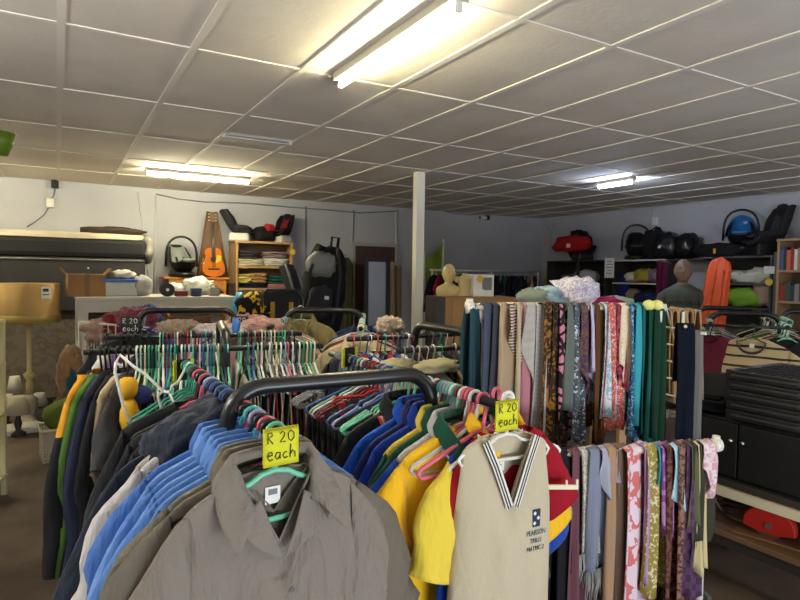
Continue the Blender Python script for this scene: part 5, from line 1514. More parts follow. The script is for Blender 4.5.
# ---------------- long white rail of dark clothes along the far wall
ra = onY(437, 270, 8.9); rb = onY(540, 271, 8.9); rz_ = ra.z
t = thing('long_clothes_rail', 'long white rail of dark clothes along the far wall', 'clothes rail', (ra.x, 8.9, 0), 0)
LW = rb.x - ra.x
g = G(); g.tube([(-0.15, 0, rz_), (LW, 0, rz_)], 0.018, 8); build('rail', g, white_plastic, t)
for xx in (-0.1, LW * .5, LW - 0.05):
    g = G(); g.tube([(xx, 0, 0), (xx, 0, rz_)], 0.018, 8); build('post', g, white_plastic, t)
    g = G(); g.tube([(xx, -0.25, 0.02), (xx, 0.25, 0.02)], 0.018, 8); build('foot', g, white_plastic, t)
RM9 = Matrix.Translation((ra.x, 8.9, rz_)) @ Matrix.Rotation(PI / 2, 4, 'Z')
cols9 = ['black', 'red', 'black', 'navy', 'charcoal', 'black', 'white', 'black', 'maroon', 'black', 'white', 'navy', 'black', 'black', 'teal', 'black', 'navy', 'navy', 'black', 'beige', 'black']
for i, c in enumerate(cols9):
    x = -0.08 + (LW + 0.02) * (i + .5) / len(cols9)
    Mx = RM9 @ Matrix.Translation((0, -x, 0)) @ Matrix.Rotation(-0.9 + rnd.uniform(-.3, .3), 4, 'Z')
    wh = 'the white rail by the far wall'
    hanger('plain', ['white', 'teal green', 'white', 'grey'][i % 4], Mx, None, 'hangers on the white rail', (wh, 'the left', x))
    kd = ['long', 'tee', 'jacket'][i % 3]; nm = {'jacket': 'jacket', 'long': 'long_sleeved_top', 'tee': 't_shirt'}[kd]
    note_label(cloth_obj(nm, kd, wrinkled(c, GCOL[c], .35), Mx), c, nm.replace('_', ' '), wh, 'the left', x, 'top', 'clothes on the white rail')
# ================================================================ the foreground rack
RX, RY = 0.684, 1.52
t, m1 = make_rack('black rack nearest the camera, shirts on its two rails', (RX, RY), 0.0, w=0.294, y0=-0.37, y1=0.74, arch_y=-0.075, top=1.318, arch_dx=-0.034)
LR, RRAIL = "the nearest rack's left rail", "the nearest rack's right rail"
TH = dict(th=0.024, fold=0.009)
def shirt(label, side, y, rz, mat, hk, hcol, n=26, m=22, name='shirt', hlabel=None, thick_=0.026, where=None, tilt=0.0, dx=0.0, **kw):
    Mx = m1(side, y, rz, 0.0, tilt)
    if dx: Mx = Mx @ Matrix.Translation((dx, 0, 0))
    hanger(hk, hcol, Mx, None, 'hangers on ' + (LR if side < 0 else RRAIL), (LR if side < 0 else RRAIL, 'the front', y))
    o = dict(th=thick_, fold=0.009, n=n, m=m)
    o.update(kw)
    extra = {k: o.pop(k) for k in ('collar', 'colm', 'buttons', 'group', 'cat') if k in o}
    return big_jacket(name, label, Mx, mat, extra.pop('cat', 'shirt'), **extra, **o)
GREY = wrinkled('stone_grey', (128, 119, 109), .75, 11)
GREY2 = wrinkled('stone_grey_back', (106, 98, 86), .6, 12)
BLUE = [wrinkled('cornflower_%d' % k, c, .7, 12) for k, c in enumerate([(96, 138, 200), (88, 130, 196), (104, 148, 208), (82, 124, 192), (112, 154, 214), (72, 114, 184)])]
# grey overall shirt, nearest
tg = shirt('stone grey short-sleeved work shirt with an open collar, nearest the camera', -1, -0.335, 0.10, GREY, 'big', 'mint green', 40, 34, sl=0.25, L=0.8, hw=0.187, bw=0.198, nw=0.078, nd=0.15, neck='camp', ah=0.22, cuff=0.088, sang=0.28, thick_=0.055, fold=0.022, seed=21, collar=False, slope=.42)
def big_collar(par, mat, nw=0.085, z0=-0.068, vd=0.14, fall=0.085, w=0.05, tip=0.05, sp=0.028):
    return build('collar', collar_geo(nw=nw, z0=z0, fall=fall, vdepth=vd, width=w, tip=tip, spread=sp), mat, par)
big_collar(tg, GREY, nw=0.078, fall=0.045, w=0.042, vd=.085, tip=.0, sp=.0)
for s in (-1, 1):
    g = G()
    def lap(u, v):
        A_ = Vector((s * (0.048 + 0.052 * v), -0.040 - .004 * v, -0.118 - 0.035 * v))
        B_ = Vector((s * 0.003, -0.046, -0.245))
        q = A_ * (1 - u) + B_ * u
        q.x += s * 0.018 * math.sin(PI * u) * v; q.y -= 0.012 * math.sin(PI * u) * (0.4 + v)
        return q
    g.grid(lap, 12, 8); g.thick(0.003); build('lapel', g, GREY, tg)
g = G(); g.box((0, 0.012, -0.135), (0.034, 0.002, 0.036)); lb = build('care_label', g, paper, tg)
g = G(); g.box((0, 0.0105, -0.128), (0.02, 0.001, 0.012)); build('label_print', g, plain('faded_ink', (120, 120, 126), .7), lb)
for k in range(2):
    g = G(); yy = -0.075; g.tube([(0.004, yy, -0.30 - 0.12 * k), (0.004, yy - 0.003, -0.30 - 0.12 * k)], 0.006, 10); build('button', g, plain('grey_button', (90, 86, 82), .4), tg)
# sleeve hem seams
shirt('stone grey work shirt directly behind the nearest grey one', -1, -0.305, 0.02, GREY2, 'big', 'black', sl=0.25, L=0.8, hw=0.21, bw=0.22, nw=0.08, nd=0.10, neck='camp', ah=0.24, cuff=0.1, sang=0.36, seed=22, slope=.42)
shirt('olive grey work shirt, third from the front on the left rail', -1, -0.28, -0.02, wrinkled('olive_grey', (112, 108, 90), .6), 'big', 'pink', sl=0.25, L=0.82, hw=0.21, bw=0.22, nw=0.08, nd=0.10, neck='camp', ah=0.24, cuff=0.1, sang=0.3, seed=23, slope=.42)
bl = ['frontmost of the six cornflower blue work shirts on the left rail', 'second of the six cornflower blue work shirts from the front', 'third of the six cornflower blue work shirts from the front', 'fourth of the six cornflower blue work shirts from the front', 'fifth of the six cornflower blue work shirts from the front', 'hindmost of the six cornflower blue work shirts, before the white one']
for k in range(6):
    shirt(bl[k], -1, -0.25 + 0.040 * k, rnd.uniform(-.05, .1), BLUE[k], 'big', ['black', 'lilac', 'turquoise', 'black', 'pink', 'turquoise'][k], sl=0.24 if k % 2 else 0.46, L=0.86, hw=0.222, bw=0.225, nw=0.08, nd=0.09, neck='camp', ah=0.24, cuff=0.09 if k % 2 else .07, sang=0.22, seed=30 + k, fold=.012, slope=.42)
WHT = wrinkled('shirt_white', (206, 200, 194), .6)
shirt('white shirt with a loose sleeve, between the blue shirts and the navy hooded jacket', -1, 0.035, 0.05, WHT, 'big', 'navy', sl=0.24, L=0.86, hw=0.225, bw=0.23, nw=0.08, nd=0.08, ah=0.24, cuff=0.09, sang=0.35, seed=41, slope=.42)
shirt('off-white shirt behind the loose-sleeved white shirt on the left rail', -1, 0.065, 0.0, wrinkled('shirt_offwhite', (196, 188, 180), .6), 'big', 'steel blue', sl=0.4, L=0.8, hw=0.225, bw=0.23, nw=0.08, nd=0.08, ah=0.24, cuff=0.07, sang=0.2, seed=42, slope=.42)
NAVY = wrinkled('dark_navy', (30, 38, 52), .6)
th_ = shirt('dark navy hooded jacket on the left rail behind the white shirts', -1, 0.12, 0.12, NAVY, 'big', 'steel blue', 34, 26, name='hooded_jacket', cat='jacket', sl=0.55, L=0.95, hw=0.275, bw=0.32, nw=0.08, nd=0.06, ah=0.28, cuff=0.085, sang=0.26, seed=43, thick_=.05, collar=False, slope=.42)
g = G()
def hoodf(u, v):
    a = PI * (u * 1.0) ; b = v
    # floppy hood fallen over the left shoulder
    x = -0.155 + 0.135 * math.cos(a) * (0.55 + 0.45 * math.sin(PI * b * .9 + .25))
    z = -0.115 + 0.095 * math.sin(a) * math.sin(PI * (0.08 + 0.84 * b)) + 0.05 * (math.cos(a))
    y = -0.10 + 0.2 * b
    q = Vector((x, y, z))
    n_ = noise.noise(Vector((u * 4, v * 4, 7.0))) * 0.018 + noise.noise(Vector((u * 9, v * 3, 2.0))) * 0.008
    return q + Vector((0, 0, n_))
g.blob((-0.085, -0.03, -0.095), (0.13, 0.10, 0.07), 0.2, 2.8, 5.5, 2.4, 36, 26, rot=Matrix.Rotation(-0.38, 3, 'Y'))
hd = build('hood', g, NAVY, th_)
g = G(); pts = [(-0.085 + 0.115 * math.cos(a), -0.075, -0.11 + 0.045 * math.sin(a) + 0.045 * math.cos(a)) for a in [PI + PI * k / 12 for k in range(13)]]
g.tube(pts, 0.016, 8); build('hood_edge', g, NAVY, hd)
for k, (y, c) in enumerate(((0.155, 'navy'), (0.18, 'steel blue'), (0.205, 'navy'), (0.235, 'steel blue'), (0.26, 'lilac'), (0.30, 'black'), (0.33, 'pink'), (0.37, 'black'), (0.42, 'pink'), (0.455, 'black'))):
    Mx = m1(-1, y, rnd.uniform(-.1, .1)); hanger('big', c, Mx, None, 'hangers on ' + LR, (LR, 'the front', y))
    if k in (1, 4, 8): note_label(cloth_obj('jacket', 'long', wrinkled('black', GCOL['black'], .35), Mx), 'black', 'jacket', LR, 'the front', y, 'jacket', 'clothes on ' + LR)
for k, y in enumerate((0.52, 0.56, 0.60, 0.64)):
    Mx = m1(-1, y, 0.35 + rnd.uniform(-.1, .1)); hanger('notch', 'teal green', Mx, None, 'hangers on ' + LR, (LR, 'the front', y))
Mx = m1(-1, 0.49, 0.3); hanger('thin', 'maroon', Mx, None, 'hangers on ' + LR, (LR, 'the front', 0.49))
# yellow-and-black toy clip below
q = at(128, 408, 2.25)
t = thing('plush_toy', 'small yellow and blue plush toy among the green hangers on the left', 'toy', q)
g = G(); g.blob((0, 0, 0.075), (0.036, 0.032, 0.045), .08, 2, 1, 2.3, 16, 12); build('head', g, plain('toy_yellow', (224, 168, 30), .8), t)
g = G(); g.blob((0.005, 0, -0.03), (0.034, 0.03, 0.07), .12, 2, 3, 2.3, 16, 12); build('body', g, plain('toy_yellow', (224, 168, 30), .8), t)
g = G(); g.blob((0.05, 0.01, 0.045), (0.035, 0.03, 0.035), .12, 2, 5, 2.3, 14, 10); build('blue_cap', g, plain('toy_blue', (36, 44, 110), .8), t)
g = G(); g.tube([(0, 0, 0.115), (0.0, 0.0, 0.17)], 0.003, 5); build('loop', g, black_plastic, t)
# white empty hanger dangling sideways at the rear end of the left rail
hk_ = m1(-1, 0.60).translation
cr = Matrix.Rotation(math.radians(-30), 4, 'Z')
A = at(118, 358, 1.93); B = at(163, 391, 1.93); Cc = at(134, 432, 1.93); N1 = at(171, 400, 1.93); N2 = at(168, 410, 1.93); H1 = at(174, 389, 1.93); H2 = at(186, 380, 1.93); H3 = hk_ + Vector((0, 0, 0.019)); H4 = hk_ + Vector((0.012, -0.0, 0.014))
g = G()
g.tube([at(122, 367, 1.93), at(116, 362, 1.93), at(120, 355, 1.93), at(133, 366, 1.93), at(145, 374, 1.93), B, at(158, 394, 1.93)], 0.0048, 8)
g.tube([at(116, 362, 1.93), at(115, 372, 1.93), at(123, 405, 1.93), Cc], 0.0048, 8)
g.tube([B, at(158, 396, 1.93), at(160, 404, 1.93), at(166, 420, 1.93)], 0.0045, 8)
g.tube([B, at(170, 393, 1.93), at(172, 386, 1.93), at(178, 382, 1.95), H3, H4], 0.0045, 8)
g.tube([at(170, 393, 1.93), at(173, 402, 1.93), at(180, 403, 1.93)], 0.0042, 8)
o = build('clothes_hanger', g, white_plastic); tag(o, 'big empty white hanger dangling sideways at the rear of the left rail', 'hanger')
price_sign("yellow 'R 20 each' note at the front of the nearest rack's left rail", m1(-1, -0.372, 0.12), [yellow_note, ink])
price_sign("yellow 'R 20 each' note at the front of the nearest rack's right rail", m1(1, -0.372, 0.08), [yellow_note, ink])
def sign_back(label, Mx):
    t = thing('price_sign', label, 'price sign', (0, 0, 0)); t.matrix_world = Mx
    g = G(); g.box((0, 0, -0.02), (0.055, 0.004, 0.075), 0.001); build('card', g, black_note, t)
    for s in (-1, 1):
        g = G(); g.box((s * 0.033, -0.002, -0.022), (0.013, 0.006, 0.075), 0.001); build('yellow_edge', g, yellow_note, t)
sign_back('black card with yellow edges at the rear end of the left rail', m1(-1, 0.70, 0.3, 0.0))
sign_back('black card with yellow edges at the rear end of the right rail', m1(1, 0.56, 0.3, 0.03))
for k in range(4):
    y = 0.60 + 0.02 * k; hanger('plain', 'grey', m1(1, y, 0.1), None, 'hangers on ' + RRAIL, (RRAIL, 'the front', y))

# ---- right rail, front to back
CREAM = wrinkled('knit_cream', (188, 175, 148), .18, 20)
Mx = m1(1, -0.335, 0.0, 0.0, 0.03) @ Matrix.Translation((0.034, 0, 0))
hanger('small', 'white', Mx, None, 'hangers on ' + RRAIL, (RRAIL, 'the front', -0.335))
vk = dict(sl=0, L=0.6, hw=0.142, bw=0.150, nw=0.076, nd=0.185, neck='v', th=0.046, fold=0.007, slope=.40, seed=3, n=44, m=30)
tv = thing('knitted_vest', 'cream sleeveless V-neck knitted vest with navy-striped neckline, front of the right rail', 'vest', (0, 0, 0)); tv.matrix_world = Mx
parts = garment_geo(**vk)
bodyg = parts['body']; bodyg.thick(0.004)
vb = build('body', bodyg, CREAM, tv)
from mathutils.bvhtree import BVHTree
def front_y(me, pts):
    bv = BVHTree.FromPolygons([v.co for v in me.vertices], [p.vertices for p in me.polygons])
    ys = []
    for x, z in pts:
        h_ = bv.ray_cast(Vector((x, -1, z)), Vector((0, 1, 0)))
        if h_[0]: ys.append(h_[0].y)
    return min(ys)
g = G()
zt0 = -0.068
def neck_pt(a):                                      # a in -1..1 along the front neckline
    x = 0.076 * a
    return Vector((x, -0.024, zt0 - .4 * max(0, abs(x) - .045) - 0.185 * (1 - abs(a))))
bands = [(0.0, 0.006, 0), (0.006, 0.0105, 1), (0.0105, 0.014, 0), (0.014, 0.0185, 1), (0.0185, 0.022, 0)]
for s in (-1, 1):
    for b0, b1_, mi in bands:
        g.mi = mi
        def nf(u, v):
            a = s * (1 - u)
            p = neck_pt(a)
            nrm = Vector((s * 0.90, 0, -0.42))
            # mitre at the point of the V
            d_ = b0 + (b1_ - b0) * v
            q = p + nrm * d_
            if s * q.x < 0: q = Vector((0, q.y, p.z - d_ / 0.48 * 0.55))
            q.y -= 0.002 + 0.016 * u * (1 - 0.2 * u)
            return q
        g.grid(nf, 20, 2)
g.thick(0.0015); build('neck_rib', g, [plain('rib_white', (226, 222, 208), .8), plain('rib_navy', (34, 36, 58), .8)], tv)
# back of the neck with label
g = G()
def nbk(u, v):
    x = 0.076 * (2 * u - 1)
    return Vector((x, 0.03 - .006 * abs(2 * u - 1), zt0 - 0.008 - 0.03 * (1 - (2 * u - 1) ** 2) - 0.022 * v))
g.grid(nbk, 20, 3); g.thick(0.002); build('back_neck_rib', g, plain('rib_white', (226, 222, 208), .8), tv)
g = G(); g.box((0.0, 0.022, -0.162), (0.03, 0.002, 0.04)); sl_ = build('size_label', g, paper, tv)
text_part('L', 0.022, ink, sl_, (0, 0.0205, -0.16))
YL = plain('teal_print', (44, 84, 100), .8)
ex = 0.08
for k, (tx, sz) in enumerate((('PEARSON', 0.019), ('TRILLS', 0.017), ('MATRIC 2', 0.017))):
    z_ = -0.336 - 0.021 * k
    yy = front_y(vb.data, [(ex - .03, z_), (ex, z_), (ex + .03, z_)])
    text_part(tx, sz, YL if k < 2 else plain('navy_print', (36, 42, 66), .8), tv, (ex, yy - .001, z_), name='lettering', sx=.8)
ey = front_y(vb.data, [(ex + .012, -.28), (ex - .012, -.31), (ex + .012, -.31), (ex - .012, -.28)])
g = G(); g.box((ex, ey + .0005, -0.298), (0.026, 0.0024, 0.046)); em = build('emblem', g, plain('navy_print', (36, 42, 66), .8), tv)
g = G()
for k in range(3):
    g.box((ex - .006 + 0.012 * (k % 2), ey - .0008, -0.285 - 0.013 * k), (0.008, 0.0008, 0.008), 0, Matrix.Rotation(PI / 4, 3, 'Y'))
build('emblem_diamonds', g, paper, em)

RED = wrinkled('scarlet', (150, 14, 32), .4)
MATS['rd'] = pattern('red_orange_hem', 'split', (232, 150, 34), (150, 14, 32), 1, thr=.59)
shirt('scarlet T-shirt with an orange hem directly behind the cream vest', 1, -0.295, 0.03, MATS['rd'], 'big', 'white', name='t_shirt', cat='t-shirt', sl=0.15, L=0.62, hw=0.138, bw=0.15, nw=.08, nd=.06, neck='round', ah=.17, cuff=.07, sang=.5, seed=52, dx=.07, collar=False)
YEL = wrinkled('lemon_yellow', (226, 198, 66), .4); ROY = wrinkled('royal_blue', (22, 66, 160), .4)
def multi(label, y, rz, body, sleeve, colm, hcol, seed, name='rugby_shirt', **kw):
    o = dict(sl=0.25, L=0.66, hw=0.225, bw=0.235, nw=.08, nd=.07, neck='v', ah=.23, cuff=.10, sang=.48, seed=seed)
    o.update(kw)
    t = shirt(label, 1, y, rz, body, 'big', hcol, name=name, cat='shirt', colm=colm, **o)
    for ch in t.children:
        if ch.name.startswith('sleeve'): ch.data.materials[0] = sleeve
    return t
tm = multi('royal blue shirt with big lemon yellow sleeves, behind the scarlet T-shirt', -0.255, 0.28, ROY, YEL, wrinkled('golden_yellow', (238, 184, 28), .4), 'pink', 53, sl=.18, cuff=.078, sang=.40, dx=.085, hw=.215)
multi('golden yellow shirt with a green collar, third shirt behind the cream vest', -0.222, 0.03, wrinkled('golden_yellow', (238, 184, 28), .4), wrinkled('golden_yellow', (238, 184, 28), .4), wrinkled('bottle_green', (22, 72, 54), .4), 'pink', 54, sl=.2)
multi('white and blue shirt squeezed between the yellow and the bottle green ones', -0.192, 0.03, wrinkled('shirt_white', (206, 200, 194), .6), ROY, WHT, 'white', 55, sl=.26)
tt = multi('bottle green shirt with an orange cuff on the right rail', -0.16, 0.03, wrinkled('bottle_green', (22, 72, 54), .4), wrinkled('bottle_green', (22, 72, 54), .4), None, 'teal green', 56, sl=.3, L=.7)
g = G(); g.lathe((0, 0, 0), [(0.1, 0), (0.103, -0.045)], 16, 1, .42); oc = build('orange_cuff', g, wrinkled('bright_orange', (226, 100, 40), .4), tt); oc.location = (-0.335, 0, -0.47); oc.rotation_euler = (0, 0.48, 0)
multi('yellow fleece edge showing behind the bottle green shirt', -0.13, 0.03, wrinkled('lemon_yellow', (226, 198, 66), .4), wrinkled('bottle_green', (22, 72, 54), .4), None, 'mint green', 57, sl=.4, cuff=.07, sang=.3)
RB1 = wrinkled('royal_coat', (22, 54, 150), .6); RB2 = wrinkled('royal_coat_bright', (26, 78, 176), .7)
multi('deep royal blue jacket in front of the brighter blue one, right rail', -0.085, 0.03, RB1, RB1, None, 'turquoise', 58, name='jacket', sl=.55, cuff=.075, sang=.2, L=.8, hw=.24, bw=.25)
multi('navy jacket with a white piped seam between two royal blue jackets', -0.05, 0.03, wrinkled('navy_jacket', (24, 34, 84), .5), wrinkled('navy_jacket', (24, 34, 84), .5), None, 'white', 59, name='jacket', sl=.5, cuff=.07, sang=.25, L=.8, hw=.24, bw=.25)
multi('bright royal blue work coat, hindmost of the blue ones on the right rail', 0.0, 0.03, RB2, RB2, RB2, 'white', 60, name='work_coat', sl=.58, cuff=.085, sang=.2, L=.95, hw=.25, bw=.265)
BLK = wrinkled('washed_black', (34, 34, 36), .5)
tk = multi('black jacket with a red and white shoulder stripe behind the blue coat', 0.085, 0.03, BLK, BLK, None, 'mint green', 61, name='jacket', sl=.5, cuff=.07, sang=.25, L=.8, hw=.24, bw=.25)
for k, c in enumerate(((196, 40, 44), (226, 222, 214), (196, 40, 44))):
    g = G(); z0_ = -0.068 - .42 * .09
    g.tube([(-0.128 + 0.007 * k, 0.02, z0_ + 0.0), (-0.13 + .007 * k, -0.016, z0_ - 0.0), (-0.118 + .007 * k, -0.033, z0_ - 0.045)], 0.0042, 6); build('shoulder_stripe', g, plain('stripe_%d' % (k % 2), c, .7), tk)
for k, (y, c, kd, hk, gar) in enumerate(((0.12, 'mint green', 0, 'notch', 1), (0.145, 'mint green', 0, 'notch', 0), (0.17, 'mint green', 0, 'notch', 1), (0.20, 'mint green', 0, 'notch', 0), (0.23, 'steel blue', 0, 'plain', 1), (0.26, 'lilac', 0, 'notch', 0), (0.29, 'steel blue', 0, 'notch', 1), (0.33, 'red', 0, 'clip', 1), (0.36, 'maroon', 0, 'notch', 0), (0.39, 'maroon', 0, 'notch', 1), (0.42, 'white', 0, 'notch', 0), (0.45, 'pale green', 0, 'notch', 1), (0.48, 'steel blue', 0, 'plain', 0), (0.52, 'grey', 0, 'clip', 0), (0.56, 'grey', 0, 'clip', 1))):
    Mx = m1(1, y, 0.0 + rnd.uniform(-.1, .12)); hanger(hk, c, Mx, None, 'hangers on ' + RRAIL, (RRAIL, 'the front', y))
    if gar: note_label(cloth_obj('folded_trousers', 'trousers', wrinkled('washed_black', (34, 34, 36), .5), Mx), 'black', 'folded trousers', RRAIL, 'the front', y, 'trousers', 'clothes on ' + RRAIL)
for k, (y, c) in enumerate(((-0.275, 'pink'), (-0.24, 'white'), (-0.207, 'pink'), (-0.175, 'maroon'), (-0.147, 'white'), (-0.115, 'lilac'), (-0.1, 'pale green'), (-0.068, 'maroon'))):
    hanger('big', c, m1(1, y, 0.0 + rnd.uniform(-.08, .08)), None, 'hangers on ' + RRAIL, (RRAIL, 'the front', y))
Mx = m1(1, -0.28, 0.2); Mx = Mx @ Matrix.Translation((0.055, 0, -0.03))
q = at(562, 487, 1.62)
g = G(); g.box((0, 0, 0), (0.09, 0.008, 0.014), 0.003); g.box((0.012, 0, 0.012), (0.005, 0.006, 0.014)); g.box((0.041, 0, 0.012), (0.006, 0.006, 0.018)); g.box((-0.06, 0, 0.006), (0.05, 0.007, 0.012), 0.002, Matrix.Rotation(0.25, 3, 'Y'))
tag(build('trouser_hanger', g, cream_plastic, None, q, math.radians(-28)), 'notched end of a cream trouser hanger poking out behind the vest', 'hanger')

# ================================================================ the two scarf rails
sp = {}
def S(kind, name, *a, **k): return fab(name, *a) if kind == 'plain' else pattern(name, kind, *a, **k)
UP = [
 ('dark teal', 'plain', [(38, 66, 74)], {}, .36, .04), ('slate blue-grey', 'plain', [(70, 76, 92)], {}, .50, .085), ('charcoal grey', 'plain', [(66, 66, 72)], {}, .50, .06), ('tan', 'plain', [(172, 148, 118)], {}, .50, .07),
 ('brown and white striped', 'stripe', [(92, 58, 52), (206, 190, 172)], dict(scale=26, thr=.45), .17, .06), ('sand beige', 'plain', [(188, 168, 140)], {}, .50, .05), ('dusty pink', 'plain', [(186, 122, 132)], {}, .46, .05), ('fine grey-striped, looped', 'stripe', [(108, 104, 100), (208, 200, 188)], dict(scale=70, thr=.4), .27, .075),
 ('grey and white striped', 'stripe', [(120, 116, 114), (214, 206, 196)], dict(scale=60, thr=.4), .46, .06), ('dark brown with gold swirls', 'paisley', [(54, 38, 26), (150, 100, 36)], dict(scale=22, thr=.55), .52, .085), ('black and brown', 'paisley', [(34, 28, 26), (96, 66, 46)], dict(scale=26, thr=.55), .52, .05),
 ('black and pink web-patterned', 'web', [(34, 28, 32), (196, 122, 140)], dict(scale=26, thr=.14), .44, .06), ('sage grey', 'plain', [(98, 106, 98)], {}, .40, .06), ('grey and white floral', 'floral', [(206, 206, 206), (74, 82, 92)], dict(scale=55, thr=.35), .50, .055), ('violet and brown', 'paisley', [(76, 58, 92), (120, 84, 60)], dict(scale=24), .3, .05),
 ('lilac white', 'plain', [(186, 176, 204)], {}, .30, .04), ('rust brown', 'plain', [(92, 60, 30)], {}, .50, .05), ('pale blue and white', 'paisley', [(150, 186, 200), (216, 220, 220)], dict(scale=22), .42, .045), ('coral and white floral', 'floral', [(226, 196, 186), (196, 92, 80)], dict(scale=60, thr=.34), .46, .055), ('wine red', 'paisley', [(110, 32, 56), (160, 70, 90)], dict(scale=30), .3, .04),
 ('orange and cream floral', 'floral', [(224, 180, 130), (222, 206, 178)], dict(scale=60, thr=.34), .30, .06), ('blue paisley', 'paisley', [(36, 84, 130), (140, 180, 200)], dict(scale=34, thr=.55), .50, .05), ('turquoise', 'plain', [(58, 158, 168)], {}, .46, .06), ('dark teal green', 'plain', [(34, 92, 92)], {}, .50, .05), ('bottle green', 'plain', [(20, 70, 46)], {}, .52, .065), ('dark forest green', 'plain', [(18, 52, 36)], {}, .52, .05)]
def scarf(label, mat, Mx, lf, w, seed, lb=None, wt=None, fringe=None, hem=.02, group=None, fold=.010, nf=1.4, r=.019):
    t = thing('scarf', label, 'scarf', (0, 0, 0), 0, group); t.matrix_world = Mx
    g = drape_geo(w=w, lf=lf, lb=lb or lf * .9, r=r, fold=fold, nf=nf, top=0.002, seed=seed, wt=wt or w * .62, nu=14, nv=26, t=.003, hem=hem, sep=.008, rend=0.0 if fringe else min(.09, lf * .3) if lf < .42 else .02)
    build('cloth', g, mat, t)
    if fringe:
        g = G(); rr = random.Random(seed)
        for k in range(26):
            x = (k / 25 - .5) * w
            g.tube([(x, -r - .008, -lf - .0), (x + rr.uniform(-.006, .006), -r - .012, -lf - .05), (x + rr.uniform(-.01, .01), -r - .006, -lf - rr.uniform(.08, .13))], .0018, 4)
        build('fringe', g, fringe, t)
    return t
ua = at(472, 307, 2.36); ub = at(652, 308, 2.52)
uz = (ua.z + ub.z) / 2
ud = Vector((ub.x - ua.x, ub.y - ua.y, 0)); UL = ud.length; uang = math.atan2(ud.y, ud.x)
RAILC = plain('cream_pipe', (216, 206, 184), .4)
def scarf_stand(label, a, ang, L, z, posts, end_cap):
    t = thing('scarf_stand', label, 'scarf stand', (a.x, a.y, 0), ang)
    g = G(); g.tube([(-0.0, 0, z), (L, 0, z)], 0.0165, 14); build('rail', g, RAILC, t)
    for x in end_cap:
        g = G(); g.lathe((x, 0, z), [(0.0, -0.016), (0.024, -0.014), (0.026, 0), (0.024, 0.014), (0, 0.016)], 18, rot=Matrix.Rotation(PI / 2, 3, 'Y')); g.tube([(x, 0, z + 0.022), (x, 0, z + .034)], .014, 12); build('end_cap', g, plain('white_cap', (224, 218, 204), .4), t)
    for x in posts:
        g = G(); g.tube([(x, 0.0, z - 0.012), (x, 0.0, 0.03)], 0.0145, 12); build('post', g, plain('white_post', (206, 204, 196), .4), t)
        g = G(); g.tube([(x, 0, z - 0.06), (x, 0, z - 0.012)], 0.02, 12); build('socket', g, plain('white_cap', (224, 218, 204), .4), t)
        g = G(); g.tube([(x, -0.25, 0.02), (x, 0.25, 0.02)], 0.018, 10); build('foot', g, plain('satin_aluminium', (176, 178, 180), .35, .7), t)
    return t
scarf_stand('tall pale scarf stand, its rail crowded with hanging scarves', ua, uang, UL + .06, uz, (0.035, UL + 0.03), (-0.01,))
UM = Matrix.Translation((ua.x, ua.y, uz)) @ Matrix.Rotation(uang, 4, 'Z')
n = len(UP)
for i, (nm, kind, cols, kw, lf, w) in enumerate(UP):
    x = 0.0 + (UL - 0.02) * i / (n - 1) + (0.045 if i else -0.0)
    x = min(x, UL + .02) if i else 0.004
    m = S(kind, 'up_%d' % i, *cols, **kw)
    rz = 0.42 + rnd.uniform(-.15, .15)
    Mx = UM @ Matrix.Translation((x, 0, 0)) @ Matrix.Rotation(rz, 4, 'Z')
    scarf(f'{nm} scarf on the upper scarf rail, {ORD[i] if i < 13 else ORD[n - 1 - i]} from the {"left" if i < 13 else "right"}', m, Mx, lf * 1.12, w * 2.1, 60 + i, lb=lf, wt=w * 1.25, fold=.016, nf=1.9, group='scarves on the upper rail', hem=.03 if lf < .35 else .015)
la_ = at(540, 458, 2.02); lb_ = at(716, 442, 2.17)
lz = (la_.z + lb_.z) / 2
ld = Vector((lb_.x - la_.x, lb_.y - la_.y, 0)); LL = ld.length; lang = math.atan2(ld.y, ld.x)
scarf_stand('lower pale scarf stand with patterned scarves, right of the cream vest', la_, lang, LL, lz, (0.02, LL - 0.05), (LL,))
LM = Matrix.Translation((la_.x, la_.y, lz)) @ Matrix.Rotation(lang, 4, 'Z')
FRG = plain('grey_fringe', (150, 148, 144), .9); FRB = plain('black_fringe', (26, 26, 28), .9)
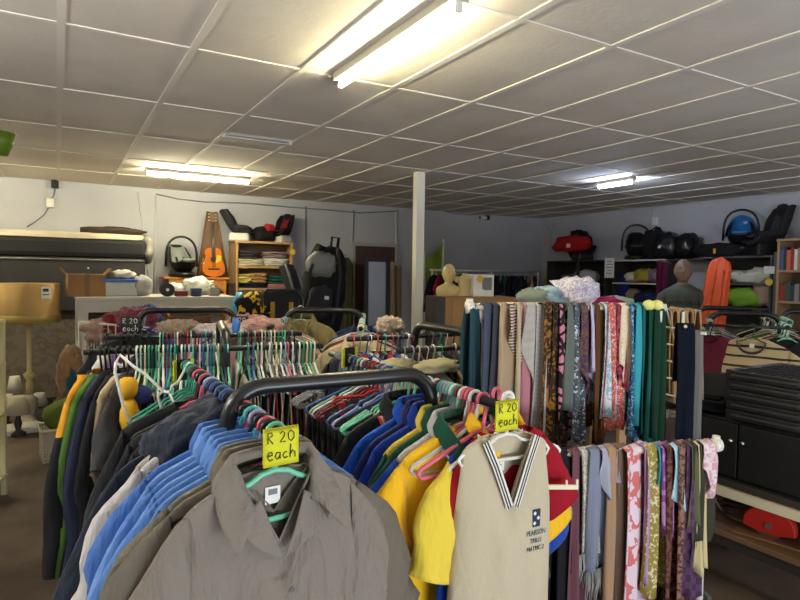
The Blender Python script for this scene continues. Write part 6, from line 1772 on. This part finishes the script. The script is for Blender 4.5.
LO = [
 ('black', 'plain', [(22, 22, 26)], {}, .62, .11, .03, FRB), ('black velvet', 'plain', [(28, 26, 32)], {}, .66, .08, .075, None), ('mauve', 'plain', [(112, 72, 82)], {}, .6, .06, .115, None), ('off-white frilly', 'floral', [(214, 208, 192), (150, 146, 136)], dict(scale=90, thr=.5), .34, .06, .15, FRG), ('lavender grey', 'plain', [(128, 132, 152)], {}, .40, .085, .19, FRG), ('pale lilac knotted', 'plain', [(164, 162, 178)], {}, .14, .06, .215, None), ('tan', 'plain', [(168, 134, 104)], {}, .62, .07, .245, None), ('taupe', 'plain', [(128, 106, 90)], {}, .6, .05, .27, None),
 ('coral pink with big white flowers', 'floral', [(222, 200, 210), (204, 112, 108)], dict(scale=24, thr=.56), .68, .13, .315, None), ('pale lilac', 'plain', [(176, 140, 190)], {}, .5, .04, .355, None), ('gold and cream lace', 'floral', [(214, 200, 158), (150, 132, 62)], dict(scale=45, thr=.4), .52, .085, .385, None), ('turquoise', 'plain', [(70, 164, 176)], {}, .2, .04, .41, None), ('bright lilac', 'paisley', [(160, 88, 168), (196, 150, 204)], dict(scale=10), .33, .06, .425, None),
 ('dark reddish brown', 'paisley', [(70, 36, 34), (112, 72, 60)], dict(scale=20), .66, .10, .45, None), ('light blue dotted', 'floral', [(70, 132, 160), (172, 206, 216)], dict(scale=60, thr=.22), .24, .085, .475, None), ('brown patterned', 'paisley', [(84, 52, 46), (140, 104, 88)], dict(scale=28), .62, .08, .50, None), ('purple checked', 'check', [(92, 64, 92), (74, 50, 76)], dict(scale=40), .56, .07, .525, None), ('olive', 'plain', [(96, 96, 66)], {}, .30, .06, .53, FRB), ('cream yellow', 'plain', [(206, 188, 140)], {}, .46, .04, .55, None), ('dark olive', 'plain', [(56, 56, 46)], {}, .36, .085, .555, None), ('pink and white', 'paisley', [(206, 160, 172), (224, 206, 206)], dict(scale=24), .16, .05, .58, None)]
n = len(LO)
sc_l = (LL - 0.03) / 0.60
for i, (nm, kind, cols, kw, lf, w, x, fr_) in enumerate(LO):
    m = S(kind, 'lo_%d' % i, *cols, **kw)
    Mx = LM @ Matrix.Translation((x * sc_l, 0, 0)) @ Matrix.Rotation(0.42 + rnd.uniform(-.15, .15), 4, 'Z')
    scarf(f'{nm} scarf on the lower scarf rail, {ORD[i] if i < 11 else ORD[n - 1 - i]} from the {"left" if i < 11 else "right"}', m, Mx, lf, w * 1.5, 160 + i, lb=lf * .9, wt=w * 1.1, fold=.015, nf=1.8, fringe=fr_, group='scarves on the lower rail', hem=.03 if lf < .4 else .015, r=.02)
# ================================================================ left aisle
q = onZ(30, 424, 0)
LX, LY = q.x, q.y
LD = 6.2
t = thing('floor_lamp', 'cream floor lamp with a large drum shade by the left aisle', 'lamp', (LX, LY, 0))
zs1 = at(32, 283, LD).z; zs0 = at(32, 321, LD).z
zband = zs0 + (zs1 - zs0) * .19
r1 = 0.285
g = G()
prof = [(r1 * 1.02, zs0), (r1 * 1.0, zband), (r1 * .985, zs1)]
g.lathe((0, 0, 0), prof + [(r1 * .965, zs1), (r1 * .99, zs0 + .002)], 40); sh_ = build('lamp_shade', g, plain('tan_shade_card', (186, 150, 92), .8, 0, .2, .1, 3), t)
g = G(); g.lathe((0, 0, 0), [(r1 * 1.03, zs0 - .004), (r1 * 1.012, zband)], 40); build('shade_band', g, plain('olive_band', (160, 138, 72), .8), sh_)
g = G()
for k in range(3): g.tube([(0, 0, zs1 - .05), (r1 * .97 * math.cos(k * 2.1), r1 * .97 * math.sin(k * 2.1), zs1 - .05)], .004, 5)
build('shade_spider', g, steel_grey, sh_)
va = Vector((0.13, -1, 0)).normalized(); ang_l = math.atan2(-LX, LY)
g = G(); g.box((0, 0, 0), (0.10, 0.003, 0.12)); lb = build('paper_label', g, paper, sh_, Vector((0.16, -0.235, zs1 - .09)), 0.62)
g = G(); g.box((-0.005, -0.002, 0.025), (0.06, 0.001, 0.03)); g.box((-0.005, -0.002, -0.02), (0.07, 0.001, 0.01)); build('label_print', g, ink, lb)
LC = plain('cream_lamp_paint', (196, 176, 120), .45)
g = G(); g.lathe((0, 0, 0), [(0.03, 0.3), (0.034, 0.42), (0.026, 0.46), (0.05, 0.5), (0.056, 0.52), (0.024, 0.55), (0.022, zs1 - .04)], 18); build('pole', g, LC, t)
g = G(); g.lathe((0, 0, 0), [(0.15, 0.0), (0.155, 0.03), (0.1, 0.06), (0.08, 0.075), (0.06, 0.12), (0.075, 0.2), (0.07, 0.27), (0.03, 0.31)], 24); build('base', g, plain('antique_white', (170, 160, 140), .5), t)
g = G(); g.box((0, 0, 0.0), (0.42, 0.34, 0.05), 0.01); tag(build('white_platform', g, WC, None, (LX - 0.02, LY - 0.26, 0.026), 0.25), 'low white board in front of the floor lamp base', 'board')
def small_lamp(label, px, py, d, h, r, shade, base, z=0):
    q = at(px, py, d); t = thing('table_lamp', label, 'lamp', (q.x, q.y, z))
    g = G(); g.lathe((0, 0, 0), [(r, h * .55), (r * .62, h)], 22); g.thick(.004); build('lamp_shade', g, shade, t)
    g = G(); g.lathe((0, 0, 0), [(r * .6, 0), (r * .62, h * .06), (r * .2, h * .14), (r * .32, h * .3), (r * .15, h * .5), (.008, h * .9)], 16); build('base', g, base, t)
    return t
WSH = plain('white_shade', (206, 200, 184), .8); DKB = plain('dark_lamp_base', (46, 38, 34), .5)
small_lamp('squat cream-shaded table lamp on the floor left of the floor lamp', 18, 418, 5.75, 0.38, 0.11, plain('cream_shade', (186, 174, 146), .8), DKB)
small_lamp('little white-shaded lamp on the floor right of the floor lamp', 40, 412, 6.3, 0.30, 0.08, WSH, DKB)
small_lamp('white-topped lamp behind the squat cream-shaded lamp', 15, 405, 6.6, 0.42, 0.08, WSH, DKB)
small_lamp('small bright white lamp at the left edge of the floor clutter', 7, 410, 6.1, 0.32, 0.08, WSH, DKB)
for k, (px, py, d, r, lab, c, sd) in enumerate(((52, 412, 6.2, (0.14, 0.12, 0.09), 'dark grey bag on the floor behind the cushion basket', (70, 66, 62), 2), (61, 410, 6.3, (0.12, 0.12, 0.12), 'black and white bag beside the dark grey one', (40, 38, 38), 4), (68, 404, 6.1, (0.14, 0.14, 0.16), 'tan bag behind the green cushion', (120, 96, 70), 6))):
    q = at(px, py, d); lump('cloth_bag', lab, 'bag', (q.x, q.y, 0), r, fab('aisle%d' % k, c), sd, 0, .3)
# basket with the green cushion
q = onZ(60, 462, 0)
BX, BY_ = q.x + 0.06, q.y + 0.16
t = thing('laundry_basket', 'cream plastic laundry basket on the floor at the left', 'basket', (BX, BY_, 0), 0.1)
BM = plain('cream_basket', (178, 164, 138), .55)
bh, bw, bd = 0.27, 0.42, 0.3
g = G()
for k in range(22):
    for sy in (-1, 1):
        x = (k / 21 - .5) * bw * .96
        if abs(x) < .07: g.box((x * .95, sy * bd * .48, bh * .38), (0.009, 0.006, bh * .7)); continue
        g.box((x * .95, sy * bd * .48, bh * .5), (0.009, 0.006, bh * .94))
for k in range(15):
    for sx in (-1, 1): g.box((sx * bw * .47, (k / 14 - .5) * bd * .94, bh * .5), (0.006, 0.009, bh * .94))
for z in (.16, .36, .56, .76):
    for sy in (-1, 1): g.box((0, sy * bd * .482, bh * z), (bw * .95, 0.007, 0.012))
    for sx in (-1, 1): g.box((sx * bw * .472, 0, bh * z), (0.007, bd * .95, 0.012))
g.box((0, 0, 0.008), (bw * .94, bd * .94, 0.012)); build('weave', g, BM, t)
g = G(); g.tube([(-bw / 2, -bd / 2, bh), (bw / 2, -bd / 2, bh), (bw / 2, bd / 2, bh), (-bw / 2, bd / 2, bh)], 0.014, 8, closed=True); build('rim', g, BM, t)
g = G(); g.box((0, -bd * .49, bh * .83), (0.15, 0.014, 0.02), 0.004); build('handle', g, BM, t)
g = G(); g.blob((0, 0, 0), (0.2, 0.13, 0.13), .1, 1.6, 3, 3, 26, 18, rot=Matrix.Rotation(-.28, 3, 'Y')); tag(build('cushion', g, fab('moss_green', (92, 108, 40)), None, (BX + 0.02, BY_, bh + .1), .1), 'moss green cushion in the cream laundry basket', 'cushion')
# wire crib with its heap
CRW = plain('white_wire', (206, 202, 190), .5)
qa = at(80, 330, 5.0); qb = at(126, 330, 4.7)
ca = math.atan2(qb.y - qa.y, qb.x - qa.x); cw = (Vector((qb.x, qb.y)) - Vector((qa.x, qa.y))).length + .25
cz = at(80, 322, 5.0).z
t = thing('wire_bin', 'white wire bin on legs heaped with clothes, before the white counter', 'bin', (qa.x, qa.y, 0), ca)
for xx in (0, cw):
    for yy in (0, .45):
        g = G(); g.tube([(xx, yy, 0), (xx, yy, cz)], .013, 8); build('leg', g, CRW, t)
g = G()
for zz in (cz, cz - .42):
    g.tube([(0, 0, zz), (cw, 0, zz), (cw, .45, zz), (0, .45, zz)], .009, 6, closed=True)
for k in range(1, 9):
    g.tube([(cw * k / 9, 0, cz), (cw * k / 9, 0, cz - .42)], .005, 5); g.tube([(0, .05 * k, cz), (0, .05 * k, cz - .42)], .005, 5)
g.box((cw / 2, .225, cz - .425), (cw, .45, .01)); build('wire_basket', g, CRW, t)
CT_ = Matrix.Translation((qa.x, qa.y, 0)) @ Matrix.Rotation(ca, 4, 'Z')
heap = [('navy', (34, 40, 74), .16, .2, 0), ('dark red', (132, 34, 44), .34, .18, .06), ('purple', (84, 62, 104), .5, .22, .04), ('pinkish beige', (176, 146, 128), .22, .12, .0), ('blue', (60, 86, 140), .42, .3, .1), ('maroon striped', (120, 50, 66), .56, .12, .1)]
for k, (nm, c, x, y, dz) in enumerate(heap):
    q = CT_ @ Vector((x, y, cz - .16 + dz)); lump('crumpled_top', f'crumpled {nm} garment in the white wire bin heap', 'clothes', q, (.17, .14, .10), wrinkled('heap_' + nm.replace(' ', '_'), c, 1.0, 16), k + 2.5, k, .4, 3, 'clothes heaped in the wire bin')
for k, (px, py, d, r, lab, c) in enumerate(((70, 372, 4.75, (.09, .12, .2), 'tan jacket slung over the left end of the wire bin', (142, 108, 74)), (75, 392, 4.7, (.06, .1, .17), 'teal cloth hanging below the tan jacket', (20, 74, 84)))):
    q = at(px, py, d); lump('hanging_jacket', lab, 'jacket', (q.x, q.y, q.z - r[2]), r, wrinkled('slung%d' % k, c, 1.0, 16), k + 1.3, 0, .35, 2.4)
# price tag on the counter leg
q = onY(74, 344, 6.9); g = G(); g.box((0, 0, 0), (.03, .004, .06)); tag(build('price_tag', g, paper, None, (q.x + .03, 6.935, q.z)), 'little white price tag on the left leg of the white counter', 'tag')
# shelf at the left edge
q = at(-7, 330, 4.0)
SX, SY = q.x, q.y
t = thing('metal_shelf', 'cream metal shelf unit at the very left edge of the aisle', 'shelf', (SX - 0.42, SY + 0.1, 0), -0.25)
CS = plain('cream_shelf_paint', (196, 184, 140), .5)
szz = at(4, 322, 4.0).z
for sx in (-1, 1):
    for sy in (-.2, .2):
        g = G(); g.box((sx * .42, sy, szz / 2), (.035, .035, szz), .004); build('post', g, CS, t)
for z in (szz, szz - .3, szz - .65, .15):
    g = G(); g.box((0, 0, z - .012), (.88, .44, .022), .003); build('shelf_board', g, CS, t)
TM = Matrix.Translation((SX - 0.42, SY + 0.1, 0)) @ Matrix.Rotation(-.25, 4, 'Z')
q = TM @ Vector((.38, -.12, szz))
g = G(); g.lathe((0, 0, 0), [(.03, 0), (.05, .012), (.055, .03), (.04, .032), (0, .02)], 18); g.lathe((0, 0, .034), [(.02, 0), (.035, .02), (.03, .05), (0, .058)], 16); tag(build('pink_ornament', g, plain('pink_china', (206, 150, 140), .3), None, q), 'small pink and white china ornament on the left edge shelf', 'ornament')
q = TM @ Vector((.40, -.16, szz - .3)); lump('blue_bag', 'small bright blue cloth bag on the second board of the left edge shelf', 'bag', q, (.05, .05, .1), fab('bright_blue', (40, 96, 150)), 2)
# tall stand with the green bowl
q = at(-9, 146, 4.2)
bz_ = at(-3, 155, 4.2).z
t = thing('tall_shelf', 'tall steel shelf just beyond the left edge, holding the green bowl', 'shelf', (q.x - .44, q.y + .12, 0), -.35)
for sx in (-.36, .36):
    for sy in (-.17, .17):
        g = G(); g.box((sx, sy, bz_ / 2), (.03, .03, bz_)); build('post', g, steel_grey, t)
for z in (bz_, bz_ - .6, bz_ - 1.2, .2):
    g = G(); g.box((0, 0, z - .01), (.76, .38, .02)); build('shelf_board', g, steel_grey, t)
TB = Matrix.Translation((q.x - .42, q.y + .55, 0)) @ Matrix.Rotation(-.35, 4, 'Z')
qb = at(1, 144, 4.5)
g = G(); g.lathe((0, 0, 0), [(.0, .0), (.055, 0), (.095, .09), (.102, .15), (.11, .152), (.108, .16), (.092, .158), (.05, .012), (0, .008)], 26)
tag(build('green_bowl', g, plain('lime_plastic', (92, 116, 30), .35), None, at(-1, 155, 4.3)), 'lime green plastic bowl high up at the left edge', 'bowl')

# ================================================================ right: wire rack, belts, bench with crates
wa = at(646, 325, 2.95); wb = at(683, 328, 2.75)
wang = math.atan2(wb.y - wa.y, wb.x - wa.x); ww = (Vector((wb.x, wb.y)) - Vector((wa.x, wa.y))).length
wz = wa.z
t = thing('wire_display_rack', 'white wire display rack between the scarves and the black crates', 'rack', (wa.x, wa.y, 0), wang)
g = G()
for z in (wz, wz - .08, wz - .16, wz - .24, wz - .32): g.tube([(-.02, 0, z), (ww, 0, z - .0)], .0045, 6)
build('wire_rungs', g, CRW, t)
for xx in (-.02, ww):
    g = G(); g.tube([(xx, 0, 0), (xx, 0, wz + (.08 if xx > 0 else 0))], .008, 8); build('upright', g, CRW, t)
    g = G(); g.tube([(xx, -.2, .015), (xx, .2, .015)], .01, 8); build('foot', g, CRW, t)
for k in range(3):
    g = G(); x_ = .03 + .06 * k; g.tube([(x_, 0, wz), (x_ + .03, -.05, wz + .05), (x_ + .06, -.10, wz + .10), (x_ + .065, -.11, wz + .115)], .004, 6); build('prong', g, CRW, t)
g = G(); g.tube([(.06, 0, wz - .40), (.06, -.06, wz - .40), (.06, -.09, wz - .42), (.06, -.1, wz - .38)], .005, 6); g.tube([(.06, 0, wz - .40), (.06, 0, wz - .32)], .005, 6); build('hook', g, CRW, t)
# folded tan trousers behind
WTM = Matrix.Translation((wa.x, wa.y, 0)) @ Matrix.Rotation(wang, 4, 'Z')
tz0 = at(676, 311, 3.1).z
ta, tb = at(662, 300, 3.1), at(692, 300, 3.1)
for k in range(5):
    p = ta.lerp(tb, k / 4)
    va_ = math.atan2(p.y, p.x) + 0.30
    g = drape_geo(w=.24, lf=.46 - .02 * (k % 3), lb=.42, r=.014, fold=.010, nf=1.5, top=0.0, seed=k + 40, wt=.2, nu=12, nv=20, t=.006, sep=.012)
    o = build('folded_trousers', g, wrinkled('tan_trouser_%d' % k, [(166, 134, 94), (150, 120, 84), (174, 144, 104), (146, 116, 80), (166, 136, 98)][k], .4), None, (p.x, p.y, tz0), va_)
    tag(o, 'tan folded trousers behind the wire rack, %s of five from the left' % ORD[k], 'trousers', 'tan trousers behind the wire rack')
dr_ = (tb - ta).normalized()
t = thing('rail_stand', 'thin steel rail carrying the tan trousers', 'clothes rail', (ta.x, ta.y, 0), math.atan2(dr_.y, dr_.x))
Lr = (Vector((tb.x, tb.y)) - Vector((ta.x, ta.y))).length
g = G(); g.tube([(-.05, 0, tz0), (Lr + .05, 0, tz0)], .01, 8); build('rail', g, steel_grey, t)
for xx in (-.04, Lr + .04):
    g = G(); g.tube([(xx, 0, 0), (xx, 0, tz0)], .01, 8); build('post', g, steel_grey, t)
    g = G(); g.tube([(xx, -.2, .012), (xx, .2, .012)], .012, 8); build('foot', g, steel_grey, t)
for k, (px, py, yb, d, c, w_, lab) in enumerate(((685, 326, 440, 2.66, (14, 19, 32), .075, 'wide navy belt hanging beside the wire rack'), (698, 333, 440, 2.70, (112, 110, 106), .035, 'grey and white strap hanging just right of the navy belt'))):
    p = at(px, py, d); L_ = p.z - at(px, yb, d).z
    g = drape_geo(w=w_, lf=L_, lb=L_ * .5, r=.014, fold=.004, nf=1, top=.0, seed=k, nu=8, nv=24, t=.004, hem=.0, sep=.012)
    o = build('hanging_belt', g, plain('belt_%d' % k, c, .85, 0, .15), None, p, -.55); tag(o, lab, 'belt')
    g = G(); v_ = p - Vector((wa.x, wa.y, 0)); e_ = WTM @ Vector((ww, 0, p.z))
    g.tube([e_, p + (p - e_).normalized() * .035], .007, 8); g.tube([e_, Vector((e_.x, e_.y, wz))], .006, 6); tag(build('belt_peg', g, CRW), ['white wire peg holding the navy belt', 'white wire peg holding the grey strap'][k], 'peg')
# bench: everything along X = 2.9
BXF = 2.9
t = thing('workbench', 'low bench with a cream rail and a wooden lower shelf, under the black drawers', 'bench', (BXF, 1.35, 0))
yA, yB_ = -0.75, 0.72
g = G(); g.box((.32, (yA + yB_) / 2, .575), (.62, yB_ - yA, .03), .003); build('bench_top', g, plain('dark_bench_top', (40, 36, 34), .6), t)
g = G(); g.box((-.005, (yA + yB_) / 2, .535), (.03, yB_ - yA, .045), .004); build('cream_rail', g, plain('cream_rail', (206, 196, 166), .5), t)
g = G(); g.box((.55, (yA + yB_) / 2, .45), (.02, yB_ - yA, .24)); build('back_board', g, wood('ply', (150, 132, 104), (170, 152, 122), 2, .6, 'Y'), t)
for k in range(5):
    g = G(); g.box((.06 + .12 * k, (yA + yB_) / 2, .315), (.11, yB_ - yA, .03), .003); build('shelf_slat', g, wood('old_slats', (92, 66, 46), (124, 92, 64), 2.5, .7, 'Y'), t)
for yy in (yA + .03, yB_ - .03):
    for xx in (.03, .58):
        g = G(); g.box((xx, yy, .28), (.05, .05, .56), .004); build('leg', g, plain('dark_leg', (44, 38, 34), .6), t)
g = G(); g.box((.03, (yA + yB_) / 2, .275), (.03, yB_ - yA, .05)); build('front_bearer', g, plain('dark_leg', (44, 38, 34), .6), t)
DZ_ = .59
t = thing('drawer_cabinet', 'black two-drawer cabinet on the bench under the crates', 'cabinet', (BXF + .02, .98, DZ_))
DKC = plain('black_cabinet', (22, 21, 22), .45, 0, .4, .2, 6)
g = G(); g.box((.26, 0, .155), (.5, .74, .31), .004); build('cabinet_body', g, DKC, t)
for k in range(2):
    z = .08 + .15 * k
    g = G(); g.box((0, 0, z), (.02, .68, .135), .004); d_ = build('drawer', g, plain('drawer_black', (30, 29, 30), .45), t)
    g = G(); g.box((-.016, .02, z + .02), (.02, .11, .026), .006); build('handle', g, plain('drawer_handle', (86, 84, 82), .35, .5), d_)
t = thing('black_cupboard', 'plain black cupboard on the bench left of the drawer cabinet', 'cupboard', (BXF + .04, 1.7, DZ_))
g = G(); g.box((.26, 0, .15), (.48, .62, .3), .004); build('cupboard_body', g, DKC, t)
for s in (-1, 1):
    g = G(); g.box((.012, s * .15, .15), (.02, .29, .27), .003); d_ = build('door', g, plain('cupboard_door', (18, 18, 19), .5), t)
    g = G(); g.lathe((-.006, s * .03, .2), [(0, -.012), (.01, -.008), (.01, .006), (0, .01)], 10, rot=Matrix.Rotation(PI / 2, 3, 'Y')); build('knob', g, chrome, d_)
def crate(i, z, lab):
    t = thing('folding_crate', lab, 'crate', (BXF + .03, 1.28, z), rnd.uniform(-.02, .02), 'black crates stacked on the bench')
    m = plain('crate_black', (24, 24, 25), .42, 0, .5, .15, 12)
    L, D, H = .95, .5, .046
    g = G()
    for s in (0, 1): g.box((s * D, 0, H / 2), (.02, L, H), .004)
    for s in (-1, 1): g.box((D / 2, s * L / 2, H / 2), (D, .02, H), .004)
    build('rim', g, m, t)
    g = G()
    for k in range(24): g.box((D / 2, (k / 23 - .5) * L * .95, H * .85), (D - .01, .014, .008))
    for k in range(10): g.box((D * (k + .5) / 10, 0, H * .8), (.012, L - .01, .006))
    g.box((D / 2, 0, .006), (D - .01, L - .01, .006))
    build('lattice_top', g, m, t)
    g = G(); g.box((-.013, 0, H * .5), (.01, L * .94, .008)); g.box((-.013, .1, H * .5), (.014, .08, .018), .003); build('front_ridge', g, plain('crate_ridge', (64, 64, 66), .35), t)
    return t
CN = ['bottom', 'second from bottom', 'third', 'fourth', 'topmost']
for i in range(5):
    crate(i, DZ_ + .312 + .05 * i, f'black folding crate, {CN[i]} of the stack of five on the black cabinet')
g = G(); g.box((0, 0, .1), (.05, .42, .2), .02, Matrix.Rotation(.35, 3, 'Y')); tag(build('tray_lid', g, plain('black_panel', (28, 28, 29), .35), None, (BXF + .25, 1.86, DZ_ + .30), .5), 'tilted black plastic panel leaning at the left end of the crates', 'panel')
g = G(); g.box((0, 0, .03), (.3, .3, .06), .01); g.box((0, 0, .065), (.24, .24, .012), .004); tag(build('black_tray', g, DKC, None, (BXF + .2, 2.0, DZ_ + .31), .3), 'flat black device left of the tilted panel', 'device')
# support table for the tray
g = G(); g.box((0, 0, .885), (.5, .5, .03), .003)
for sx in (-1, 1):
    for sy in (-1, 1): g.box((sx * .22, sy * .22, .435), (.04, .04, .87))
tag(build('side_table', g, plain('dark_side_table', (36, 32, 30), .5), None, (BXF + .25, 2.35, 0), 0), 'small dark side table behind the left end of the bench', 'table')
for k, (dx, dy, c, h) in enumerate(((-.12, 0, (206, 190, 150), .16), (-.04, .02, (222, 212, 186), .14), (.05, -.02, (186, 168, 128), .18), (.13, .02, (214, 204, 178), .13))):
    o = book('', (BXF + .2 + dx, 2.3 + dy, .90), .035, h + .06, .16, plain('pale_book_%d' % k, c, .6), -.3, 'books on the dark side table'); o['label'] = 'cream-backed book upright on the dark side table, %s of four from the left' % ORD[k]
# red circular saw
q = onX(770, 520, BXF + .12)
t = thing('circular_saw', 'red circular saw with a wooden base lying on the bench shelf', 'saw', (BXF + .12, q.y + .0, .331), -1.35)
RS = plain('saw_red', (186, 34, 26), .4)
g = G()
pts = [(-.115, .045)] + [(.115 * math.cos(PI - PI * k / 16), .07 + .09 * math.sin(PI - PI * k / 16)) for k in range(17)] + [(.115, .045), (.05, 0.03), (-.05, 0.03)]
g.poly(pts, .05, bevel=.008); build('blade_guard', g, RS, t)
g = G(); g.tube([(0, -.012, .066), (0, -.016, .066)], .064, 32); build('blade', g, plain('rusty_blade', (110, 72, 52), .5, .4), t)
g = G(); g.tube([(0, -.026, .07), (0, -.034, .07)], .014, 12); build('arbor_nut', g, chrome, t)
g = G(); g.blob((.02, .07, .09), (.06, .06, .055), .03, 2, 1, 3, 16, 12); build('motor', g, black_plastic, t)
g = G(); g.tube([(-.02, .05, .15), (-.01, .06, .2), (.06, .06, .2), (.09, .05, .13)], .014, 8); build('handle', g, RS, t)
g = G(); g.box((0, .02, .006), (.3, .16, .01), .002); build('base_plate', g, plain('base_wood', (120, 84, 58), .6), t)
q = onX(740, 508, BXF + .15)
g = G(); rr = random.Random(3); pts = []
for k in range(60):
    a = k * .55; pts.append((BXF + .18 + .08 * math.cos(a) + rr.uniform(-.01, .01), q.y + .11 * math.sin(a), .345 + .0025 * k + .03 * math.sin(a * .5) ** 2))
g.tube(pts, .006, 6); tag(build('cable_coil', g, plain('brown_cable', (62, 46, 36), .5)), 'tangled brown cable coil left of the red saw', 'cable')
g = G(); pts = [(BXF + .12 + .02 * math.sin(k * .7), q.y + .11 * math.cos(k * PI / 8), .47 + .11 * math.sin(k * PI / 8)) for k in range(17)]
g.tube(pts, .007, 6, closed=False); tag(build('cable_loop', g, plain('olive_cable', (96, 78, 40), .5)), 'olive cable loop standing up behind the brown coil', 'cable')
g = G(); g.box((0, 0, .02), (.16, .26, .04), .008); g.box((0.02, .02, .05), (.05, .1, .02), .006); tag(build('black_tool', g, black_plastic, None, (BXF + .4, q.y - .35, .331), .2), 'flat black power tool behind the red saw', 'tool')
# heap of pale clothes behind the scarf stand
q = at(566, 306, 3.5)
hz_ = q.z
t = thing('display_box', 'tall pine box table behind the scarf stand, heaped with pale clothes', 'table', (q.x, q.y, 0), -.45)
g = G(); g.box((0, 0, hz_ - .015), (.6, .45, .03), .003); build('tabletop', g, PINE, t)
for sx in (-1, 1):
    for sy in (-1, 1):
        g = G(); g.box((sx * .27, sy * .19, (hz_ - .03) / 2), (.04, .04, hz_ - .03)); build('leg', g, PINE, t)
BT = Matrix.Translation((q.x, q.y, hz_)) @ Matrix.Rotation(-.45, 4, 'Z')
for k, (x, y, z, r, lab, m) in enumerate(((.04, -.05, .0, (.12, .12, .085), 'white lilac-printed blouse on top of the pale clothes heap', pattern('lilac_print', 'paisley', (222, 218, 224), (176, 166, 196), 30)), (-.1, 0, 0, (.14, .13, .055), 'pale blue denim shirt in the clothes heap behind the scarves', fab('pale_denim', (150, 176, 190))), (-.2, -.04, 0, (.09, .1, .05), 'grey-green cloth at the left of the clothes heap', fab('grey_green', (120, 132, 124))), (.2, -.05, -.0, (.1, .1, .03), 'bright magenta cloth at the right of the clothes heap', fab('magenta', (150, 34, 92))), (.27, -.05, 0, (.05, .1, .03), 'pale green cloth at the right end of the clothes heap', fab('mint_cloth', (150, 176, 160))))):
    qq = BT @ Vector((x, y, z)); lump('crumpled_top', lab, 'clothes', qq, r, m, k + 4.2, .3 * k, .38, 3, 'clothes heaped behind the scarf stand')
# pink and white heap slung over the square-on left rack
for k, (px, py, d, r, lab, c) in enumerate(((262, 328, 3.75, (.13, .1, .06), 'pink patterned top slung over the rack below the sports bag', (206, 160, 150)), (222, 330, 3.6, (.16, .08, .04), 'white long-sleeved top slung across the square-on left rack', (196, 180, 184)), (180, 328, 3.7, (.12, .1, .05), 'beige knitted top lying on the square-on left rack', (150, 132, 112)), (246, 322, 3.9, (.1, .08, .05), 'dusty rose scarf lying behind the price card', (176, 120, 116)), (390, 325, 3.75, (.09, .08, .05), 'cream and pink top slung left of the white column', (206, 184, 160)))):
    q = at(px, py, d); lump('slung_top', lab, 'top', (q.x, q.y, q.z - r[2]), r, wrinkled('slung_t%d' % k, c, 1.0, 22), k + .7, .2, .45, 3.2)
q = at(236, 327, 3.4); lump('blue_bottle_bag', 'small vivid blue pouch hanging on the square-on left rack', 'pouch', (q.x, q.y, q.z - .05), (.022, .02, .05), plain('vivid_blue', (40, 110, 190), .4), 2)
# teal scarf ends beyond the stand, yellow pom-poms on its right end
q = UM @ Vector((UL - .03, -.02, -.006))
for k in range(2):
    g = G(); g.blob((0, 0, 0), (.024, .024, .022), .08, 3, k, 2.1, 16, 12); tag(build('yellow_pompom', g, fab('pale_yellow', (224, 220, 130)), None, q + Vector((ud.normalized() * (.04 * k))) + Vector((0, 0, .018))), ['left pale yellow pompom at the right end of the upper scarf rail', 'right pale yellow pompom at the right end of the upper scarf rail'][k], 'pompom')
finish_labels()
SC.view_settings.view_transform = 'Standard'
SC.view_settings.look = 'None'
SC.view_settings.gamma = 1
SC.view_settings.use_curve_mapping = False
SC.view_settings.exposure = 0.48
